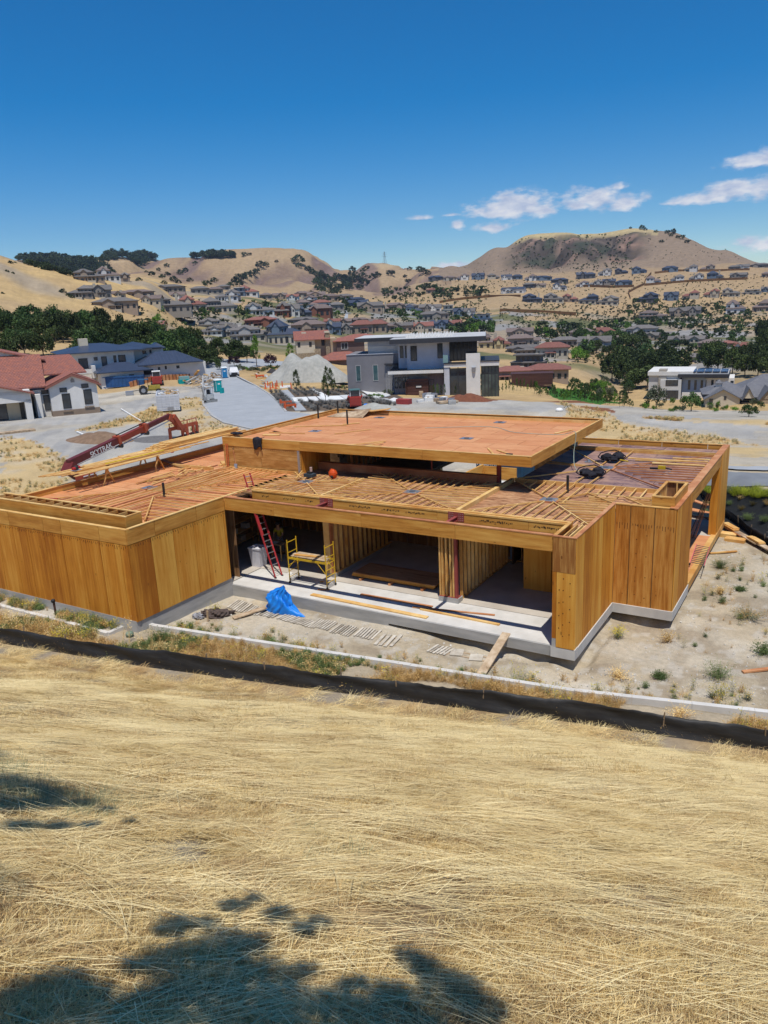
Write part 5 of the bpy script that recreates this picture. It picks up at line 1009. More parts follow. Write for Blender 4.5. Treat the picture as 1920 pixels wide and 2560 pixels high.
T = T_('standpipe', 'short rusty standpipe against the left wing foundation', 'pipe', loc=(-21.5, -6.1, 0)); PB('riser', MB().tube((-21.5, -6.1, -.2), (-21.5, -6.1, .55), .05, 10), pm('rusty_iron', (.11, .05, .035), (.07, .04, .03)), T); PB('cap', MB().ball((-21.5, -6.12, .6), .10, 10, 8), blackm, T)
tag(MB().ball((0, 0, 0), .17, 12, 8, .8).build('gourd', pm('green_striped_rind', (.10, .16, .10), (.30, .36, .28), 9), None, True, loc=tuple(hit(325, 1592, 80)+Vector((0, 0, .12)))), 'round green striped gourd lying inside the kerb corner', 'gourd')
# ---- roof clutter
DZ = DK
T = None
def sawhorse(x, y, rz, label):
    T = empty('sawhorse', (x, y, DZ), rz, label, 'sawhorse', 'sawhorses carrying the lumber'); 
    MB().box(-.75, .75, -.045, .045, .80, .86).build('beam', lumX, T)
    for sx in (-.6, .6):
        for sy in (-1, 1): MB().bar((sx, sy*.03, .80), (sx*1.12, sy*.34, 0.0), .035, .10, (1, 0, 0)).build('leg', lumX, T)
        MB().add([(sx, -.11, .55), (sx, .11, .55), (sx, .04, .80), (sx, -.04, .80), (sx+.02, -.11, .55), (sx+.02, .11, .55), (sx+.02, .04, .8), (sx+.02, -.04, .8)], MB.BF).build('gusset', lumX, T)
sawhorse(-25.95, .75, 0, 'near sawhorse at the left end of the lumber on the roof'); sawhorse(-25.9, 4.25, 0, 'far sawhorse under the middle of the lumber on the roof')
g = random.Random(8); k = 0
def lum(x0, x1, y0, y1, z, w=.13, t=.04, m=lumX, nm='lumber_board'):
    global k; k += 1; return board((x0, y0, z), (x1, y1, z), w, t, LUML[k % len(LUML)] if False else ['board in the lowest layer of the lumber bundle on the sawhorses', 'board in the second layer of the lumber bundle on the sawhorses', 'wider board in the third layer of the lumber bundle on the sawhorses', 'thick board at the far end on top of the lumber bundle'][min(3, max(0, round((z-zt)/.045)))], m, nm, 'lumber', 'boards stacked on the sawhorses')
zt = DZ+.885
for i in range(11): x = -26.95+i*.19; y0 = -2.1+g.uniform(-.3, .9)+i*.08; lum(x, x+g.uniform(-.05, .25), y0, y0+g.choice((4.8, 5.4, 6.1, 7.3)), zt+.002*i, .14)
for i in range(9): x = -26.9+i*.17; y0 = g.uniform(-.9, 1.2); lum(x, x+g.uniform(0, .25), y0, y0+g.choice((4.8, 6.0, 7.3)), zt+.045+.002*i, .14)
for i in range(6): x = -26.85+i*.2; y0 = g.uniform(2.0, 3.4); lum(x, x+.15, y0, y0+g.choice((5.4, 7.3)), zt+.09+.002*i, .18, .045)
for i in range(5): x = -26.6+i*.21; lum(x, x+.1, 4.6+g.uniform(-.3, .3), 11.6+g.uniform(-.5, .6), zt+.14, .19, .07)
for j in range(4):
    for i in range(5): lum(-26.75+i*.21, -26.7+i*.21, 5.0+.2*j+g.uniform(-.3, .3), 11.6+g.uniform(-.4, .5), zt+.19+.055*j, .19, .05)
tag(MB().bar((-.05, -2, 0), (.05, 2, 0), .11, .045).build('yellow_level', pm('yellow_board', (.70, .50, .03)), None, loc=(-25.5, 2.9, zt+.165)), 'long bright yellow level lying on the lumber bundle', 'level')
T = T_('circular_saw', 'black and red circular saw on the left end of the lumber', 'power saw', loc=(-26.1, -.55, zt+.12)); PB('housing', MB().ball((-26.1, -.5, zt+.2), .12, 10, 8), blackm, T); PB('motor', MB().tube((-26.1, -.75, zt+.18), (-26.1, -.3, zt+.2), .075, 10), pm('tool_red', (.45, .03, .03)), T)
PB('base_plate', MB().box(-26.3, -25.9, -.75, -.3, zt+.07, zt+.08), alu, T); PB('blade', MB().tube((-26.22, -.5, zt+.16), (-26.21, -.5, zt+.16), .10, 16), galv, T)
# scattered offcuts on the bare left deck
for i in range(34):
    x, y = g.uniform(-24.4, -21.9), g.uniform(.9, 5.0); a = g.gauss(.15, .5); l = g.uniform(.25, 1.9)
    board((x, y, DZ+.02+.003*i), (x+math.sin(a)*l*.5, y+math.cos(a)*l, DZ+.02+.003*i), .09, .03, 'pale wooden offcut scattered on the left roof deck', g.choice((lumX, lumX, lumR)), 'offcut', 'offcut', 'offcuts scattered on the left roof deck')
board((-26.35, 5.5, 4.36), (-24.2, 5.3, 4.0), .3, .05, 'dark reddish board lying by the far sawhorse', core); board((-25.3, -3.1, 4.2), (-24.6, -2.9, 4.2), .05, .04, 'small orange hand tool on the front left roof corner', redf, 'hand_tool', 'tool')
board((-23.6, 9.8, DZ+.04), (-22.7, 6.4, DZ+.04), .16, .06, 'board beside the upper wall on the left roof'); board((-23.2, 7.2, DZ+.05), (-22.5, 6.6, DZ+.05), .28, .16, 'stubby block beside the upper wall corner', lumX, 'wood_block', 'wood block')
# shovel and long bars leaning on the upper wall
T = T_('shovel', 'round shovel leaning upright on the upper left wall', 'shovel', loc=(-21.1, 6.1, DZ)); PB('handle', MB().tube((-21.35, 6.16, 5.15), (-21.15, 6.05, 4.35), .02), lumR, T); PB('blade', MB().add([(-21.25, 6.02, 4.38), (-21.02, 6.02, 4.38), (-20.98, 5.98, 4.1), (-21.12, 5.92, 3.98), (-21.27, 5.98, 4.1)], [(0, 1, 2, 3, 4), (4, 3, 2, 1, 0)]), alu, T); PB('grip', MB().tube((-21.42, 6.16, 5.18), (-21.28, 6.16, 5.18), .018), blackm, T)
for dx, lb in ((0, 'red striped pole, left of two leaning by the shovel'), (.12, 'red striped pole, right of two leaning by the shovel')): board((-21.75+dx, 5.98, DZ+.02), (-21.88+dx, 6.18, 5.45), .035, .035, lb, pm('orange_pole', (.6, .14, .04)), 'pole', 'pole', up=(0, 1, 0))
# jacket and dark cloths on the fascia
blk = pm('black_cloth', (.012, .012, .018), (.03, .03, .04), 8, rough=.95, bmp=.4); V, Fc = [], []
for i in range(13):
    for j in range(15):
        u, v = i/12, j/14; x = -19.86+.62*u+.02*math.sin(v*9); w = .09*math.sin(u*9+v*2); zf = .62*(.9+.15*math.sin(u*7)) if j > 4 else 0
        V.append((x, 6.42-.22*j/4, 5.862+.03*math.sin(u*8)) if j <= 4 else (x, 6.185-.03+.03*math.sin(u*11), 5.86-(j-4)/10*zf))
for i in range(12):
    for j in range(14): a = i*15+j; Fc.append((a, a+15, a+16, a+1))
o = link('jacket', mesh('jacket', V, Fc, blk, smooth=True)); tag(o, 'black jacket hanging over the upper roof edge', 'jacket'); o.modifiers.new('t', 'SOLIDIFY').thickness = .012
bagp = lambda sx, sy, h: (lambda u, v: (math.cos(u*6.283)*sx*(1-v*v)**.5, math.sin(u*6.283)*sy*(1-v*v)**.5, h*v))
cloth('dark_cloth', bagp(.42, .2, .12), 31, blk, 'dark cloth bundle on the far left corner of the upper roof', 'cloth', (-21.95, 7.25, 5.80), .04); cloth('dark_cloth', bagp(.14, .1, .07), 32, blk, 'small dark rag on the upper roof right of the jacket', 'cloth', (-18.75, 6.6, 5.57), .02); cloth('dark_cloth', bagp(.2, .08, .06), 33, blk, 'small dark rag on the upper roof left of the jacket', 'cloth', (-20.3, 6.6, 5.57), .02)
# upper roof boards
UB = 5.575
tag(MB().add([(-1.35, -.75, 0), (1.3, -.55, .0), (1.3, .55, .45), (-1.35, .55, .05), (-1.35, -.75, .025), (1.3, -.55, .025), (1.3, .55, .475), (-1.35, .55, .075)], MB.BF).build('plywood_sheet', lumO, None, loc=(-20.2, 16.35, UB)), 'grey plywood sheet propped on the back edge of the upper roof', 'plywood sheet')
tag(MB().box(-1.1, 1.1, -.35, .35, 0, .03).build('plywood_sheet', lumX, None, loc=(-18.9, 17.2, UB+.26), rot=(0, -.1, .25)), 'pale plywood offcut tilted on the back edge of the upper roof', 'plywood sheet')
tag(MB().box(-.6, .6, -.45, .45, 0, .03).build('plywood_sheet', deckR, None, loc=(-20.85, 10.0, UB+.02), rot=(.0, .22, .3)), 'reddish plywood offcut propped near the left edge of the upper roof', 'plywood sheet')
for i, (a, b, c, d, w, lb) in enumerate([(-21.2, 11.5, -18.2, 12.9, .09, 'long thin strip at the left of the upper roof'), (-21.3, 9.3, -18.9, 9.6, .06, 'thin strip near the plywood offcut on the upper roof'), (-21.1, 8.5, -20.1, 8.8, .35, 'short wide board near the left corner of the upper roof'), (-17.6, 7.2, -15.2, 6.75, .07, 'thin strip by the front edge of the upper roof, leftmost'),
    (-14.2, 6.9, -12.9, 8.6, .14, 'board pointing back from the front edge of the upper roof, upper one'), (-14.5, 6.55, -12.4, 7.3, .10, 'board lying along the front edge of the upper roof'), (-13.3, 6.4, -12.75, 8.1, .12, 'board angled over the front edge of the upper roof'), (-14.0, 6.5, -15.6, 7.0, .09, 'flat strip left of the angled boards on the upper roof'),
    (-7.1, 8.6, -5.9, 6.75, .09, 'left one of two slanting boards at the right front of the upper roof'), (-6.5, 8.3, -4.5, 6.7, .09, 'right one of two slanting boards at the right front of the upper roof'), (-20.9, 16.9, -18.4, 17.2, .2, 'board lying against the back parapet of the upper roof'), (-5.4, 13.5, -4.9, 14.9, .12, 'short pale block near the right edge of the upper roof'),
    (-18.6, 13.1, -17.9, 13.9, .12, 'short board by the middle vent pipe of the upper roof'), (-17.1, 10.0, -15.9, 12.0, .06, 'thin dark strip left of centre on the upper roof')]):
    board((a, b, UB+.02+.012*i*(i in (4, 5, 6))), (c, d, UB+.02+.012*i*(i in (4, 5, 6))), w, .035, lb, lumX)
def tool(name, label, cat, x, y, z, parts_, rz=0):
    T = empty(name, (x, y, z), rz, label, cat)
    for n_, m_, mt in parts_: m_.build(n_, mt, T)
    return T
orng = pm('orange_plastic', (.62, .08, .01), (.5, .06, .01), rough=.4); yl = pm('yellow_tool', (.6, .42, .02)); 
tool('nail_gun', 'black nail gun on the front edge of the upper roof', 'nail gun', -5.35, 7.1, UB, [('body', MB().box(-.18, .12, -.04, .04, .04, .14), blackm), ('magazine', MB().bar((-.1, 0, .05), (.22, .1, .03), .04, .05), blackm), ('handle', MB().bar((-.05, 0, .08), (-.1, .18, .05), .04, .05), redf)])
tool('yellow_tool', 'small yellow tool with cord on the front edge of the upper roof', 'tool', -10.2, 6.9, UB, [('body', MB().box(-.08, .12, -.05, .05, 0, .12), yl), ('cord', MB().path([(-.08, 0, .03), (-.5, -.12, .02), (-.9, .02, .02), (-1.5, -.2, .02)], .015, 5), yl)])
tool('leaf_blower', 'orange coiled blower on the roof before the clerestory', 'power tool', -14.24, 5.55, DZ+.12, [('body', MB().ball((0, 0, .24), .22, 12, 8, 1.15), orng), ('hose', MB().path([(-.2, 0, .1), (-.24, 0, .3), (-.1, 0, .47), (.1, 0, .44), (.2, 0, .25)], .05, 8), orng), ('engine', MB().ball((.02, -.12, .15), .11, 8, 6), blackm)])
tool('battery_charger', 'dark battery charger by the wall corner on the roof', 'charger', -15.7, 5.55, DZ+.12, [('base', MB().box(-.28, .28, -.18, .18, 0, .16), pm('dark_blue_grey', (.05, .07, .09))), ('battery', MB().box(-.12, .1, -.1, .1, .161, .26), blackm), ('cup', MB().tube((.05, .05, .262), (.05, .05, .48), .07, 10), pm('cup_paper', (.5, .35, .3)))])
tool('offcut_pile', 'small pile of yellow offcuts by the left roof drain', 'offcuts', -16.0, 4.95, DZ+.12, [('stick', MB().bar((-.25, 0, .05), (.3, .1, .3), .07, .04), lumX), ('stick', MB().bar((-.2, .1, .05), (.25, -.15, .12), .07, .04), lumX), ('stick', MB().bar((0, -.2, .04), (.05, .3, .35), .06, .04), lumX)])
for x, y, lb, sd in ((-2.55, 14.4, 'black tool bag with yellow handle beyond the far roof drain', 41), (-2.5, 10.45, 'black tool belt bundle on the right roof between sleepers', 42)):
    T = empty('tool_bag', (x, y, DZ+.1), .3, lb, 'tool bag')
    for i, (dx, dy, r, h) in enumerate(((-.3, 0, .3, .34), (.28, .05, .3, .4), (0, -.12, .28, .25))):
        g2 = random.Random(sd+i); b = MB().ball((dx, dy, h*.5), r, 12, 8, h/r*.6); b.v = [(a+g2.uniform(-.04, .04), c+g2.uniform(-.04, .04), max(d, 0)+g2.uniform(-.02, .03)) for a, c, d in b.v]; b.build('pouch', blk, T)
    MB().path([(-.5, -.1, .05), (-.75, -.1, .2), (-.6, 0, .4), (-.3, 0, .5), (.1, 0, .55), (.4, .05, .42), (.65, .1, .2), (.5, .1, .02)], .03, 6).build('strap', blk, T)
    if sd == 41: MB().tube((.35, -.35, .1), (.75, -.55, .06), .035, 8).build('yellow_grip', yl, T); MB().path([(-.5, -.1, .05), (-.9, -.35, .03), (-.7, -.5, .03), (-.45, -.3, .04)], .03, 6).build('loop', blk, T)
tool('nail_gun', 'black and yellow framing nailer on the sleepers at far right', 'nail gun', .2, 12.95, 4.14, [('body', MB().box(-.15, .2, -.06, .06, .03, .2), yl), ('magazine', MB().bar((-.1, 0, .06), (-.55, .05, .04), .06, .09), blackm), ('nose', MB().bar((.2, 0, .1), (.5, 0, .05), .05, .06), blackm), ('hose', MB().path([(.3, 0, .02), (.5, -.3, .02), (.2, -.6, .02), (.6, -1.0, .02)], .012, 5), galv)])
for x, y, lb in ((-3.7, 14.0, 'crumpled silver flashing left of the tool bag'), (-3.3, 15.4, 'round silver flashing cap on the far right roof')): tool('flashing', lb, 'flashing', x, y, DZ, [('sheet', MB().box(-.2, .2, -.15, .15, .01, .03), galv), ('collar', MB().tube((0, 0, .03), (0, 0, .14), .11, 10, .08), galv)])
T = T_('hose', 'thin pale air hose drooping over the right edge of the upper roof', 'hose', loc=(-4.0, 12.6, 5.8)); pts = [(-13, 13.2, 5.6), (-9.6, 14.6, 5.6), (-7.5, 13.2, 5.6), (-5.0, 13.2, 5.6), (-4.05, 12.6, 5.9), (-3.96, 12.4, 5.3), (-3.95, 12.2, 4.9), (-3.7, 11.6, 4.3), (-3.2, 11.2, 4.05), (-2.9, 11.1, 3.99)]
cu = []
for i in range(len(pts)-1):
    p0, p1, p2, p3 = (Vector(pts[max(0, min(len(pts)-1, i+j))]) for j in (-1, 0, 1, 2))
    for s in range(5): t = s/5; cu.append(.5*((2*p1)+(-p0+p2)*t+(2*p0-5*p1+4*p2-p3)*t*t+(-p0+3*p1-3*p2+p3)*t**3))
PB('hose_line', MB().path(cu+[Vector(pts[-1])], .016, 5), pm('pale_green_hose', (.35, .42, .36)), T)
for i, (a, b, c, d, z, w) in enumerate([(-1.9, 15.0, 2.0, 15.2, 4.2, .16), (-1.4, 14.4, 1.9, 15.0, 4.24, .10), (-1.6, 15.9, -.4, 16.7, 4.02, .1), (-.5, 14.2, 2.0, 14.3, 4.2, .18), (.2, 15.7, 2.0, 15.8, 4.2, .15)]):
    board((a, b, z), (c, d, z), w, .05, ['broad pale board on the far right roof, uppermost', 'slanting board under the broad one on the far right roof', 'short board near the far parapet at right', 'dark-edged plank below the slanting board', 'board against the outer beam at far right'][i], lumX)
# lumber leaning on the end post, lumber piles on the ground at right
for i in range(4): board((1.25+i*.1, 15.3+i*.12, .04), (1.9+i*.05, 16.4, 2.3), .04, .14, 'dark board leaning on the end post of the terrace', [core, lumR][i % 2], 'board', 'board', 'boards leaning on the end post', up=(0, 1, 0))
A, B = Q(1808, 1316, -.45), Q(1925, 1383, -.45)
for i, (t0, t1, z, off, m) in enumerate([(0, .45, -.40, 0, lumR), (.3, .75, -.38, .05, lumO), (.62, 1.05, -.36, .1, lumO), (0, .3, -.30, 0, lumX), (.02, .28, -.25, .08, lumX), (.55, .82, -.28, .12, lumX), (.6, .8, -.24, .1, lumX)]):
    p, q = A.lerp(B, t0), A.lerp(B, t1); p.z = q.z = z+.04; d = Vector((.5, .7, 0))*off; board(p+d, q+d, .34, .06, ['lowest reddish plank of the lumber row by the silt fence', 'grey plank in the middle of the lumber row', 'grey plank nearest the right edge of the lumber row', 'yellow board at the far end of the lumber row', 'topmost yellow board at the far end of the lumber row', 'yellow board stacked near the right edge', 'topmost yellow board near the right edge'][i], m)
for px, py, lb in ((1817, 1338, 'stubby timber block, farther of two by the end post'), (1838, 1352, 'stubby timber block, nearer of two by the end post')): p = Q(px, py, -.5); board(p+Vector((-.5, .05, .02)), p+Vector((.5, -.05, .02)), .55, .24, lb, lumX, 'timber_block', 'timber block')
board(Q(1775, 1383, -.5), Q(1842, 1378, -.5), .12, .06, 'pale stick lying on the earth beside the pink ladder')
for a, b, c, d, z, w, lb in ((-.6, 20.4, 2.2, 20.1, .05, .9, 'plywood sheet on the ground beyond the terrace'), (-.5, 23.2, 1.2, 21.6, .3, .3, 'plank angled behind the terrace'), (-.6, 22.2, 1.9, 21.0, -.1, .5, 'board heap behind the terrace')): board((a, b, z), (c, d, z), w, .06, lb, deckR)
# ---- telehandler behind the left wing
def telehandler():
    T = T_('telehandler', 'red telehandler with raised lettered boom behind the left wing', 'telehandler', loc=(-38, 12, -.8)); red = pm('telehandler_red', (.30, .045, .02), (.24, .035, .018), 3, rough=.45); dkr = pm('dark_maroon', (.16, .03, .025), (.11, .02, .02), 3, rough=.5); org = pm('faded_orange_red', (.48, .10, .045), (.38, .07, .03), 3, rough=.5)
    A = Q(172, 1160, 2.3); B = Q(422, 1040, 4.2); d = (B-A).normalized(); sd = d.cross(Vector((0, 0, 1))).normalized(); up = sd.cross(d)
    l = (B-A).length; P = lambda t: A+d*l*t
    PB('boom', MB().bar(A, P(.47), .46, .60, up), dkr, T); b2 = PB('inner_boom', MB().bar(P(.38)+up*.02, P(.76), .38, .44, up), red, T); PB('inner_boom', MB().bar(P(.70), P(1.0), .30, .36, up), dkr, T)
    PB('stripe', MB().bar(A+sd*.235-up*.24, P(.48)+sd*.235-up*.24, .012, .05, up), white, T)
    for t in (.45, .72): 
        PB('collar', MB().bar(P(t)-d*.14, P(t)+d*.14, .62, .78, up), org, T); PB('roller', MB().tube(P(t)+sd*.36-up*.42, P(t)-sd*.36-up*.42, .16, 10), blackm, T)
    PB('hydraulic_pipe', MB().tube(P(.40)-up*.44+sd*.1, P(.98)-up*.36+sd*.1, .05, 8), galv, T); PB('hydraulic_pipe', MB().tube(P(.45)+up*.44, P(.76)+up*.40, .045, 8), blackm, T)
    # lettering on the near side
    cu_ = bpy.data.curves.new('lettering', 'FONT'); cu_.body = 'SKYTRAK'; cu_.size = .56; cu_.extrude = .003; cu_.offset = .004; cu_.space_character = .95; cu_.materials.append(white)
    o = bpy.data.objects.new('lettering', cu_); COL.objects.link(o); n = -sd if (A-Vector((CX, CY, CZ))).dot(-sd) < 0 else sd
    xx = d if n.dot(d.cross(up)) > 0 else d; M_ = Matrix((d, up, d.cross(up))).transposed().to_4x4(); off = .262 if d.cross(up).dot(sd) > 0 else -.262; M_.translation = P(.17)+d.cross(up)*.236-up*.2
    o.matrix_world = M_; dg = bpy.context.evaluated_depsgraph_get(); me = bpy.data.meshes.new_from_object(o.evaluated_get(dg)); mw_ = o.matrix_world.copy(); bpy.data.objects.remove(o); lo = link('lettering', me, T); lo.matrix_parent_inverse = Matrix.Translation(-T.location); lo.matrix_basis = mw_
    # gooseneck head and carriage
    h = MB(); h.bar(B-d*.1, B+d*.5-up*.5, .44, .5, sd.cross(d)); h.bar(B+d*.35-up*.1, B+d*1.3-Vector((0, 0, 1.5)), .4, .6, sd); h.bar(B+d*1.1-Vector((0, 0, 1.2)), B+d*1.9-Vector((0, 0, 1.9)), .3, .5, sd); PB('boom_head', h, org, T)
    cA, cB = Q(424, 1074, 3.0), Q(491, 1057, 3.0); c = (cB-cA); cA2, cB2 = cA, cA+c
    Z_ = Vector((0, 0, 1)); ca = MB(); PB('carriage_bar', MB().bar(cA2, cB2, .14, .3), org, T); PB('carriage_bar', MB().bar(cA2-Z_*.85, cB2-Z_*.75, .10, .14), dkr, T); PB('carriage_rail', MB().bar(cA2+Z_*.45, cB2+Z_*.45, .06, .06), org, T)
    for t in (0, .33, .66, 1): PB('upright', MB().bar(cA2.lerp(cB2, t)+Z_*.1, cA2.lerp(cB2, t)+Z_*.5, .06, .06, c), org, T)
    for t in (0, .45, .62, .86, 1): PB('upright', MB().bar(cA2.lerp(cB2, t)+Z_*.1, cA2.lerp(cB2, t)-Z_*(2.0 if t == 0 else 1.0), .2, .2, c), org, T)
    for t in (.1, .5, .8, .95): PB('tilt_roller', MB().tube(cA2.lerp(cB2, t)-Z_*.75, cA2.lerp(cB2, t)-Z_*1.35, .2, 10), blackm, T)
    # chassis, engine cover, cab frame, wheels
    gA = A.copy(); gA.z = 0; f = Vector((d.x, d.y, 0)).normalized(); s = Vector((f.y, -f.x, 0)); b = gA+f*2.0
    PB('chassis', MB().bar(b-f*2.6+Z_*.35, b+f*3.0+Z_*.35, 1.5, .5), dkr, T); ec = b+s*.95-f*1.8
    e = PB('engine_cover', MB().add([tuple(v) for v in (ec-s*.4-f*.3, ec+s*.4-f*.3, ec+s*.4+f*1.8, ec-s*.4+f*1.8, ec-s*.4-f*.3+Z_*1.5, ec+s*.4-f*.3+Z_*1.5, ec+s*.4+f*1.0+Z_*1.5, ec-s*.4+f*1.0+Z_*1.5)], MB.BF), red, T)
    PB('stripe', MB().bar(ec+s*.41-f*.25+Z_*1.44, ec+s*.41+f*1.0+Z_*1.44, .02, .07), white, T); PB('stripe', MB().bar(ec+s*.41+f*.98+Z_*1.42, ec+s*.41+f*1.74+Z_*.05, .02, .08), white, T)
    PB('pivot_tower', MB().bar(A-d*.2-Z_*.1, A+d*.9-Z_*1.2, .9, .8), dkr, T)
    for t in (-1.7, 2.3):
        for q in (-1, 1):
            w = b+f*t+s*q*1.05+Z_*-.02; ty = PB('tyre', MB().tube(w-s*.22, w+s*.22, .65, 20), blackm, T); o = MB().tube(w-s*.24, w+s*.24, .32, 14).build('rim', pm('white_rim', (.6, .58, .52)), ty)
telehandler()
# ================================================================ middle ground: roads, works area, neighbouring houses
def depth(p): return (Vector(p)-Vector((CX, CY, CZ))).dot(FW)
def azp(p): return math.atan2(p[0]-CX, p[1]-CY)
asph = pm('pale_concrete_road', (.37, .385, .40), (.31, .325, .34), .5, rough=.9, bmp=.1, var=0, detail=9)
asph2 = pm('grey_asphalt', (.22, .235, .25), (.17, .18, .195), .8, rough=.9, bmp=.1, var=0, detail=9)
def ribbon(name, Lp, Rp, m, z=None, n=40, lift=.05, mm=8, thick=0):
    """road sheet between two edge lines (world xy), laid on the terrain"""
    def res(P, t):
        d = [0]; 
        for a, b in zip(P[:-1], P[1:]): d.append(d[-1]+math.hypot(b[0]-a[0], b[1]-a[1]))
        return np.interp(t*d[-1], d, [p[0] for p in P]), np.interp(t*d[-1], d, [p[1] for p in P])
    V, Fc = [], []
    for i in range(n+1):
        a, b = res(Lp, i/n), res(Rp, i/n)
        for j in range(mm+1): x = a[0]+(b[0]-a[0])*j/mm; y = a[1]+(b[1]-a[1])*j/mm; V.append((x, y, hgt(x, y)+lift))
    w = mm+1
    for i in range(n):
        for j in range(mm): Fc.append((i*w+j, i*w+j+1, (i+1)*w+j+1, (i+1)*w+j))
    o = link(name, mesh(name, V, Fc, m, smooth=True)); return tag(o, kind='structure')
def edge(pts): 
    o = []
    for a, b in pts:
        h = hit(a, b, 700)
        o.append((h.x, h.y))
    return o
ribbon('road', edge([(505, 925), (507, 975), (508, 1012), (530, 1040), (560, 1058), (630, 1074), (640, 1100), (650, 1130)]), edge([(572, 925), (640, 965), (672, 985), (700, 1010), (715, 1030), (770, 1035), (850, 1060), (900, 1090)]), asph, lift=.06)
ribbon('side_road', edge([(1600, 1178), (1755, 1182), (1840, 1183), (1990, 1190)]), edge([(1600, 1212), (1755, 1216), (1840, 1219), (1990, 1226)]), asph2, lift=.06)
ribbon('side_pavement', edge([(1780, 1168), (1840, 1169), (1990, 1173)]), edge([(1780, 1176), (1840, 1177), (1990, 1182)]), asph, lift=.10, mm=2)
ribbon('cross_street', edge([(380, 897), (450, 884), (560, 898), (650, 898), (740, 902)]), edge([(440, 940), (505, 925), (575, 932), (640, 918), (740, 910)]), asph, lift=.05, n=24)
KM = MB()
for pts in ([(508, 1012), (530, 1040), (560, 1058), (630, 1074)], [(507, 930), (508, 1012)], [(575, 932), (640, 965), (672, 985), (700, 1010), (715, 1030)]):
    e = [Vector((*p, hgt(*p)+.06)) for p in edge(pts)]
    for a, b in zip(e[:-1], e[1:]): KM.bar(a, b, .3, .16)
tag(KM.build('kerb', concG), kind='structure')
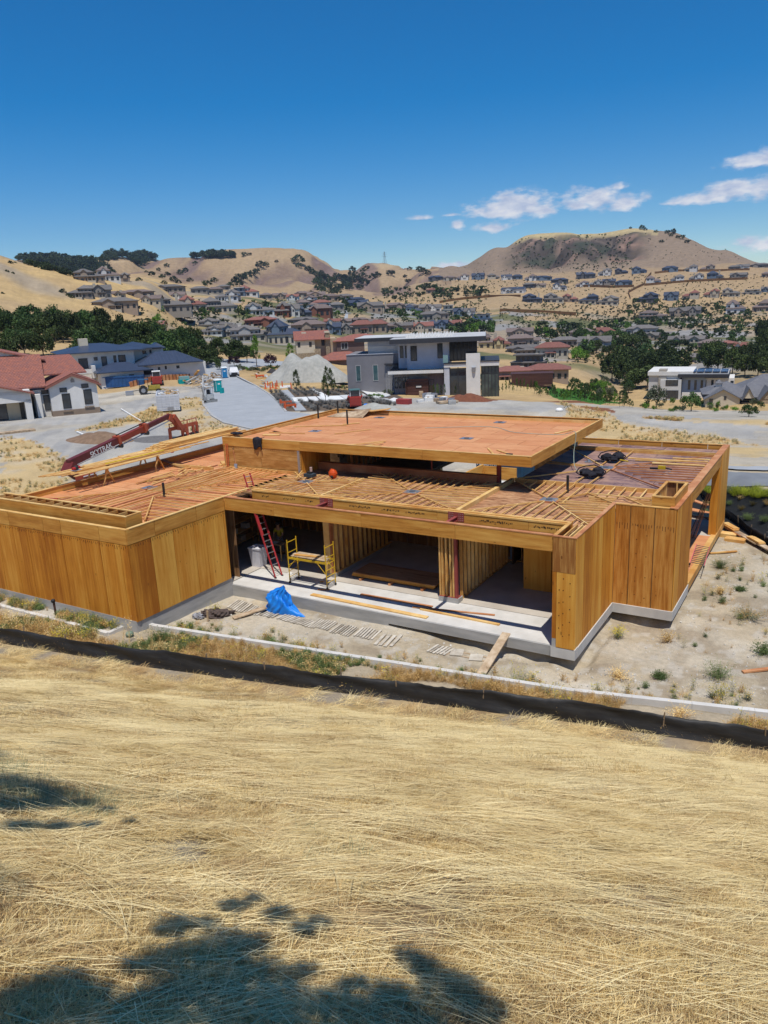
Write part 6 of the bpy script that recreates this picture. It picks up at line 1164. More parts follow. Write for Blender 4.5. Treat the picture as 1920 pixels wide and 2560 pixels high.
# ---- building kit: x to the right as seen, y away, z up; sizes from the picture at the building's distance
class Bld:
    def __init__(s, name, px, py, label, cat='house', turn=0, group=None, r=None, sink=.3):
        h = hit(px, py) if r is None else None
        if r is not None: d = ray(px, py); d = d/math.hypot(d.x, d.y); h = Vector((CX, CY, CZ))+d*r
        s.p = h; s.T = empty(name, tuple(h), -azp(h)+turn, label, cat, group); s.s = depth(h)/F; s.px, s.py = px, py; s.k = .9; s.dep = math.atan2(CZ-h.z, dist(h))
    def X(s, px): return (px-s.px)*s.s/max(.2, math.cos(azp(s.p)-YAW))**0*1.0/ (1/math.cos(abs(azp(s.p)-YAW))) if False else (px-s.px)*s.s*math.cos(azp(s.p)-YAW)
    def Z(s, py): return (s.py-py)*s.s/math.cos(s.dep)
    def box(s, n, x0, x1, y0, y1, z0, z1, m, kind=None): o = MB().box(x0, x1, y0, y1, z0, z1).build(n, m, s.T); tag(o, kind=kind); return o
    def mb(s, n, b, m, kind=None, parent=None): o = b.build(n, m, parent or s.T); tag(o, kind=kind); return o
    def win(s, x, z, w, h, y=0, m=None, fr=None, face='y', name='window', mull=0, parent=None):
        """window: frame proud of the wall, pane set inside; face 'y' looks to -y, 'l' looks to -x, 'r' to +x"""
        fm = fr or pm('dark_bronze_frame', (.03, .03, .035)); t = max(.05, min(.12, w*.08)); f = MB()
        def bb(a0, a1, d0, d1, z0, z1, b):
            if face == 'y': b.box(a0, a1, y-d1, y-d0, z0, z1)
            elif face == 'l': b.box(y-d1, y-d0, a0, a1, z0, z1)
            else: b.box(y+d0, y+d1, a0, a1, z0, z1)
        bb(x, x+w, -.02, .07, z, z+t, f); bb(x, x+w, -.02, .07, z+h-t, z+h, f); bb(x, x+t, -.02, .07, z+t, z+h-t, f); bb(x+w-t, x+w, -.02, .07, z+t, z+h-t, f)
        for i in range(mull): a = x+w*(i+1)/(mull+1); bb(a-t*.3, a+t*.3, -.02, .06, z+t, z+h-t, f)
        o = f.build(name, fm, parent or s.T); p = MB(); bb(x+t, x+w-t, .004, .03, z+t, z+h-t, p); p.build('pane', m or glassd, o); return o
    def gable(s, x0, x1, y0, y1, z, h, m, ov=.5, ax='y', n='roof', t=.22, wall=None):
        """ridge runs along ax; thick slabs; optional gable-end wall infill"""
        b = MB()
        if ax == 'y':
            c = (x0+x1)/2; k = h/((x1-x0)/2)
            b.xprism([(x0-ov, z-ov*k), (c, z+h), (x1+ov, z-ov*k), (x1+ov, z-ov*k+t), (c, z+h+t), (x0-ov, z-ov*k+t)][::-1], y0-ov, y1+ov, 'y'); 
            if wall: s.mb('gable_wall', MB().xprism([(x0, z-.02), (x1, z-.02), (c, z+h-.03)], y0, y0+.3, 'y'), wall)
        else:
            c = (y0+y1)/2; k = h/((y1-y0)/2)
            b.xprism([(y0-ov, z-ov*k), (c, z+h), (y1+ov, z-ov*k), (y1+ov, z-ov*k+t), (c, z+h+t), (y0-ov, z-ov*k+t)], x0-ov, x1+ov, 'x')
            if wall:
                for xx in (x0, x1-.3): s.mb('gable_wall', MB().xprism([(y0, z-.02), (y1, z-.02), (c, z+h-.03)], xx, xx+.3, 'x'), wall)
        return s.mb(n, b, m)
    def hip(s, x0, x1, y0, y1, z, h, m, ov=.6, n='roof', t=.2):
        x0 -= ov; x1 += ov; y0 -= ov; y1 += ov; w = min(x1-x0, y1-y0)/2; b = MB(); cy, cx = (y0+y1)/2, (x0+x1)/2
        r = [(x0+w, cy), (x1-w, cy)] if x1-x0 >= y1-y0 else [(cx, y0+w), (cx, y1-w)]
        V = [(x0, y0, z), (x1, y0, z), (x1, y1, z), (x0, y1, z), (x0, y0, z+t), (x1, y0, z+t), (x1, y1, z+t), (x0, y1, z+t), (*r[0], z+t+h), (*r[1], z+t+h)]
        if x1-x0 >= y1-y0: Fc = [(4, 5, 9, 8), (5, 6, 9), (6, 7, 8, 9), (7, 4, 8)]
        else: Fc = [(4, 5, 8), (5, 6, 9, 8), (6, 7, 9), (7, 4, 8, 9)]
        b.add(V, [(0, 3, 2, 1), (0, 1, 5, 4), (1, 2, 6, 5), (2, 3, 7, 6), (3, 0, 4, 7)]+Fc); return s.mb(n, b, m)
def stucco(name, c, d=.85): return pm('stucco_'+name, c, tuple(v*d for v in c), .8, rough=.9, var=.04, bmp=.1)
wht, crm, lil, gry = stucco('white', (.74, .72, .68)), stucco('cream', (.62, .55, .42)), stucco('cool_white', (.55, .57, .63)), stucco('grey', (.215, .21, .225))
def tilemat(name, c1, c2, c3, s=3.4):
    m, nt, b = newmat(name); tc = N(nt, 'ShaderNodeTexCoord'); br = N(nt, 'ShaderNodeTexBrick'); br.inputs['Scale'].default_value = 1; br.inputs['Brick Width'].default_value = .42; br.inputs['Row Height'].default_value = .36; br.inputs['Mortar Size'].default_value = .03
    br.inputs['Color1'].default_value = (*c1, 1); br.inputs['Color2'].default_value = (*c2, 1); br.inputs['Mortar'].default_value = tuple(v*.45 for v in c1)+(1,); L(nt, tc.outputs['Object'], br.inputs['Vector'])
    n = noise(nt, s, 3); r = ramp(nt, n, [(.35, c3), (.65, (1, 1, 1))]); c = mixc(nt, .5, br.outputs[0], r, 'MULTIPLY'); oi = N(nt, 'ShaderNodeObjectInfo'); vm = N(nt, 'ShaderNodeVectorMath', operation='SCALE'); L(nt, c, vm.inputs[0]); L(nt, mth('MULTIPLY_ADD', oi.outputs['Random'], .3, .85, nt=nt), vm.inputs['Scale'])
    L(nt, vm.outputs[0], b.inputs['Base Color']); b.inputs['Roughness'].default_value = .85; bump(nt, b, br.outputs['Fac'], -.6, .05); return m
redt = tilemat('red_clay_tile', (.36, .13, .085), (.25, .105, .09), (.75, .6, .55)); greyt = tilemat('grey_slate_tile', (.19, .19, .20), (.14, .14, .155), (.7, .7, .75)); brnt = tilemat('brown_flat_tile', (.22, .165, .15), (.17, .13, .12), (.7, .65, .6))
navy = pm('blue_grey_standing_seam', (.045, .06, .10), (.035, .048, .08), 1, rough=.38, var=.05, spec=.5); darkm = pm('dark_fascia', (.045, .047, .055), rough=.5); mid_grey = pm('flat_roof_membrane', (.50, .50, .50), (.40, .40, .40), .5, rough=.8)
terra = pm('terracotta_edge', (.30, .12, .09), (.22, .09, .07), 4); tanpl = stucco('taupe', (.27, .20, .145)); brownclad = pm('brown_wood_cladding', (.10, .045, .035), (.07, .03, .025), 2, st=(.2, 1, 6), rough=.6)
U = lambda ox, oy: (lambda x: ox+x*.2893, lambda y: oy+y*.2893)
# ---------------------------------------------------------------- modern two-storey house, centre
ux, uy = U(820, 780)
M = Bld('modern_house', 1024, 986, 'modern grey and white two storey house with broad flat roof, centre of the photo', turn=-.10); X = lambda v: M.X(ux(v)); Z = lambda v: M.Z(uy(v))
M.box('wall', X(150), X(620), 2.0, 12, -.5, Z(385)+.3, gry); M.box('parapet_cap', X(148), X(621), 1.9, 2.2, Z(385)+.3, Z(385)+.38, lil)
for a, c in ((228, 272), (380, 425)): M.win(X(a), Z(607)+.2, X(c)-X(a), Z(470)-Z(607), 2.0, pm('green_tinted_glass', (.05, .12, .13), (.03, .07, .08), 1, rough=.1, spec=.6), pm('pale_frame', (.5, .5, .5)))
M.win(5, Z(600), 1.0, 2.6, X(150), face='l')
M.box('upper_wall', X(335), X(640), 3.2, 11, Z(375), Z(262)+.3, lil); M.box('white_band', X(338), X(620), 3.1, 3.19, Z(372), Z(305), wht); M.box('roof_slab', X(232), X(700), 1.4, 13, Z(262), Z(232), darkm); M.box('roof_top', X(236), X(696), 1.6, 12.8, Z(232), Z(232)+.04, mid_grey)
M.win(3.6, Z(370), 2.5, Z(275)-Z(370), X(335), face='l')
for i in range(12): M.box('screen_slat', X(492+i*9), X(495+i*9)+.03, 1.7, 1.9, -.3, Z(468), pm('slat_white', (.45, .45, .47)))
M.box('wall', X(492), X(600), 2.3, 2.6, -.4, Z(462), gry); M.box('roof_slab', X(488), X(640), 1.2, 3, Z(462), Z(450), darkm)
# main volume
M.box('wall', X(705), X(1050), -2.2, 10, Z(500)+.1, Z(285)+.2, lil); M.box('wall', X(625), X(704), -.9, 10, Z(500)+.1, Z(285)+.2, lil); M.box('white_band', X(735), X(1015), -2.28, -2.21, Z(500), Z(487), wht)
M.box('roof_slab', X(575), X(1365), -4.4, 11.5, Z(285)+.2, Z(250)+.25, darkm); M.box('roof_top', X(579), X(1361), -4.2, 11.3, Z(250)+.25, Z(250)+.30, mid_grey)
cn = MB(); g = random.Random(2)
for i in range(15):
    for j in range(6): x = X(700+i*27+g.uniform(-4, 4)); y = -2+j*2.0; z = Z(250)+.3; cn.tube((x, y, z), (x, y, z+.5), .16, 5, .03)
M.mb('roof_mount', cn, wht, kind='stuff')
M.win(X(737), Z(422), X(790)-X(737), Z(300)-Z(422), -2.2); M.win(X(962), Z(408), X(1005)-X(962), Z(288)-Z(408), -2.2)
for i, a in enumerate((640, 685)): M.win(X(a), Z(400), .55, Z(300)-Z(400), -.9)
M.box('glass_wall', X(1058), X(1285), -.9, 8, Z(440), Z(285)+.2, glassd)
for i in range(8): M.box('mullion', X(1056+i*32.5), X(1060+i*32.5), -1.0, -.91, Z(440), Z(285)+.15, darkm)
M.box('column', X(1052), X(1058)+.02, -2.2, -.92, Z(440), Z(285)+.15, lil); M.box('column', X(1284), X(1292), -3.6, -3.3, Z(440), Z(285)+.19, darkm)
M.mb('glass_balustrade', MB().box(X(1012), X(1052), -3.9, -3.86, Z(440), Z(378)), pm('teal_glass', (.22, .36, .36), rough=.1))
M.box('wall', X(1200), X(1315), -4.0, -3.4, -.4, Z(372), wht); M.box('balcony', X(1018), X(1199), -4.1, -2.22, Z(478), Z(452), wht); M.box('balcony_cap', X(1016), X(1199), -4.2, -2.22, Z(452)+.002, Z(443), darkm); M.box('balcony', X(1316), X(1470), -4.1, 6, Z(475), Z(440), wht); M.box('balcony_cap', X(1316), X(1473), -4.2, 6.1, Z(440)+.002, Z(431), darkm)
M.box('wall', X(1018), X(1062), -4.0, -2.5, -.4, Z(479), lil); M.box('glass_wall', X(1063), X(1203), -3.6, -3.5, -.3, Z(488), glassd); M.box('glass_wall', X(1322), X(1465), -3.6, 4, -.3, Z(477), pm('tinted_glass', (.03, .045, .045), (.10, .13, .12), .7, rough=.1, spec=.6))
for a in (1063, 1130, 1200, 1322, 1350, 1378, 1406, 1434, 1462): M.box('mullion', X(a), X(a)+.12, -3.75, -3.61, -.3, Z(480), darkm)
M.mb('wall_lamp', MB().tube((X(1263), -4.1, Z(520)), (X(1263), -4.1, Z(482)), .28, 10, .36), galv)
# lower left block with canopy
M.box('roof_slab', X(560), X(1015), -5.0, -2.22, Z(520)+.1, Z(492), darkm); M.box('roof_slab', X(560), X(704), -2.2, 3, Z(512)+.1, Z(486), darkm); M.box('white_band', X(556), X(1016), -5.1, -5.01, Z(515), Z(490), wht)
M.box('wall', X(595), X(1012), -3.2, 4, -.5, Z(512), gry); M.box('brown_wall', X(708), X(885), -4.3, -3.3, -.4, Z(590), brownclad)
for i in range(8): M.box('cladding_board', X(707), X(886), -4.36, -4.31, -.3+i*.42, -.3+i*.42+.36, brownclad)
M.box('brown_wall', X(700), X(705), -5.2, -3.3, -.4, Z(585), brownclad); M.win(X(780), Z(635), X(832)-X(780), Z(612)-Z(635), -4.36, wht)
M.win(X(885), -.2, .9, Z(575)+.2, -3.2, name='door')
for a in (600, 632, 665, 690): M.win(X(a), Z(640), .45, Z(550)-Z(640), -3.2)
o = M.box('panel', X(880), X(1010), -3.26, -3.21, Z(620), Z(520), pm('mauve_panel', (.17, .14, .16)))
# ---------------------------------------------------------------- white house with red tile roofs, far left
ux, uy = U(0, 780)
B = Bld('tiled_house', 195, 1036, 'white stucco house with red clay tile roofs and brown plinth at the left edge', turn=.10); X = lambda v: B.X(ux(v)); Z = lambda v: B.Z(uy(v))
x0, x1 = X(462), X(872); ze = Z(628)
B.box('wall', x0, x1, 0, 11, -.8, ze+.02, wht); B.box('plinth', x0-.05, x1+.05, -.08, 11, -.9, Z(838), tanpl); B.gable(x0, x1, 0, 11, ze, Z(545)-ze, redt, .35, 'y', wall=wht); B.mb('eave_tiles', MB().xprism([(x0-.6, ze-.22), ((x0+x1)/2, Z(545)+.08), (x1+.6, ze-.22), (x1+.6, ze-.48), ((x0+x1)/2, Z(545)-.22), (x0-.6, ze-.48)][::-1], -.5, -.36, 'y'), terra)
for a, c, zz0, zz1 in ((558, 630, 826, 700), (748, 820, 806, 680)): B.win(X(a), Z(zz0), X(c)-X(a), Z(zz1)-Z(zz0), 0); B.box('sill', X(a)-.1, X(c)+.1, -.22, -.05, Z(zz0)-.45, Z(zz0)-.28, tanpl)
for a, c, zz0, zz1 in ((548, 610, 686, 650), (738, 800, 666, 632)): B.win(X(a), Z(zz0), X(c)-X(a), Z(zz1)-Z(zz0), 0)
B.mb('gable_vent', MB().xprism([(X(652), Z(612)), (X(686), Z(612)), (X(686), Z(590)), (X(669), Z(572)), (X(652), Z(590))], -.03, .0, 'y'), pm('grey_vent', (.3, .28, .26)))
# recessed link with window and pier
B.box('wall', X(330), X(461), 2.0, 9, -.8, Z(660), wht); B.win(X(410), Z(838), X(482)-X(410)-.1, Z(708)-Z(838), 2.0); B.win(X(400), Z(698), X(460)-X(400), Z(660)-Z(698)-.1, 2.0); B.box('pier', X(338), X(382), .3, 2, -.8, Z(690), wht)
# porch block
B.box('wall', X(-260), X(300), 1.6, 12, -.9, Z(770)+.2 if False else Z(720), wht); B.box('porch_shade_panel', X(-260), X(236), 1.45, 1.6, -.5, Z(735), pm('porch_shade', (.12, .11, .10))); B.box('porch_wall', X(95), X(200), 1.3, 1.45, -.5, Z(738), crm); B.box('sliding_door', X(-120), X(92), 1.32, 1.44, -.5, Z(752), glassd)  # dark panel stands for the shaded opening; the shade is its colour
B.box('pier', X(240), X(296), -1.0, 1.59, -.9, Z(715), wht); B.box('pier_base', X(238), X(300), -1.1, 1.62, -.95, Z(888), tanpl); B.box('beam', X(-260), X(296), -1.0, 1.59, Z(735)+.02, Z(640), wht); B.box('porch_slab', X(-260), X(300), -1.2, 1.3, -1.0, -.5, conc)
B.gable(X(-330), X(300), -1.0, 4, Z(668), Z(585)-Z(668), redt, .5, 'y', wall=wht)
# main roof slopes behind
B.mb('roof', MB().add([(X(-300), 1.2, Z(640)), (X(445), 1.2, Z(640)), (X(470), 9, Z(450)+1.0), (X(-300), 9, Z(450)+1.0), (X(-300), 1.2, Z(640)+.2), (X(445), 1.2, Z(640)+.2), (X(470), 9, Z(450)+1.2), (X(-300), 9, Z(450)+1.2)], MB.BF), redt)
B.mb('roof', MB().add([(X(430), 5.2, Z(560)), (X(840), 5.2, Z(560)), (X(750), 11, Z(450)+.6), (X(430), 11, Z(450)+.6), (X(430), 5.2, Z(560)+.2), (X(840), 5.2, Z(560)+.2), (X(750), 11, Z(450)+.8), (X(430), 11, Z(450)+.8)], MB.BF), redt)
B.box('wall', X(-300), X(470), 9.0, 20, Z(560), Z(445), wht); B.gable(X(-620), X(470), 9.2, 20, Z(432), Z(290)-Z(432), redt, .6, 'y', wall=wht)
B.mb('gable_vent', MB().xprism([(X(0), Z(375)), (X(36), Z(375)), (X(36), Z(350)), (X(18), Z(332)), (X(0), Z(350))], 9.1, 9.19, 'y'), pm('grey_vent', (.3, .28, .26)))
tag(MB().box(-7, 0, -1.2, 0, 0, .25).build('formwork', lumO, None, loc=tuple(hit(85, 1075, 200)), rot=(0, 0, B.T.rotation_euler.z+.12)), 'low timber formwork frame in front of the tiled house porch', 'formwork')
# ---------------------------------------------------------------- white house with dark blue metal roofs
B = Bld('blue_roofed_house', 330, 961, 'white two storey house with dark blue standing seam roofs, left of the road', turn=.17); X = lambda v: B.X(ux(v)); Z = lambda v: B.Z(uy(v))
B.box('wall', X(620), X(1240), 6, 17, Z(590), Z(360)+.2, wht); B.box('wall', X(1200), X(1530), 8, 17, Z(590), Z(345), wht); B.hip(X(610), X(1300), 5.5, 18, Z(358)+.2, Z(282)-Z(345), navy, .9); B.hip(X(1120), X(1470), 7, 17, Z(345), Z(285)-Z(335), navy, .9); B.hip(X(1440), X(1540), 8, 13, Z(355), 1.0, navy, .3)
B.box('chimney', X(795), X(872), 10, 12, Z(330), Z(232), crm)
for a, c, z0, z1 in ((745, 825, 480, 392), (945, 992, 470, 388), (1052, 1076, 445, 385), (1095, 1160, 445, 385), (880, 912, 418, 388)): B.win(X(a), Z(z0), X(c)-X(a), Z(z1)-Z(z0), 6)
for a, c, z0, z1 in ((1335, 1370, 395, 365), (1402, 1420, 390, 360)): B.win(X(a), Z(z0), X(c)-X(a), Z(z1)-Z(z0), 8)
B.box('balcony_wall', X(840), X(872), 4, 6, Z(560), Z(455), wht); B.box('balcony_wall', X(560), X(840), 4.6, 5, Z(520), Z(485), wht)
B.box('lower_wall', X(880), X(1255), 0, 6, -1.5, Z(515), wht); B.box('lower_wall', X(1256), X(1850), 1.5, 9, -1.5, Z(480), wht); B.hip(X(870), X(1290), -.3, 6, Z(515), Z(455)-Z(515)+.2, navy, .5); B.hip(X(1250), X(1790), 1.2, 9, Z(480), Z(400)-Z(480)+.4, navy, .7)
for a, c, z0, z1 in ((922, 1005, 588, 545), (1125, 1168, 578, 540), ): B.win(X(a), Z(z0), X(c)-X(a), Z(z1)-Z(z0), 0)
for a, c, z0, z1 in ((1270, 1355, 560, 515), (1402, 1422, 535, 503), (1465, 1482, 525, 495), (1635, 1648, 475, 460), (1572, 1600, 525, 500)): B.win(X(a), Z(z0), X(c)-X(a), Z(z1)-Z(z0), 1.5)
seam = MB()
for i in range(22): t = i/21; x = X(600)+(X(1300)-X(600))*t; k = min(1, min(t, 1-t)*3.2); seam.bar((x, 4.75, Z(358)+.42), (x, 4.75+6.6*k, Z(358)+.42+(Z(282)-Z(345)-.1)*k), .05, .07)
for i in range(18): t = i/17; x = X(1240)+(X(1800)-X(1240))*t; k = min(1, min(t, 1-t)*3); seam.bar((x, .55, Z(480)+.22), (x, .55+4.3*k, Z(480)+.22+(Z(400)-Z(480)+.35)*k), .05, .07)
B.mb('roof_seam', seam, pm('pale_seam_metal', (.08, .10, .15), rough=.4), kind='stuff')  # seams in a paler blue-grey than the roof sheets
fz = empty('timber_fence', tuple(hit(350, 958)), 0, 'low orange-brown timber board fence before the blue roofed house', 'fence'); fi = Matrix.Translation(-fz.location); lp = hit(325, 969); rp = hit(508, 945); tp_ = hit(300, 966)
for i in range(21):
    a, b = lp.lerp(rp, i/21), lp.lerp(rp, (i+.92)/21); a.z = hgt(a.x, a.y); b.z = hgt(b.x, b.y); o = MB().bar(a+Vector((0, 0, .5)), b+Vector((0, 0, .5)), .06, 1.2).build('fence_panel', lumR, fz); o.matrix_parent_inverse = fi; o = MB().box(b.x, b.x+.12, b.y, b.y+.12, b.z-.2, b.z+1.2).build('post', core, fz); o.matrix_parent_inverse = fi
# ---------------------------------------------------------------- beige and stone house behind the gravel heap
ux, uy = U(440, 780)
stone = pm('rubble_stone', (.42, .34, .23), (.22, .17, .11), 3.2, rough=.95, bmp=.6, detail=2)
B = Bld('stone_house', 800, 903, 'beige stucco and stone house with two chimneys behind the gravel heap', turn=.05); X = lambda v: B.X(ux(v)); Z = lambda v: B.Z(uy(v))
B.box('wall', X(1048), X(1210), 0, 9, Z(400), Z(240), crm); B.box('stone_base', X(1046), X(1212), -.15, 9, -2, Z(350), stone); B.gable(X(1048), X(1330), 0, 12, Z(240), Z(195)-Z(240)+.6, redt, .5, 'x', wall=crm); B.box('wall', X(1211), X(1400), 1.2, 10, -1, Z(240), stucco('buff', (.48, .37, .25)))
for a in (1062, 1160): B.win(X(a), Z(298), X(22)-X(0), Z(258)-Z(298), 0)
B.box('stone_chimney', X(1302), X(1338), .2, 1.8, -1, Z(190), stone); B.box('chimney_cap', X(1297), X(1342), 0, 2, Z(190), Z(176), crm); B.box('chimney', X(1105), X(1145), 4, 5.5, Z(230), Z(180), crm); B.box('stone_block', X(1205), X(1255), -.5, 3, -1, Z(320), stone)
B.win(X(1268), Z(298), X(1296)-X(1268), Z(248)-Z(298), 1.2)
B = Bld('brown_tiled_house', 890, 912, 'brown house with red tile roofs and white framed window beside the modern house', turn=.05); X = lambda v: B.X(ux(v)); Z = lambda v: B.Z(uy(v))
tp2 = stucco('brown', (.16, .11, .095)); B.box('wall', X(1400), X(1640), 2, 12, -1, Z(258), tp2); B.hip(X(1385), X(1850), 2, 14, Z(258), Z(212)-Z(258), redt, .6); B.win(X(1438), Z(325), X(1497)-X(1438), Z(268)-Z(325), 2, fr=pm('white_frame', (.7, .7, .68)), mull=1)
B.box('garage_wall', X(1270), X(1600), -3, 1.9, -2, Z(405), tp2); B.hip(X(1250), X(1620), -3.2, 4, Z(405), Z(335)-Z(395), redt, .5); B.box('garage_door', X(1310), X(1410), -3.12, -3.02, -2, Z(435), darkm)
# ---------------------------------------------------------------- modern white house at the right and its grey-roofed neighbour
ux, uy = (lambda x: 1260+x*.3978), (lambda y: 780+y*.3978)
B = Bld('white_modern_house', 1745, 992, 'white flat-roofed modern house with solar panels, right of the dark trees', turn=-.05); X = lambda v: B.X(ux(v)); Z = lambda v: B.Z(uy(v)); pal = stucco('pale', (.58, .58, .57))
B.box('wall', X(895), X(1100), 0, 14, -2, Z(400), pal); B.box('roof_slab', X(888), X(1180), -.6, 15, Z(400), Z(376), wht); B.box('stone_tower', X(960), X(1010), -.4, 3, Z(470), Z(362), pm('pale_ledgestone', (.48, .44, .38), (.32, .29, .25), 5, st=(.3, .3, 3), bmp=.5)); B.box('wall', X(975), X(1110), -1.5, 0, -2, Z(425), pal)
B.box('wall', X(1112), X(1260), .6, 12, -2, Z(415), stucco('blue_grey', (.36, .42, .50))); B.box('wall', X(1150), X(1435), 1.2, 12, Z(505), Z(420), wht); B.box('roof_slab', X(1085), X(1405), -1, 13, Z(415)+.1, Z(392), darkm); B.box('roof_top', X(1090), X(1400), -.8, 12.8, Z(392)+.003, Z(388), mid_grey)
for i in range(5): 
    for j in range(3): B.mb('solar_panel', MB().bar((X(1150+i*50), 1+j*2.8, Z(388)+.5), (X(1196+i*50), 1+j*2.8, Z(388)+.5), 2.6, .08), pm('solar_blue', (.02, .035, .10), rough=.2, spec=.7))
B.win(X(1010), Z(462), X(1090)-X(1010), Z(425)-Z(462), -1.5, mull=2); B.win(X(1015), Z(540), X(1095)-X(1015), Z(490)-Z(540), -1.5, mull=3)
for a in (1150, 1190, 1230, 1250, 1295, 1325): B.win(X(a), Z(490), X(a+15)-X(a), Z(432)-Z(490), .6 if a < 1250 else 1.2)
B.box('terrace_wall', X(1120), X(1440), -2.2, -2, -2, Z(500), wht); B.win(X(1414), Z(485), .8, 2.2, 1.2)
B = Bld('slate_roofed_house', 1840, 1012, 'cream and stone house with steep grey slate gables at the right edge', turn=.1); X = lambda v: B.X(ux(v)); Z = lambda v: B.Z(uy(v))
B.box('wall', X(1262), X(1480), 0, 8, -2, Z(545), crm); B.gable(X(1262), X(1480), 0, 12, Z(545), Z(490)-Z(545), greyt, .5, 'y', wall=crm); B.hip(X(1255), X(1560), 3, 14, Z(530), Z(465)-Z(530), greyt, .5); B.win(X(1285), Z(582), X(1308)-X(1285), Z(545)-Z(582), 0); B.win(X(1378), Z(552), X(1394)-X(1378), Z(530)-Z(552), 0)
B.box('cupola', X(1335), X(1372), 6, 7.5, Z(500), Z(470), wht); B.hip(X(1332), X(1375), 5.8, 7.7, Z(470), .9, greyt, .1); B.box('wall', X(1490), X(1800), 2, 12, -2, Z(560), crm); B.hip(X(1420), X(2000), 2, 18, Z(545), Z(425)-Z(545), greyt, .6)
B.gable(X(1500), X(1565), -1, 6, Z(540), Z(490)-Z(540)+.3, greyt, .3, 'y', wall=crm); B.gable(X(1600), X(1700), -2.5, 6, Z(540), Z(480)-Z(540), greyt, .4, 'y', wall=stone); B.box('stone_bay', X(1600), X(1700), -2.4, 2, -2, Z(542), stone); B.win(X(1625), Z(640), X(1650)-X(1625), Z(600)-Z(640), -2.4); B.box('porch', X(1490), X(1590), -.5, 2, -2, Z(565), pm('porch_shade', (.12, .11, .10)))  # porch is a solid box with its shade painted as dark colour
# ---------------------------------------------------------------- gravel and soil heaps
grv = pm('grey_gravel', (.42, .41, .37), (.30, .30, .27), 1.6, rough=1, bmp=.8, var=0, detail=9); soil = pm('brown_soil', (.26, .17, .11), (.17, .11, .07), 2, rough=1, bmp=.7, var=0, detail=8); bark = pm('red_bark', (.22, .085, .045), (.14, .05, .03), 4, rough=1, bmp=.8, var=0, detail=8)
hh = hit(768, 950); heap('gravel_heap', 'tall grey gravel heap between the road and the modern house', 'gravel heap', tuple(hh), 9.8, 6.5, 4.6, grv, 3, 110, .5, 2.0)
for px, py, rx, ry, h, m, lb in ((250, 1100, 5.2, 2.6, 1.15, soil, 'brown soil heap behind the telehandler boom'), (395, 1098, 3.6, 2.6, .35, pm('dark_gravel', (.18, .17, .165), (.12, .115, .11), 3, rough=1, bmp=.8, var=0), 'low dark gravel heap under the telehandler boom'), (1170, 1002, 3.9, 1.6, 1.25, bark, 'red-brown bark heap in front of the modern house'),
                             (942, 1023, 3.6, 1.6, .9, grv, 'small pale sand heap behind the upper roof'), (683, 933, 2.0, 1.4, 1.3, pm('black_heap', (.05, .045, .045), bmp=.5), 'dark covered heap beside the road'), (80, 950, .1, .1, .1, grv, 'x')):
    if lb != 'x': c = hit(px, py); heap('earth_heap', lb, 'heap', (c.x, c.y, c.z-.05), rx, ry, h, m, int(px), 40, .25, 1.3)
# ---------------------------------------------------------------- skips, toilets, machines, vehicles (local frames, x right, y away)
def frame(name, px, py, label, cat, turn=0, group=None):
    h = hit(px, py); T = empty(name, tuple(h), -azp(h)+turn, label, cat, group); return T
def B_(n, mb, m, T): return mb.build(n, m, T)
def skip(name, px, py, label, L_, W_, H_, m, turn, ribs=9, n='skip'):
    T = frame(name, px, py, label, 'skip', turn); w = .08
    b = MB(); b.box(0, L_, 0, w, .25, H_); b.box(0, L_, W_-w, W_, .25, H_); b.box(0, w, w, W_-w, .25, H_); b.box(L_-w, L_, w, W_-w, .25, H_); b.box(w, L_-w, w, W_-w, .25, .35); B_('body', b, m, T)
    for i in range(ribs): x = L_*(i+.3)/ribs; B_('rib', MB().box(x, x+.12, -.10, -.002, .25, H_-.1), m, T)
    for z in (.25, H_-.14): B_('rail', MB().box(-.05, L_+.05, -.14, -.102, z, z+.14), m, T)
    for j in range(3): B_('rib', MB().box(L_+.002, L_+.1, W_*(j+.5)/3-.06, W_*(j+.5)/3+.06, .25, H_-.1), m, T); B_('rib', MB().box(-.1, -.002, W_*(j+.5)/3-.06, W_*(j+.5)/3+.06, .25, H_-.1), m, T)
    for x in (.4, L_-.6): B_('wheel', MB().tube((x, .1, .14), (x, W_-.1, .14), .14, 10), blackm, T)
    return T
bluep = pm('blue_skip_paint', (.03, .10, .28), (.025, .08, .2), 1, rough=.5); skip('skip', 256, 973, 'long blue skip beside the blue roofed house', 8.0, 3.0, 2.3, bluep, -.14, 11)
T = frame('skip', 395, 1033, 'white ribbed skip full of wood scraps', 'skip', -.03); wsk = pm('white_skip_paint', (.66, .68, .72), (.55, .57, .6), 2, rough=.5); s_ = depth(T.location)/F*math.cos(azp(T.location)-YAW); w = 57*s_; hh_ = 46*s_
b = MB(); b.box(0, w, 0, .1, .25, hh_); b.box(0, .1, .1, 7.0, .25, hh_); b.box(w-.1, w, .1, 7.0, .25, hh_); b.box(.1, w-.1, 6.9, 7.0, .25, hh_); b.box(.1, w-.1, .1, 6.9, .25, .4); B_('body', b, wsk, T)
for i in range(6): x = .05+(w-.2)*i/5; B_('rib', MB().box(x, x+.1, -.09, -.002, .25, hh_-.06), wsk, T)
for i in range(7): z = .3+(hh_-.45)*i/6; B_('rib', MB().box(0, w, -.12, -.092, z, z+.07), wsk, T)
for i in range(9): B_('rib', MB().box(-.09, -.002, .2+i*.75, .3+i*.75, .25, hh_), wsk, T)
B_('latch', MB().box(w*.45, w*.72, -.16, -.122, .45, .8), galv, T); g = random.Random(5)
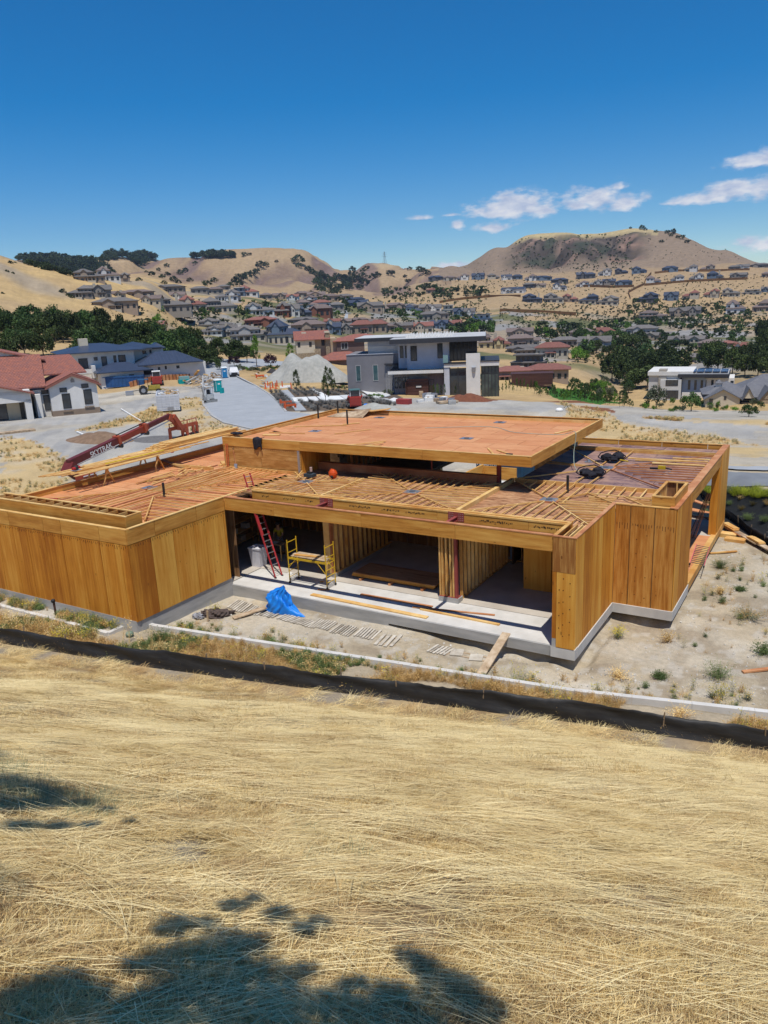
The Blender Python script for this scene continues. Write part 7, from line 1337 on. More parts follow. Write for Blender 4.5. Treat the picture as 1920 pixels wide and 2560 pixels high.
for i in range(26): c = Vector((g.uniform(.4, w-.4), g.uniform(.5, 6.4), hh_+g.uniform(-.35, .2))); d = Vector((g.gauss(0, 1), g.gauss(0, 1), g.gauss(0, .3))).normalized()*g.uniform(.3, 1.0); tag(MB().bar(-d, d, .22, .08).build('wood_scrap', g.choice((lumX, lumO, white)), None, loc=T.matrix_basis @ c, rot=T.rotation_euler[:]), 'wood scrap heaped in the white skip', 'scrap', 'wood scraps in the white skip')
# lettered blue container behind the house
T = empty('skip', (-16.6, 28.2, -.9), .02, 'dark blue lettered skip seen through the clerestory opening', 'skip'); hb = pm('navy_container', (.02, .07, .14), rough=.5); B_('body', MB().box(0, 6, 0, 2.4, .15, 1.75), hb, T); B_('rim', MB().box(-.05, 6.05, -.05, 2.45, 1.752, 1.85), pm('white_rail', (.6, .62, .62)), T)
for i in range(5): B_('rib', MB().box(1.9+i*.9, 2.0+i*.9, -.08, -.002, .2, 1.7), hb, T)
def text(body, size, loc, rz, m, parent, name='lettering', ext=.004, tilt=math.pi/2):
    cu = bpy.data.curves.new(name, 'FONT'); cu.body = body; cu.size = size; cu.extrude = ext; cu.offset = size*.02; o = bpy.data.objects.new(name, cu); COL.objects.link(o)
    me = bpy.data.meshes.new_from_object(o.evaluated_get(bpy.context.evaluated_depsgraph_get())); bpy.data.objects.remove(o); me.materials.clear(); me.materials.append(m); return link(name, me, parent, loc, (tilt, 0, rz))
text('HAULAWAY', .36, (.08, -.02, 1.1), 0, white, T); text('800-439-0344', .25, (.08, -.02, .62), 0, white, T)
def toilet(px, py, m, label, turn=0):
    T = frame('portable_toilet', px, py, label, 'portable toilet', turn, 'portable toilets by the road'); B_('cabin', MB().box(-.6, .6, 0, 1.2, .12, 2.15), m, T); B_('skid', MB().box(-.65, .65, -.05, 1.25, 0, .12), blackm, T); B_('door', MB().box(-.48, .48, -.05, -.002, .2, 2.0), m, T)
    B_('roof', MB().add(taper(0, .6, 2.152, 2.4, .68, .68, .45, .45), MB.BF), pm('translucent_roof', (.62, .66, .66)), T)
    for x in (-.55, .5): B_('vent_panel', MB().box(x, x+.06, -.03, -.001, .3, 2.0), white, T)
    B_('sign_plate', MB().box(-.2, .2, -.07, -.052, 1.4, 1.65), white, T); B_('handle', MB().box(.38, .43, -.09, -.052, .95, 1.15), blackm, T); return T
teal = pm('teal_plastic', (.0, .34, .34), (.0, .28, .28), 3, rough=.5); blup = pm('blue_toilet', (.02, .24, .52), rough=.5)
t_ = toilet(549, 981, teal, 'teal portable toilet nearer on the left road edge', .3); tag(MB().box(-.3, .3, -.2, .3, 0, 1.0).build('hand_wash_unit', teal, None, loc=tuple(hit(555, 984))), 'teal hand wash unit beside the teal toilet', 'wash unit')
toilet(563, 946, blup, 'blue portable toilet farther up the left road edge', .1)
B2 = frame('utility_box', 463, 960, 'turquoise utility box among the debris', 'utility box', .2); B_('cabinet', MB().box(-1.2, 1.2, 0, 1.2, 0, .9), teal, B2); B_('lid', MB().box(-1.0, 1.0, 0.1, 1.1, .902, 1.5), pm('pale_teal', (.25, .45, .45)), B2)
def wheel(T, x, y, z, r, w, ax='x'):
    d = Vector((w/2, 0, 0)) if ax == 'x' else Vector((0, w/2, 0)); c = Vector((x, y, z)); o = B_('wheel', MB().tube(c-d, c+d, r, 18), blackm, T); MB().tube(c-d*1.06, c+d*1.06, r*.5, 12).build('rim', galv, o)
def pickup(px, py, label):
    T = frame('pickup_truck', px, py, label, 'pickup truck', .05); wp = pm('white_vehicle_paint', (.70, .71, .73), rough=.3, spec=.5)
    B_('body', MB().xprism([(-.0, .45), (5.6, .45), (5.6, 1.15), (1.5, 1.2), (.1, 1.05)], -.98, .98, 'x'), wp, T); B_('cab', MB().add(taper(0, 2.6, 1.2, 1.95, .94, 1.25, .75, .8), MB.BF), wp, T); B_('windscreen', MB().add([(-.8, 1.42, 1.25), (.8, 1.42, 1.25), (.68, 1.80, 1.88), (-.68, 1.80, 1.88)], [(0, 1, 2, 3)]), glassd, T)
    B_('side_window', MB().add([(-.93, 1.7, 1.27), (-.93, 3.5, 1.27), (-.79, 3.2, 1.85), (-.79, 1.95, 1.85)], [(0, 1, 2, 3)]), glassd, T); B_('grille', MB().box(-.6, .6, -.05, .0, .6, .98), blackm, T); B_('bumper', MB().box(-.98, .98, -.12, .02, .35, .58), blackm, T)
    for x in (-.8, .62): B_('headlight', MB().box(x, x+.2, -.06, .0, .8, 1.0), pm('lamp_glass', (.6, .6, .6), rough=.2), T)
    for x in (-.88, .88):
        for y in (1.0, 4.6): wheel(T, x, y, .38, .38, .28)
    for x in (-1.1, 1.0): B_('mirror', MB().box(x, x+.12, 1.6, 1.75, 1.25, 1.5), blackm, T)
pickup(587, 943, 'white pickup truck facing the viewer at the far end of the road')
T = frame('parked_car', 712, 921, 'black car parked behind the gravel heap', 'car', -1.2); ck = pm('black_car_paint', (.02, .022, .025), rough=.2, spec=.6); B_('body', MB().xprism([(0, .3), (4.6, .3), (4.6, .85), (3.9, .95), (3.2, 1.4), (1.8, 1.42), (1.0, .95), (.1, .8)], -.9, .9, 'x'), ck, T); B_('windscreen', MB().add([(-.75, 1.05, .98), (.75, 1.05, .98), (.68, 1.75, 1.38), (-.68, 1.75, 1.38)], [(0, 1, 2, 3)]), glassd, T); B_('side_window', MB().box(.901, .91, 1.5, 3.3, .95, 1.3), glassd, T)
for x in (-.8, .8):
    for y in (.9, 3.7): wheel(T, x, y, .32, .32, .24)
# yellow tractor loader
T = frame('tractor', 375, 985, 'yellow tractor with blue canopy and box scraper by the white skip', 'tractor', 0); yt = pm('tractor_yellow', (.42, .33, .06), (.32, .24, .04), 3, rough=.5)
B_('hood', MB().box(-.2, 2.0, -.35, .35, .9, 1.6), yt, T); B_('frame', MB().box(-1.6, 2.1, -.3, .3, .6, .9), yt, T); B_('seat', MB().box(-1.1, -.6, -.25, .25, 1.1, 1.5), blackm, T); B_('fender', MB().box(-1.7, -.5, -.9, -.55, 1.3, 1.5), yt, T)
for x, y in ((-1.7, -.6), (-.2, -.6), (-1.7, .6), (-.2, .6)): B_('canopy_post', MB().tube((x, y, 1.0), (x, y, 2.7), .04, 6), blackm, T)
B_('canopy', MB().box(-1.9, 0, -.8, .8, 2.7, 2.82), pm('blue_canopy', (.04, .12, .22)), T)
for x, r in ((-1.1, .8), (1.6, .5)):
    for y in (-.85, .85): wheel(T, x, y, r, r, .4, 'y')
B_('scraper', MB().box(-4.3, -2.9, -1, 1, .1, .75), galv, T); B_('scraper_arm', MB().bar((-3.2, 0, .7), (-1.6, 0, .9), .1, .1), blackm, T); B_('loader_arm', MB().bar((0, -.6, 1.4), (2.9, -.6, .5), .12, .2), yt, T); B_('loader_arm', MB().bar((0, .6, 1.4), (2.9, .6, .5), .12, .2), yt, T); B_('bucket', MB().box(2.8, 3.4, -1, 1, .1, .7), yt, T)
def skidsteer(px, py, label, c, cab, sc, turn=0):
    T = frame('skid_loader', px, py, label, 'skid loader', turn, None); T.scale = (sc,)*3; m = pm('loader_red' if c else 'x', (.50, .06, .045), rough=.5); B_('body', MB().xprism([(0, .3), (2.4, .3), (2.4, 1.3), (0, 1.5)], -.7, .7, 'x'), m, T); B_('rear_panel', MB().box(-.62, .62, -.06, -.002, .45, 1.35), pm('loader_grille', (.35, .05, .04)), T)
    for x in (-.6, .55): B_('cab_post', MB().box(x, x+.06, .3, .36, 1.5, 2.2), white, T); B_('cab_post', MB().box(x, x+.06, 1.5, 1.56, 1.45, 2.2), white, T)
    B_('cab_roof', MB().box(-.65, .65, .2, 1.6, 2.2, 2.3), cab, T); B_('cab_glass', MB().box(-.54, .54, .38, 1.4, 1.5, 2.15), glassd, T); B_('lift_arm', MB().bar((-.82, .1, 1.55), (-.82, 2.6, .8), .14, .22), m, T); B_('lift_arm', MB().bar((.82, .1, 1.55), (.82, 2.6, .8), .14, .22), m, T)
    for x in (-.85, .85):
        for y in (.5, 1.8): wheel(T, x, y, .36, .36, .28)
    return T
skidsteer(394, 965, 'red and white skid loader beside the timber fence', 1, white, 1.25); skidsteer(890, 1022, 'red skid loader with teal canopy right behind the upper roof', 1, pm('teal_canopy', (.10, .20, .20)), 1.1, .1)
# mini excavator
T = frame('mini_excavator', 528, 1006, 'small grey excavator parked on the left of the road', 'excavator', .3); ge = pm('machine_grey', (.30, .31, .30), (.2, .2, .2), 3); wt = pm('machine_white', (.55, .56, .54))
for x in (-.75, .45): B_('track', MB().xprism([(0, .2), (.2, 0), (2.0, 0), (2.2, .2), (2.0, .45), (.2, .45)], x, x+.35, 'x'), blackm, T)
B_('blade', MB().box(-.9, .9, -.5, -.4, .05, .5), ge, T); B_('house', MB().box(-.75, .75, .6, 2.1, .5, 1.2), wt, T)
for x in (-.5, .55):
    for y in (.5, 1.6): B_('cab_post', MB().box(x, x+.06, y, y+.06, 1.2, 2.35), wt, T)
B_('cab_roof', MB().box(-.55, .66, .4, 1.7, 2.35, 2.45), wt, T); B_('seat', MB().box(-.2, .3, 1.0, 1.5, 1.2, 1.9), blackm, T); B_('boom', MB().bar((-.9, .4, .9), (-1.3, -.3, 2.5), .2, .25), ge, T); B_('stick', MB().bar((-1.3, -.3, 2.5), (-1.25, -.9, 1.0), .16, .2), ge, T); B_('bucket', MB().box(-1.5, -1.0, -1.2, -.8, .5, 1.0), ge, T)
# orange barriers, cones
obar = pm('orange_safety_plastic', (.75, .13, .03), (.6, .10, .03), 4, rough=.6)
for i, (px, py) in enumerate([(664, 972), (670, 968), (676, 975), (682, 970), (690, 972), (693, 966), (706, 968), (728, 972)]):
    T = frame('delineator', px, py, 'orange safety delineator post clustered at the drive entrance', 'delineator', 0, 'orange delineators at the drive entrance'); B_('post', MB().tube((0, 0, .1), (0, 0, 1.1), .12, 8, .09), obar, T); B_('base', MB().tube((0, 0, 0), (0, 0, .1), .3, 8), obar, T)
for px, py, lb in ((650, 945, 'orange barrier lying by the debris right of the road'), (726, 1022, 'orange barrier lying at the end of the lavender bed'), (715, 1014, 'orange cone standing at the end of the lavender bed')):
    T = frame('barrier', px, py, lb, 'barrier', .3); B_('board', MB().box(-.9, .9, 0, .1, .35, .65), obar, T); B_('leg', MB().box(-.8, -.7, -.3, .4, 0, .9), obar, T); B_('leg', MB().box(.7, .8, -.3, .4, 0, .5), obar, T)
# debris: boards and blocks
g = random.Random(21); 
for i in range(110):
    if i < 80: px, py = g.uniform(462, 552), 0; py = 950+g.gauss(0, 9)+(552-px)*.10; 
    elif i < 95: px, py = g.uniform(640, 700), g.gauss(942, 4)
    else: px, py = g.uniform(660, 690), g.gauss(962, 4)
    h = hit(px, py); l = g.uniform(.4, 1.6); a = g.uniform(0, 3.1); z = abs(g.gauss(0, .5))*(i < 80)+.1; d = Vector((math.cos(a), math.sin(a), g.gauss(0, .3)))*l
    o = MB().bar(-d, d, g.uniform(.1, .5), g.uniform(.05, .25)).build('debris_board', g.choice((lumX, lumO, lumO, concG, white)), None, loc=(h.x, h.y, h.z+z)); tag(o, 'broken board in the construction debris left of the road' if i < 80 else 'loose board in the debris right of the road', 'debris', 'boards in the construction debris')
for i in range(16): h = hit(g.uniform(1050, 1140), g.gauss(1002, 4)); tag(MB().box(-g.uniform(.3, .8), .4, -.3, .3, 0, g.uniform(.3, .9)).build('building_material', g.choice((galv, concG, blackm, lumO, white)), None, loc=tuple(h), rot=(0, 0, g.random()*3)), 'stacked building material in front of the modern house', 'materials', 'materials in front of the modern house')
board(hit(1095, 1010)+Vector((0, 0, .2)), hit(1142, 1006)+Vector((0, 0, .2)), 1.2, .25, 'pallet of boards in front of the modern house', lumO)
for px, py, lb in ((1010, 1010, 'red wrapped pallet before the modern house'), (1075, 995, 'grey covered pallet before the modern house entrance')): tag(MB().box(-1, 1, -.5, .5, 0, .7).build('wrapped_pallet', pm('red_wrap', (.4, .06, .06)) if px < 1050 else galv, None, loc=tuple(hit(px, py))), lb, 'pallet')
for px, py, qx, qy, lb in ((303, 1025, 352, 1055, 'long white pipe lying on the grey earth before the tiled house'), (192, 1082, 222, 1096, 'short white pipe by the brown soil heap')): a, b = hit(px, py), hit(qx, qy); board(a+Vector((0, 0, .15)), b+Vector((0, 0, .15)), .16, .16, lb, white, 'pipe', 'pipe')
tag(MB().ball((0, 0, 0), .5, 10, 6, .6).build('tarp_bundle', tarpm, None, loc=tuple(hit(915, 1018)+Vector((0, 0, .2)))), 'small blue bundle beside the red skid loader', 'bundle'); tag(MB().ball((0, 0, 0), .45, 10, 6, .6).build('plastic_bag', white, None, loc=tuple(hit(1398, 1028)+Vector((0, 0, .15)))), 'white plastic bag on the dry grass beyond the roof', 'bag')
# ---- lavender beds and white pavers before the modern house
lav = [weedp(30, .42, .5, 900+i, lilac, None, 60) for i in range(3)]
def bed(rows, label):
    for (ax, ay), (bx_, by_), n in rows:
        for i in range(n):
            t = (i+.5)/n; h = hit(ax+(bx_-ax)*t+random.gauss(0, .8), ay+(by_-ay)*t+random.gauss(0, .4)); o = link('lavender_clump', random.choice(lav), None, (h.x, h.y, h.z-.02), (0, 0, random.random()*6), (random.uniform(.85, 1.15),)*3); tag(o, label, 'lavender', 'lavender clumps'+label[19:])
bed([((676, 978), (712, 1024), 12), ((686, 977), (727, 1020), 12), ((696, 977), (738, 1018), 11)], 'grey lavender clump in the strip beside the road')
bed([((722, 974), (748, 990), 6), ((735, 972), (768, 990), 7), ((750, 971), (783, 990), 7), ((766, 970), (800, 990), 6), ((782, 972), (802, 984), 4)], 'grey lavender clump in the bed nearest the drive')
bed([((745, 1004), (800, 1026), 8), ((770, 1004), (830, 1026), 8), ((795, 1004), (860, 1024), 8), ((822, 1004), (880, 1022), 7), ((760, 1012), (790, 1028), 4), ((850, 1005), (900, 1015), 5)], 'grey lavender clump in the bed before the pavers')
bed([((810, 982), (850, 990), 6), ((830, 975), (870, 985), 6), ((860, 985), (905, 992), 5), ((905, 995), (980, 1008), 9), ((920, 1005), (990, 1014), 8)], 'grey lavender clump among the pavers')
def slab_px(c, name, label, m=conc, t=.12, group='white paving slabs in front of the modern house'):
    P = [hit(*p) for p in c]; ctr = sum(P, Vector())/4; V = [p-ctr for p in P]; V = [Vector((v.x, v.y, hgt(ctr.x+v.x, ctr.y+v.y)-ctr.z+.02)) for v in V]; top = [v+Vector((0, 0, t)) for v in V]
    return tag(link(name, mesh(name, [tuple(v) for v in V+top], [(3, 2, 1, 0), (4, 5, 6, 7), (0, 1, 5, 4), (1, 2, 6, 5), (2, 3, 7, 6), (3, 0, 4, 7)], m), None, tuple(ctr)), label, 'paving slab', group)
ws = pm('white_paving', (.70, .70, .68), (.62, .62, .6), 2, rough=.8)
for i, c in enumerate([[(736, 1006), (775, 1005), (766, 994), (730, 996)], [(778, 1004), (800, 1003), (789, 993), (768, 994)], [(804, 1003), (826, 1002), (812, 992), (792, 993)], [(832, 1001), (862, 1000), (848, 991), (820, 992)], [(862, 999), (882, 998), (868, 989), (848, 990)], [(885, 998), (905, 996), (890, 988), (870, 989)], [(905, 995), (922, 994), (908, 986), (893, 987)],
                       [(815, 1001), (835, 1001), (790, 974), (775, 974)], [(940, 1001), (980, 1003), (925, 976), (903, 978)], [(963, 994), (977, 990), (940, 972), (925, 974)], [(975, 1006), (1008, 1003), (985, 996), (975, 1000)]]):
    slab_px(c, 'paving_slab', 'white paving slab number counted from the road side: %s' % ['first', 'second', 'third', 'fourth', 'fifth', 'sixth', 'seventh', 'long diagonal one on the left', 'long diagonal one on the right', 'narrow diagonal one', 'last by the flowers'][i], ws)
slab_px([(738, 1028), (766, 1027), (720, 976), (700, 978)], 'footpath', 'pale concrete footpath between the lavender beds', asph, group=None); slab_px([(700, 972), (850, 963), (850, 957), (700, 966)], 'driveway', 'pale concrete drive in front of the gravel heap', conc, group=None)
# ================================================================ the far neighbourhood
ZA, ZB, ZC, ZD, ZE = zc(0, 560, .2893), zc(480, 560, .2893), zc(960, 560, .2893), zc(1440, 560, .2893), zc(1260, 780, .3978)
HC = {'w': stucco('far_white', (.66, .65, .62)), 'c': stucco('far_cream', (.50, .44, .34)), 'g': stucco('far_grey', (.29, .26, .225)), 'd': stucco('far_dark', (.12, .12, .125)), 'b': stucco('far_blue_grey', (.16, .21, .27)), 't': stucco('far_tan', (.36, .28, .21)),
      'r': stucco('far_brick', (.26, .11, .07)), 'y': stucco('far_yellow', (.55, .46, .26)), 'k': stucco('far_cool_grey', (.42, .41, .39))}
HR = {'R': pm('far_red_tile', (.26, .11, .085), (.19, .085, .07), 1.5, rough=.9), 'G': pm('far_grey_shingle', (.175, .16, .15), (.125, .115, .11), 1.2, rough=.9), 'B': pm('far_brown_tile', (.20, .15, .135), (.14, .11, .10), 1.3, rough=.9), 'N': pm('far_navy_roof', (.05, .065, .10), (.04, .05, .08), 1.2, rough=.6), 'W': mid_grey}
CN = dict(w='white', c='cream', g='grey', d='dark grey', b='blue-grey', t='tan', r='brick red', y='yellow', k='pale grey'); RN = dict(R='red tile', G='grey', B='brown', N='navy blue', W='flat pale')
SP = {'h': 'two storey', 'l': 'low one storey', 'g': 'gabled', 'f': 'flat-roofed'}
farglass = pm('far_window', (.02, .024, .03), (.05, .055, .065), .4, rough=.2, spec=.5)
def far_house(px, py, w, h, kind, wc, rc, label, seed):
    g = random.Random(seed); B = Bld('house', px, py, label, turn=g.uniform(-.25, .18), group='houses of the far neighbourhood'); s = B.s*math.cos(azp(B.p)-YAW); W = w*s*SC[0]; Ht = h*B.s*SC[1]; wall, rf = HC[wc], HR[rc]
    D = max(7, min(16, W*.62)); x0, x1 = -W/2, W/2; rh = Ht*(.30 if kind != 'f' else .08); hw = Ht-rh; big = w > 38
    if kind == 'h':
        k = g.uniform(.5, .68); sgn = g.choice((0, 1)); a, b = (x0, x0+W*k) if sgn else (x1-W*k, x1)
        B.box('wall', a, b, 1, D, -2.5, hw, wall); B.hip(a, b, 1, D, hw, rh, rf, .6); B.box('wall', x0, x1, 2.2 if not big else 0, D-1, -2.5, hw*.55, wall if g.random() < .7 else HC['c']); B.hip(x0, x1, 2.2 if not big else 0, D-1, hw*.55, rh*.75, rf, .5)
        fy = 1; up = (a, b, hw*.62, hw*.26); lo = (x0, x1, hw*.08, hw*.34); ly = (2.2 if not big else 0)
        if g.random() < .6: c = (a+b)/2; B.gable(c-W*.12, c+W*.12, .4, 4, hw*.98, rh*.7, rf, .3, 'y', wall=wall); B.box('bay_wall', c-W*.12, c+W*.12, .4, 1, hw*.5, hw*.97, wall)
    elif kind == 'g':
        B.box('wall', x0, x1, 1.5, D, -2.5, hw*.85, wall); B.gable(x0, x1, 1.5, D, hw*.85, rh*1.0, rf, .5, 'x', wall=wall)
        c = x0+W*g.uniform(.25, .72); q = W*g.uniform(.18, .26); B.box('bay_wall', c-q, c+q, 0, 1.5, -2.5, hw*.88, wall); B.gable(c-q, c+q, 0, D*.6, hw*.88, rh*.95, rf, .4, 'y', wall=wall); up = (c-q, c+q, hw*.5, hw*.28); lo = (x0, x1, hw*.1, hw*.34); fy, ly = 0, 1.5
    elif kind == 'l':
        B.box('wall', x0, x1, 1, D, -2.5, hw, wall); B.hip(x0, x1, 1, D, hw, rh*1.1, rf, .7); up = None; lo = (x0, x1, hw*.2, hw*.5); fy, ly = 1, 1
        if W > 12: c = x0+W*g.uniform(.2, .75); q = W*.14; B.gable(c-q, c+q, -.8, 4, hw*.95, rh*.8, rf, .4, 'y', wall=wall); B.box('bay_wall', c-q, c+q, -.8, 1, -2.5, hw*.94, wall)
    else:
        B.box('wall', x0, x1, 1, D, -2.5, hw*.55, wall); B.box('upper_wall', x0+W*.15, x1-W*.1, 1.6, D-1, hw*.55+.002, hw, wall); B.box('roof_slab', x0+W*.08, x1-W*.03, .6, D-.5, hw+.002, hw+.35, rf); B.box('terrace_cap', x0-.2, x1+.2, .7, D, hw*.55-.2, hw*.55+.001, rf); up = (x0+W*.15, x1-W*.1, hw*.64, hw*.26); lo = (x0, x1, hw*.08, hw*.36); fy, ly = 1.6, 1
    n = max(2, min(7, int(w/11)))
    def winrow(r, y, n_):
        if not r: return
        for i in range(n_):
            ww = (r[1]-r[0])/n_*g.uniform(.35, .62); c = r[0]+(r[1]-r[0])*(i+.5)/n_; B.box('window', c-ww/2, c+ww/2, y-.06, y-.003, r[2], r[2]+r[3]*g.uniform(.8, 1.05), farglass)
    winrow(up, fy, max(2, n-1)); winrow(lo, ly, n)
    if g.random() < .6: c = g.uniform(x0*.6, x1*.6); B.box('chimney', c, c+1.1, D*.4, D*.4+1, hw*.5, Ht*1.03, HC['c'])
    if big and g.random() < .7: a = g.uniform(x0, 0); B.box('porch', a, a+W*.28, ly-2.4, ly-.07, -2.5, hw*.10, HC['c']); [B.box('porch_post', a+t*W*.28, a+t*W*.28+.35, ly-2.4, ly-2.05, hw*.1, hw*.52, wall) for t in (0, .5, .97)]; B.box('porch_roof', a-.3, a+W*.28+.5, ly-2.7, ly-.002, hw*.52, hw*.58, rf)
    return B
SC = [1.12, 1.28]
def L_(f, rows, zone):
    for i, (x, y, w, h, k, wc, rc) in enumerate(rows):
        px, py = f(x, y); s = .3978 if f is ZE else .2893
        far_house(px, py, w*s, h*s, k, wc, rc, '%s %s house, %s' % (CN[wc], SP[k], zone % ORD[i]), int(x*7+y))
ORD = ['first', 'second', 'third', 'fourth', 'fifth', 'sixth', 'seventh', 'eighth', 'ninth', 'tenth', 'eleventh', 'twelfth', 'thirteenth', 'fourteenth', 'fifteenth', 'sixteenth', 'seventeenth', 'eighteenth', 'nineteenth', 'twentieth', 'twenty-first', 'twenty-second', 'twenty-third', 'twenty-fourth']
L_(ZA, [(780, 498, 230, 85, 'h', 't', 'G'), (950, 495, 170, 100, 'h', 'w', 'B'), (1050, 498, 130, 60, 'h', 't', 'G'), (700, 640, 190, 85, 'h', 'g', 'G'), (870, 640, 180, 95, 'g', 'g', 'G'), (1040, 640, 100, 50, 'g', 'c', 'B'), (1180, 635, 250, 50, 'l', 't', 'B'), (1000, 745, 340, 80, 'l', 't', 'G'), (1450, 590, 240, 50, 'l', 'g', 'G'), (1300, 700, 150, 70, 'g', 'c', 'B'), (1530, 655, 120, 55, 'g', 'w', 'B'), (1450, 765, 370, 120, 'h', 'g', 'G'), (1325, 918, 140, 60, 'g', 'c', 'R')], '%s below the left tan hill')
L_(ZB, [(25, 750, 190, 105, 'h', 'c', 'R'), (245, 765, 270, 105, 'h', 'g', 'G'), (60, 600, 130, 45, 'l', 'g', 'G'), (200, 605, 120, 45, 'l', 'g', 'B'), (275, 572, 100, 35, 'l', 'g', 'G'), (300, 665, 180, 75, 'h', 'w', 'G'), (400, 625, 100, 60, 'f', 'b', 'W'), (485, 625, 150, 75, 'h', 'w', 'R'), (590, 792, 220, 90, 'h', 'w', 'G'), (760, 800, 140, 95, 'h', 'r', 'G'), (880, 800, 100, 90, 'g', 'w', 'G'), (970, 805, 130, 75, 'h', 'd', 'N'), (1100, 805, 170, 80, 'l', 'r', 'B')], '%s of the upper centre-left rows')
L_(ZB, [(650, 650, 90, 40, 'l', 't', 'B'), (760, 650, 110, 45, 'g', 't', 'B'), (865, 662, 90, 45, 'g', 'w', 'R'), (950, 635, 110, 40, 'l', 'g', 'B'), (980, 690, 150, 55, 'h', 'w', 'B'), (1000, 727, 170, 55, 'h', 'w', 'B'), (1080, 645, 140, 50, 'g', 't', 'B'), (1190, 665, 150, 45, 'l', 't', 'B'), (1310, 660, 130, 40, 'l', 'g', 'G'), (1400, 682, 140, 35, 'l', 'd', 'N'), (1430, 722, 150, 55, 'g', 'b', 'N'), (1540, 765, 190, 75, 'g', 't', 'G'), (1640, 770, 110, 70, 'h', 'c', 'B'), (1120, 725, 140, 50, 'l', 'w', 'R'), (1250, 745, 120, 50, 'l', 'g', 'G')], '%s in the saddle below the tan hill')
L_(ZB, [(200, 910, 250, 75, 'h', 'k', 'G'), (150, 960, 200, 60, 'h', 'w', 'G'), (300, 975, 170, 85, 'g', 'k', 'G'), (400, 990, 130, 80, 'g', 't', 'G'), (590, 885, 240, 60, 'l', 'r', 'R'), (550, 1010, 380, 105, 'h', 'k', 'G'), (800, 1040, 260, 165, 'h', 'b', 'N'), (700, 1030, 120, 110, 'h', 'g', 'G'), (1000, 950, 260, 85, 'l', 't', 'B'), (960, 868, 220, 45, 'l', 'g', 'G'), (1210, 875, 120, 45, 'g', 'w', 'R'), (1310, 880, 110, 50, 'g', 't', 'B'), (1200, 948, 150, 75, 'g', 'b', 'N'), (1320, 950, 120, 75, 'g', 'g', 'G'), (1440, 865, 160, 40, 'l', 't', 'B'), (1470, 950, 170, 85, 'l', 't', 'R'), (1600, 940, 140, 80, 'l', 't', 'R'), (1600, 880, 110, 50, 'g', 'c', 'B')], '%s above the beige stone house')
L_(ZC, [(445, 493, 110, 35, 'l', 'd', 'N'), (560, 490, 90, 30, 'l', 'c', 'B'), (672, 487, 100, 45, 'h', 'w', 'B'), (808, 483, 95, 50, 'g', 'b', 'N'), (948, 480, 95, 40, 'h', 'c', 'G'), (1060, 485, 80, 40, 'g', 'w', 'N'), (1150, 480, 80, 32, 'l', 'b', 'N'), (1265, 492, 90, 45, 'h', 'w', 'B'), (1370, 490, 150, 32, 'l', 'b', 'N'), (1515, 515, 130, 35, 'l', 'd', 'N')], '%s of the top row under the rocky hill')
L_(ZC, [(440, 600, 140, 35, 'l', 't', 'R'), (1105, 600, 180, 45, 'g', 'w', 'N'), (1250, 555, 90, 35, 'l', 'd', 'G'), (1350, 552, 80, 32, 'g', 'c', 'B'), (1520, 572, 110, 50, 'h', 'w', 'N'), (1280, 680, 150, 60, 'h', 'd', 'N'), (1470, 680, 150, 65, 'h', 'g', 'G'), (1600, 680, 110, 60, 'h', 't', 'R')], '%s of the lone houses around the dry field')
L_(ZC, [(100, 742, 150, 45, 'l', 't', 'B'), (210, 745, 130, 40, 'l', 'g', 'G'), (262, 790, 120, 75, 'h', 'w', 'N'), (355, 765, 90, 60, 'g', 'g', 'G'), (440, 755, 100, 50, 'g', 'w', 'G'), (560, 782, 90, 65, 'f', 'c', 'W'), (660, 800, 100, 60, 'g', 'b', 'N'), (735, 800, 80, 60, 'g', 'w', 'G'), (840, 862, 180, 65, 'f', 'w', 'N'), (430, 830, 240, 55, 'l', 'g', 'G'), (320, 940, 190, 75, 'g', 'c', 'R'), (470, 905, 130, 60, 'g', 'b', 'N'), (590, 905, 120, 60, 'g', 'c', 'R'), (150, 925, 180, 60, 'g', 't', 'G'), (30, 930, 120, 50, 'l', 't', 'B')], '%s in the cluster left of the dry field')
L_(ZC, [(900, 1075, 150, 100, 'h', 'y', 'B'), (1020, 1080, 120, 80, 'h', 'y', 'R'), (1170, 985, 200, 70, 'g', 't', 'B'), (1180, 1060, 200, 75, 'l', 't', 'B'), (1280, 1050, 110, 55, 'g', 'c', 'B'), (1420, 1130, 250, 60, 'l', 't', 'R'), (1560, 1060, 200, 60, 'l', 'g', 'G'), (1230, 1130, 160, 40, 'l', 'g', 'G')], '%s right behind the modern house roof')
L_(ZD, [(45, 475, 75, 50, 'g', 'd', 'N'), (125, 472, 80, 40, 'l', 'd', 'N'), (240, 448, 100, 50, 'h', 'w', 'G'), (390, 435, 100, 42, 'h', 'd', 'N'), (540, 430, 110, 50, 'h', 'b', 'N'), (815, 417, 120, 40, 'l', 'b', 'N'), (985, 415, 100, 50, 'h', 'w', 'G'), (1140, 412, 110, 50, 'h', 'g', 'B'), (1370, 398, 90, 30, 'l', 'g', 'G'), (1440, 395, 100, 40, 'g', 'w', 'G'), (1590, 378, 150, 30, 'l', 'g', 'G')], '%s in the top right hillside row')
L_(ZD, [(45, 545, 100, 40, 'h', 'w', 'B'), (165, 545, 110, 50, 'h', 'k', 'G'), (285, 532, 100, 48, 'g', 'g', 'N'), (415, 535, 130, 38, 'l', 'b', 'N'), (665, 522, 110, 60, 'h', 'w', 'B'), (880, 503, 100, 50, 'h', 'w', 'G'), (1035, 495, 110, 55, 'h', 'w', 'G'), (1190, 487, 120, 62, 'h', 'b', 'N'), (1395, 475, 130, 45, 'g', 'g', 'G'), (1640, 462, 70, 35, 'l', 't', 'B')], '%s in the second right hillside row')
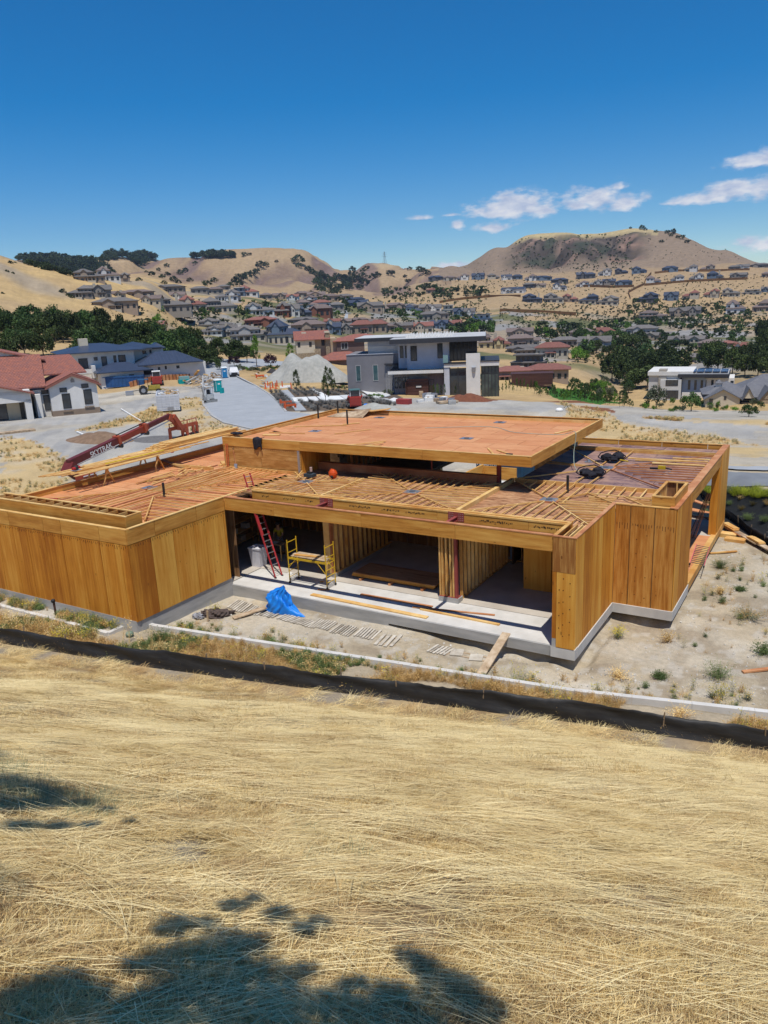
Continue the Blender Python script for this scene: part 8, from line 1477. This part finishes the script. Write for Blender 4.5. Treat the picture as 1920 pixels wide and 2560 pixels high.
L_(ZD, [(95, 693, 140, 68, 'h', 'd', 'N'), (262, 702, 180, 62, 'h', 'c', 'G'), (610, 682, 170, 70, 'h', 'd', 'N'), (815, 665, 110, 65, 'g', 'b', 'N'), (985, 652, 130, 60, 'h', 'c', 'R'), (1160, 640, 120, 62, 'h', 'c', 'R'), (1340, 630, 140, 62, 'h', 'c', 'G'), (1510, 612, 150, 35, 'f', 'c', 'W'), (1640, 590, 80, 40, 'g', 'b', 'G')], '%s in the third right hillside row')
L_(ZD, [(660, 825, 210, 60, 'h', 'c', 'B'), (880, 802, 130, 65, 'g', 't', 'G'), (1000, 800, 120, 72, 'g', 'g', 'G'), (1375, 778, 150, 92, 'h', 'w', 'B'), (1600, 758, 140, 78, 'h', 't', 'B')], '%s in the fourth row among dark trees')
L_(ZD, [(560, 965, 230, 65, 'l', 'k', 'G'), (620, 1008, 150, 55, 'g', 't', 'G'), (760, 1000, 140, 50, 'g', 't', 'G'), (860, 1045, 120, 60, 'g', 'c', 'G'), (1010, 1045, 150, 62, 'g', 'c', 'G'), (60, 1000, 180, 70, 'l', 't', 'B'), (230, 1000, 190, 75, 'l', 't', 'R'), (150, 1095, 250, 100, 'g', 'k', 'G'), (290, 1060, 110, 75, 'g', 'c', 'B'), (390, 965, 130, 40, 'l', 'g', 'G'), (1150, 1085, 180, 60, 'l', 't', 'B'), (1290, 1080, 130, 50, 'l', 'c', 'R'), (1420, 1100, 95, 60, 'g', 'w', 'R'), (1250, 1120, 150, 40, 'l', 't', 'G')], '%s in the leafy lowland at right')
L_(ZE, [(140, 265, 220, 40, 'l', 'g', 'G'), (300, 290, 180, 70, 'l', 'c', 'R'), (1210, 320, 90, 45, 'g', 'k', 'G'), (140, 365, 190, 75, 'f', 'd', 'G'), (60, 430, 200, 60, 'l', 't', 'R'), (270, 435, 240, 75, 'l', 't', 'R')], '%s below the modern house balcony')
B = Bld('brown_pavilion', 1330, 968, 'dark brown slatted pavilion beside the lawn', 'pavilion'); 
for i in range(9): B.box('slat', -5.2, 5.2, 0, .1, .1+i*.36, .1+i*.36+.3, brownclad)
B.box('roof_slab', -5.4, 5.4, 0, 5, 3.35, 3.5, brownclad); B.box('back_wall', -5.2, 5.2, 4.8, 5, 0, 3.3, brownclad); B.box('side_wall', 5.0, 5.2, .12, 4.8, 0, 3.3, brownclad)
# ---------------------------------------------------------------- trees
LF = {'oak': leafmat('dark_oak_leaves', (.028, .045, .012), (.085, .115, .03), .35, .1), 'mid': leafmat('green_leaves', (.035, .07, .02), (.085, .14, .035), .35, .15), 'lime': leafmat('bright_leaves', (.07, .15, .02), (.17, .30, .04), .2, .25), 'plum': leafmat('purple_leaves', (.03, .012, .02), (.07, .03, .04), .2, .1), 'far': leafmat('far_tree_leaves', (.022, .038, .016), (.06, .08, .03), .3, .05), 'olive': leafmat('olive_leaves', (.07, .085, .05), (.16, .18, .10), .25, .1)}
def crown(seed, shape, nl, leaf, clumps=16, mat=None):
    """unit crown: radius about 1, height about 2, foot of trunk at z=0; leaf quads round scattered clumps"""
    g = random.Random(seed); V, Fc = [], []; C_ = []
    for i in range(clumps):
        a = g.random()*6.28; u = g.random()
        if shape == 'oak': ph = math.acos(1-1.45*u); r = .62+.28*g.random(); c = (r*math.sin(ph)*math.cos(a)*1.05, r*math.sin(ph)*math.sin(a)*1.05, .85+r*math.cos(ph)*.72); rr = g.uniform(.24, .42)
        elif shape == 'up': z = .45+1.5*u; w = .52*math.sin(min(1, (2.1-z)/1.3)*1.57); c = (w*math.cos(a), w*math.sin(a), z); rr = g.uniform(.16, .30)
        else: r = .55*g.random()**.5; c = (r*math.cos(a)*1.2, r*math.sin(a)*1.2, .35+.35*g.random()); rr = g.uniform(.25, .45)
        C_.append((c, rr))
    for c, rr in C_: leafball(V, Fc, c, rr, nl//clumps, leaf, g, .8)
    return mesh('crown', V, Fc, mat or LF['mid'])
def trunkme(seed, hi=1.0):
    g = random.Random(seed); m = MB(); m.tube((0, 0, -.15), (.03, 0, hi*.45), .075, 7, .05)
    for _ in range(5): a = g.random()*6.28; m.tube((.03, 0, hi*.4), (.45*math.cos(a), .45*math.sin(a), hi*.9), .035, 5, .012)
    return m.me('trunk', barkm)
PT = {}
for key, shape, nl, lf, cl in (('oak', 'oak', 2600, .075, 30), ('mid', 'oak', 1500, .075, 22), ('up', 'up', 1300, .055, 22), ('faroak', 'oak', 420, .13, 16), ('farup', 'up', 240, .12, 12), ('bush', 'bush', 500, .08, 12)): PT[key] = [crown(i*13+len(key), shape, nl, lf, cl) for i in range(3)]
TRK = [trunkme(i) for i in range(2)]
def tree(px, py, wpx, hpx, proto, leaf, label, group=None, name='tree', cat='tree', p=None, r=None, sub=0):
    if p is None: p = hit(px, py)
    if p is None: return
    s = depth(p)/F; W, Hh = wpx*s*math.cos(azp(p)-YAW), hpx*s
    g = random.random; T = empty(name, (p.x, p.y, p.z-sub), g()*6.28, label, cat, group)
    o = link('crown', PT[proto][int(g()*3)], T, sc=(W/2, W/2, Hh/1.75 if proto in ('oak', 'mid', 'faroak') else Hh/2.05 if 'up' in proto else Hh/.95)); o.material_slots[0].link = 'OBJECT'; o.material_slots[0].material = LF[leaf]
    if proto != 'bush': link('trunk', TRK[int(g()*2)], T, sc=(W/2.4, W/2.4, Hh/1.75))
    return T
g = random.Random(77)
def grove(pts, label, group, proto, leaf, w, h, jx=6, jy=3, name='oak_tree', alt=None):
    for px, py in pts: tree(px+g.gauss(0, jx), py+g.gauss(0, jy), w*g.uniform(.75, 1.25), h*g.uniform(.8, 1.2), proto, (alt if alt and g.random() < .35 else leaf), label, group, name)
grove([(x, 842+x*.045) for x in range(-20, 240, 22)]+[(x+10, 826+x*.05) for x in range(-20, 250, 24)], 'dark green oak in the back of the grove below the left tan hill', 'oaks of the left grove', 'oak', 'oak', 66, 62, alt='mid')
grove([(x, 868+x*.05) for x in range(-20, 90, 20)]+[(x, 858) for x in range(140, 260, 20)], 'lower mid green oak at the front of the left grove', 'front oaks of the left grove', 'mid', 'mid', 50, 40, alt='oak')
grove([(x, 905-abs(x-420)*.03) for x in range(225, 500, 24)]+[(x, 880) for x in range(220, 500, 24)]+[(x, 862) for x in range(240, 400, 26)], 'dense dark oak in the grove behind the blue roofed house', 'oaks behind the blue roofed house', 'oak', 'oak', 66, 66, alt='mid')
grove([(20, 905), (60, 900), (-15, 910), (95, 893)], 'olive green oak just above the tiled house roof', 'oaks above the tiled house roof', 'oak', 'oak', 62, 66)
grove([(470, 915), (500, 915), (525, 912), (545, 905), (600, 905), (615, 903)], 'dark oak or bush at the end of the road', 'dark trees at the road end', 'oak', 'oak', 56, 60, 4, 2)
tree(582, 905, 36, 50, 'up', 'lime', 'bright green street tree left of the taller one at the road end'); tree(642, 917, 40, 78, 'up', 'lime', 'tallest bright green street tree beyond the road'); tree(727, 903, 36, 46, 'up', 'lime', 'bright green street tree beside the beige stone house')
tree(586, 917, 30, 32, 'mid', 'plum', 'small purple-leaved tree behind the white pickup'); tree(677, 917, 32, 34, 'mid', 'plum', 'small purple-leaved tree beyond the road fork'); tree(545, 925, 26, 24, 'bush', 'oak', 'dark hedge bush beside the blue toilet', name='bush', cat='bush')
for i in range(26): tree(592+i*4.2, 929-abs(i-13)*.5+g.gauss(0, 1.5), g.uniform(10, 18), g.uniform(6, 13), 'bush', g.choice(('olive', 'oak', 'lime', 'olive')), 'low shrub in the planted island at the road end', 'shrubs in the planted island', 'bush', 'bush')
for i in range(14): tree(500+i*4, 905+g.gauss(0, 3), 18, 14, 'bush', g.choice(('mid', 'oak')), 'hedge shrub left of the road end', 'hedge shrubs left of the road end', 'bush', 'bush')
for px, py, w, h, lb in ((742, 977, 30, 55, 'slim young tree at the corner of the lavender bed'), (830, 980, 30, 60, 'slim young tree before the grey wall'), (815, 1010, 30, 70, 'slim young tree beside the long white slab'), (818, 965, 26, 50, 'thin young tree against the gravel heap')): tree(px, py, w, h, 'up', 'oak', lb)
tree(1208, 985, 34, 58, 'up', 'mid', 'leafy climbing tree in front of the white pier'); 
for i, px in enumerate(range(1085, 1330, 9)): tree(px, 990-(px-1085)*.06+g.gauss(0, 1), 9, g.uniform(16, 34) if i % 4 else 30, 'up', g.choice(('mid', 'oak', 'lime')), 'small stake-like shrub in the row before the modern house', 'shrubs before the modern house', 'bush', 'bush')
for px in range(925, 960, 6): tree(px, 990+g.gauss(0, 2), 12, 8, 'bush', 'lime', 'yellow flowering bush beside the pavers', 'yellow flowering bushes by the pavers', 'bush', 'bush')
for px in range(955, 985, 5): tree(px, 985+g.gauss(0, 2), 14, 14, 'bush', 'olive', 'grey shrub before the brown clad wall', 'grey shrubs before the brown clad wall', 'bush', 'bush')
for px in range(836, 935, 7): tree(px, 972+(px-836)*.06+g.gauss(0, 1), 14, 10, 'bush', g.choice(('olive', 'plum', 'mid')), 'low shrub at the foot of the grey wall', 'shrubs at the foot of the grey wall', 'bush', 'bush')
# right side: hedge, lawn edge, dark oaks
for i in range(46): t = i/45; tree(1335+t*245+g.gauss(0, 3), 985+t*32+g.gauss(0, 3), g.uniform(12, 22), g.uniform(18, 34), 'up', g.choice(('mid', 'mid', 'oak', 'lime')), 'upright hedge shrub along the green lawn', 'hedge shrubs along the lawn', 'bush', 'bush')
for i in range(26): tree(g.uniform(1430, 1600), g.uniform(955, 1000), g.uniform(18, 32), g.uniform(20, 36), 'mid', g.choice(('mid', 'oak', 'lime', 'olive')), 'bushy garden tree right of the lawn', 'garden trees right of the lawn', 'tree', 'tree')
grove([(1560, 962), (1590, 968), (1620, 972), (1650, 968), (1680, 962), (1530, 955), (1550, 935), (1585, 930), (1620, 928), (1655, 930), (1690, 940), (1580, 948), (1640, 950), (1670, 950)], 'dark oak in the clump left of the white modern house', 'dark oaks left of the white modern house', 'oak', 'oak', 66, 62, 3, 3)
grove([(1770, 925), (1800, 930), (1830, 935), (1860, 940), (1890, 945), (1915, 950), (1780, 905), (1840, 912), (1880, 915), (1910, 920), (1935, 930)], 'dark oak above the slate roofed house', 'dark oaks above the slate roofed house', 'oak', 'oak', 62, 64, 4, 3)
grove([(1905, 905), (1915, 880), (1925, 860), (1908, 855)], 'tall dark tree cut by the right edge', 'tall dark trees at the right edge', 'oak', 'oak', 46, 70, 2, 2)
tree(1640, 1022, 52, 60, 'mid', 'olive', 'grey green tree before the white modern house'); tree(1728, 1028, 56, 50, 'mid', 'mid', 'round bright green tree below the blue-grey wall'); tree(1872, 1042, 46, 34, 'mid', 'mid', 'bright bush in front of the slate roofed house'); tree(1398, 950, 26, 34, 'mid', 'mid', 'round tree beside the red tiled roofs')
for i in range(26): tree(g.uniform(1600, 1910), 1022+g.gauss(0, 6), g.uniform(16, 30), g.uniform(10, 20), 'bush', g.choice(('mid', 'oak', 'olive', 'lime')), 'shrub in the gardens beyond the pale track', 'shrubs beyond the pale track', 'bush', 'bush')
# neighbourhood trees
XP, XS = [], []
def zone(f, x0, x1, y0, y1, n, w, h, label, group, leafs=('mid', 'oak', 'far'), proto=('faroak', 'farup')):
    for i in range(int(n*2.2)):
        px, py = f(g.uniform(x0, x1), g.uniform(y0, y1)); k = g.uniform(.7, 1.6)
        if i >= n*.55:
            h_ = hit(px, py); s_ = depth(h_)/F; XP.append((h_.x, h_.y, h_.z-.2)); XS.append(w*k*s_/2); continue
        tree(px, py, w*k, h*k, g.choice(proto), g.choice(leafs), label, group)
zone(ZE, 440, 900, 160, 330, 42, 26, 26, 'garden tree among the lowland houses at the right', 'garden trees of the right lowland', ('mid', 'oak', 'oak', 'lime'), ('mid', 'faroak')); zone(ZE, 150, 480, 120, 170, 12, 24, 22, 'bright green tree in the belt above the brown roofs', 'bright tree belt', ('lime', 'mid'))
zone(ZE, 500, 1560, 60, 120, 40, 15, 16, 'small tree in the planted belt under the fourth house row', 'trees of the planted belt', ('mid', 'oak', 'lime')); zone(ZD, 450, 1500, 690, 900, 50, 14, 14, 'dark tree around the fourth house row', 'trees around the fourth row', ('oak', 'far', 'mid'))
zone(ZE, 900, 1600, 140, 250, 22, 20, 20, 'garden tree near the road at the far right', 'garden trees at the far right', ('mid', 'oak'))
zone(ZC, 0, 900, 560, 650, 34, 15, 13, 'dark tree in the belt above the dry field', 'tree belt above the dry field', ('far', 'oak', 'mid')); zone(ZC, 550, 950, 880, 960, 20, 22, 20, 'bright green tree behind the modern house roof', 'bright trees behind the modern house', ('lime', 'mid'))
zone(ZB, 0, 700, 720, 860, 26, 15, 15, 'young tree on the dry slope between the house rows', 'young trees between the house rows', ('mid', 'lime', 'oak')); zone(ZB, 400, 1650, 650, 830, 34, 12, 12, 'small tree between the saddle houses', 'trees between the saddle houses', ('mid', 'oak', 'lime')); zone(ZA, 1200, 1659, 770, 900, 14, 16, 20, 'young tree on the slope above the grove', 'young trees above the grove', ('mid', 'oak', 'lime'))
zone(ZC, 0, 800, 760, 960, 26, 15, 14, 'small tree among the clustered houses', 'trees among the clustered houses', ('mid', 'oak', 'lime'))
# hillside oaks told apart on the far hills
def hills(f, rows, label, group): 
    for x, y, w in rows: px, py = f(x, y); tree(px, py, w*.2893, w*.2893*.8, 'faroak', 'far', label, group, 'oak_tree', sub=1)
hills(ZB, [(925, 350, 120), (590, 380, 90), (640, 365, 60), (925, 375, 60), (730, 330, 34), (1385, 405, 60), (1475, 420, 60), (1510, 400, 60), (1030, 600, 46), (30, 350, 50), (455, 280, 60), (500, 268, 36), (380, 520, 100), (430, 500, 110), (480, 480, 100), (530, 450, 80), (330, 545, 70), (410, 540, 80), (560, 420, 60), (130, 540, 90), (190, 505, 70)], 'dark oak on the flank of the big tan hill', 'oaks on the big tan hill')
hills(ZB, [(1000+i*22+g.gauss(0, 8), 410+i*9+g.gauss(0, 8), 60) for i in range(8)]+[(g.uniform(1060, 1380), g.uniform(470, 620), 75) for _ in range(34)]+[(1400, 490, 90), (1440, 520, 90), (1470, 480, 90), (1500, 530, 80), (1560, 480, 80), (1600, 460, 70), (1390, 450, 80), (1450, 570, 80), (1120, 430, 50), (1250, 470, 70), (1310, 490, 60)], 'dark oak in the wooded gully right of the big tan hill', 'oaks of the wooded gully')
hills(ZA, [(1265, 418, 34), (1310, 450, 70), (1370, 405, 46), (1440, 370, 50), (1545, 515, 60), (1400, 470, 60), (1450, 450, 60), (1500, 500, 80), (1560, 440, 70), (1600, 415, 60), (1420, 520, 60), (1640, 500, 60), (1550, 250, 46), (1200, 490, 60), (540, 590, 70), (590, 620, 60), (620, 635, 60), (90, 340, 60), (130, 335, 40), (60, 410, 50), (110, 425, 46), (20, 600, 50), (270, 405, 24)], 'dark shrub or oak dotted on the left hills', 'oaks and shrubs on the left hills')
hills(ZD, [(300, 38, 56), (470, 40, 30), (570, 48, 60), (600, 55, 40), (690, 75, 40), (790, 82, 50), (840, 84, 66), (920, 92, 60), (965, 96, 80), (1000, 104, 50), (1060, 125, 60), (1120, 150, 60), (1180, 160, 90), (1230, 178, 70), (1300, 205, 60), (1385, 245, 120), (1480, 268, 40), (1590, 300, 140), (1655, 320, 40), (740, 160, 40), (960, 165, 50), (915, 130, 60), (875, 120, 40), (820, 105, 40)], 'dark oak on the ridge of the rocky hill', 'oaks on the rocky ridge')
hills(ZC, [(850, 245, 60), (825, 255, 30), (1030, 195, 50), (300, 410, 70), (340, 430, 80), (380, 440, 60), (180, 460, 40), (220, 400, 50), (160, 345, 60), (450, 327, 24), (60, 450, 80), (210, 510, 60)], 'dark oak on the low hills at centre right', 'oaks on the low centre hills')
hills(ZB, [(g.uniform(-10, 370), 290-abs(x_)*.0+g.gauss(0, 10), 80) for x_ in range(34)], 'dark eucalyptus in the grove on the left ridge top', 'trees of the ridge top grove')
hills(ZB, [(1220, 245, 30), (1245, 262, 50), (1275, 285, 40), (1330, 300, 50), (1440, 328, 60), (1470, 332, 50)], 'dark tree on the skyline right of the big tan hill', 'skyline trees right of the big hill')
# distant forest and hillside scrub: beyond counting
fp, fr, fs = [], [], []
def mass(f, poly, n, size):
    X0, X1 = min(p[0] for p in poly), max(p[0] for p in poly); Y0, Y1 = min(p[1] for p in poly), max(p[1] for p in poly); k = 0
    while k < n:
        x, y = g.uniform(X0, X1), g.uniform(Y0, Y1)
        if not inpoly(np.array([x]), np.array([y]), poly)[0]: continue
        k += 1; px, py = f(x, y); h = hit(px, py)
        if h is None: continue
        s = depth(h)/F; fp.append((h.x, h.y, h.z-1)); fr.append((0, 0, g.random()*6)); fs.append(size*.2893*s*g.uniform(.7, 1.3)/2)
mass(ZA, [(130, 300), (250, 290), (400, 290), (600, 330), (800, 330), (980, 420), (980, 450), (640, 460), (560, 440), (200, 345)], 420, 70); mass(ZA, [(880, 330), (960, 240), (1040, 235), (1250, 240), (1350, 235), (1410, 275), (1350, 310), (1210, 375), (1080, 300), (900, 340)], 260, 70)
scatter('distant_forest', fp, fr, fs, PTF := [crown(900+i, 'oak', 420, .12, 14, LF['far']) for i in range(3)], 'dark wooded ridge far behind the left tan hill'); fp, fr, fs = [], [], []
def band(f, x0, x1, y0, y1, n, size):
    for _ in range(n):
        px, py = f(g.uniform(x0, x1), g.uniform(y0, y1)); h = hit(px, py)
        if h: s = depth(h)/F; fp.append((h.x, h.y, h.z-.2)); fr.append((0, 0, g.random()*6)); fs.append(size*.2893*s*g.uniform(.6, 1.8)/2)
band(ZC, 380, 1659, 490, 600, 260, 12); band(ZC, 1000, 1659, 690, 900, 300, 16); band(ZD, 0, 1659, 440, 700, 620, 12); band(ZD, 0, 1659, 690, 900, 640, 20); band(ZC, 0, 900, 640, 960, 420, 20); band(ZB, 0, 1659, 640, 1000, 560, 19); band(ZA, 950, 1659, 640, 860, 60, 14); band(ZE, 200, 1650, 100, 330, 620, 24); band(ZD, 600, 1600, 60, 330, 120, 9); band(ZC, 600, 1659, 250, 470, 120, 8); band(ZC, 1100, 1659, 120, 420, 160, 14); band(ZD, 0, 480, 90, 420, 200, 16)
for i in range(70): px, py = ZC(1000+i*9.5, 752+i*.62); h = hit(px, py); s = depth(h)/F; fp.append(tuple(h)); fr.append((0, 0, i)); fs.append(9*.2893*s/2)
fp += XP; fs += XS; fr += [(0, 0, i) for i in range(len(XP))]
scatter('hillside_scrub', fp, fr, fs, [crown(950+i, 'oak' if i < 2 else 'bush', 200, .16, 9, LF['far' if i else 'mid']) for i in range(3)], 'small shrubs and young trees dotted over the built-up hillsides')
# dry tall grass on the spoil slopes near the site
x, y = [], []
for P_ in DRY[:5]:
    xs_ = [p[0] for p in P_]; ys_ = [p[1] for p in P_]
    for _ in range(3200):
        a, b = RNG.uniform(min(xs_), max(xs_)), RNG.uniform(min(ys_), max(ys_))
        if inpoly(np.array([a]), np.array([b]), P_)[0]: x.append(a); y.append(b)
x, y = np.array(x), np.array(y); k = vnoise(x, y, 3, 99) > .38; x, y = x[k], y[k]
k = ~((x > -27.5) & (x < 3.2) & (y > -6) & (y < 26)); x, y = x[k], y[k]
scatter('dry_grass_tufts', np.stack([x, y, height(x, y)-.02], 1), np.stack([RNG.normal(0, .1, len(x)), RNG.normal(0, .1, len(x)), RNG.uniform(0, 6.28, len(x))], 1), RNG.uniform(.5, 1.2, len(x)), dryt[:3]+[grt[3]], 'pale dry grass tufts on the spoil slopes round the site')
# ---------------------------------------------------------------- pylons, mast, hillside fence, far roads
def pylon(px, py, hpx, label, cat='pylon', name='pylon'):
    p = hit(px, py); 
    if p is None: return
    s = depth(p)/F; Hh = hpx*s; w = Hh*.13; T = empty(name, tuple(p), 0, label, cat); m = MB(); st = pm('pylon_steel', (.16, .17, .19)); t = Hh*.014
    for sx in (-1, 1):
        for sy in (-1, 1): MB().bar((sx*w, sy*w, -2), (sx*w*.15, sy*w*.15, Hh), t, t).build('leg', st, T)
    if name == 'pylon':
        for z, q in ((.62, 2.2), (.76, 1.9), (.9, 1.5)): MB().bar((-w*q, 0, Hh*z), (w*q, 0, Hh*z), t*.8, t*.8).build('cross_arm', st, T)
    for k in range(5): z0, z1 = k/5, (k+1)/5; MB().bar((-w*(1-.85*z0), 0, Hh*z0), (w*(1-.85*z1), 0, Hh*z1), t*.5, t*.5).build('brace', st, T)
for px, py, h, lb in ((962, 660, 29, 'tallest steel pylon on the centre skyline'), (1023, 664, 18, 'short pylon right of the tallest pylon'), (860, 645, 14, 'thin pole left on the skyline beside the big hill'), (891, 650, 16, 'small pylon left of the tallest pylon')): pylon(px, py, h, lb)
pylon(366, 628, 26, 'radio mast on the wooded ridge', 'mast', 'radio_mast'); pylon(341, 625, 20, 'second thinner radio mast on the wooded ridge', 'mast', 'radio_mast')
def hfence(f, pts, label, h=2.2, m=None):
    P = [hit(*f(*q)) for q in pts]; T = empty('hillside_fence', tuple(P[0]), 0, label, 'fence'); inv = Matrix.Translation(-T.location)
    for a, b in zip(P[:-1], P[1:]):
        n = max(1, int((b-a).length/25))
        for i in range(n): p, q = a.lerp(b, i/n), a.lerp(b, (i+1)/n); p.z = hgt(p.x, p.y)+h/2; q.z = hgt(q.x, q.y)+h/2; o = MB().bar(p, q, .25, h).build('fence_panel', m or core, T); o.matrix_parent_inverse = inv
hfence(ZC, [(480, 685), (700, 652), (900, 635), (1180, 632)], 'dark fence line along the top of the dry field'); hfence(ZD, [(650, 430), (600, 490), (585, 530), (530, 555), (450, 600), (470, 650)], 'zigzag brown stair fence climbing the right hillside'); hfence(ZC, [(1000, 758), (1300, 768), (1659, 790)], 'dark hedge fence across the middle of the right slope')
hfence(ZD, [(0, 540), (300, 552), (500, 545)], 'retaining wall under the left houses of the second row'); hfence(ZD, [(680, 430), (1250, 408), (1500, 400)], 'retaining wall under the top row of the right hillside'); hfence(ZD, [(590, 535), (1000, 500), (1480, 480)], 'retaining wall under the white houses of the second row')
ribbon('far_road', edge([ZE(1060, 310), ZE(1075, 270), ZE(1080, 235)]), edge([ZE(1100, 310), ZE(1112, 270), ZE(1110, 235)]), asph, lift=.2, n=10, mm=2); ribbon('far_road', edge([ZB(1300, 830), ZB(1325, 790), ZB(1322, 750)]), edge([ZB(1345, 830), ZB(1350, 790), ZB(1336, 750)]), asph, lift=.3, n=8, mm=2)
# ---------------------------------------------------------------- haze over the valley
hz_m = bpy.data.materials.new('valley_haze'); hz_m.use_nodes = True; t_ = hz_m.node_tree; t_.nodes.remove(t_.nodes['Principled BSDF']); pv = t_.nodes.new('ShaderNodeVolumePrincipled'); pv.inputs['Color'].default_value = (.62, .76, 1, 1); pv.inputs['Density'].default_value = .00008; pv.inputs['Anisotropy'].default_value = .2
t_.links.new(pv.outputs[0], t_.nodes['Material Output'].inputs['Volume']); HZ = MB().box(-3300, 3300, -3300, 3400, -60, 420).build('haze', hz_m); HZ['kind'] = 'stuff'
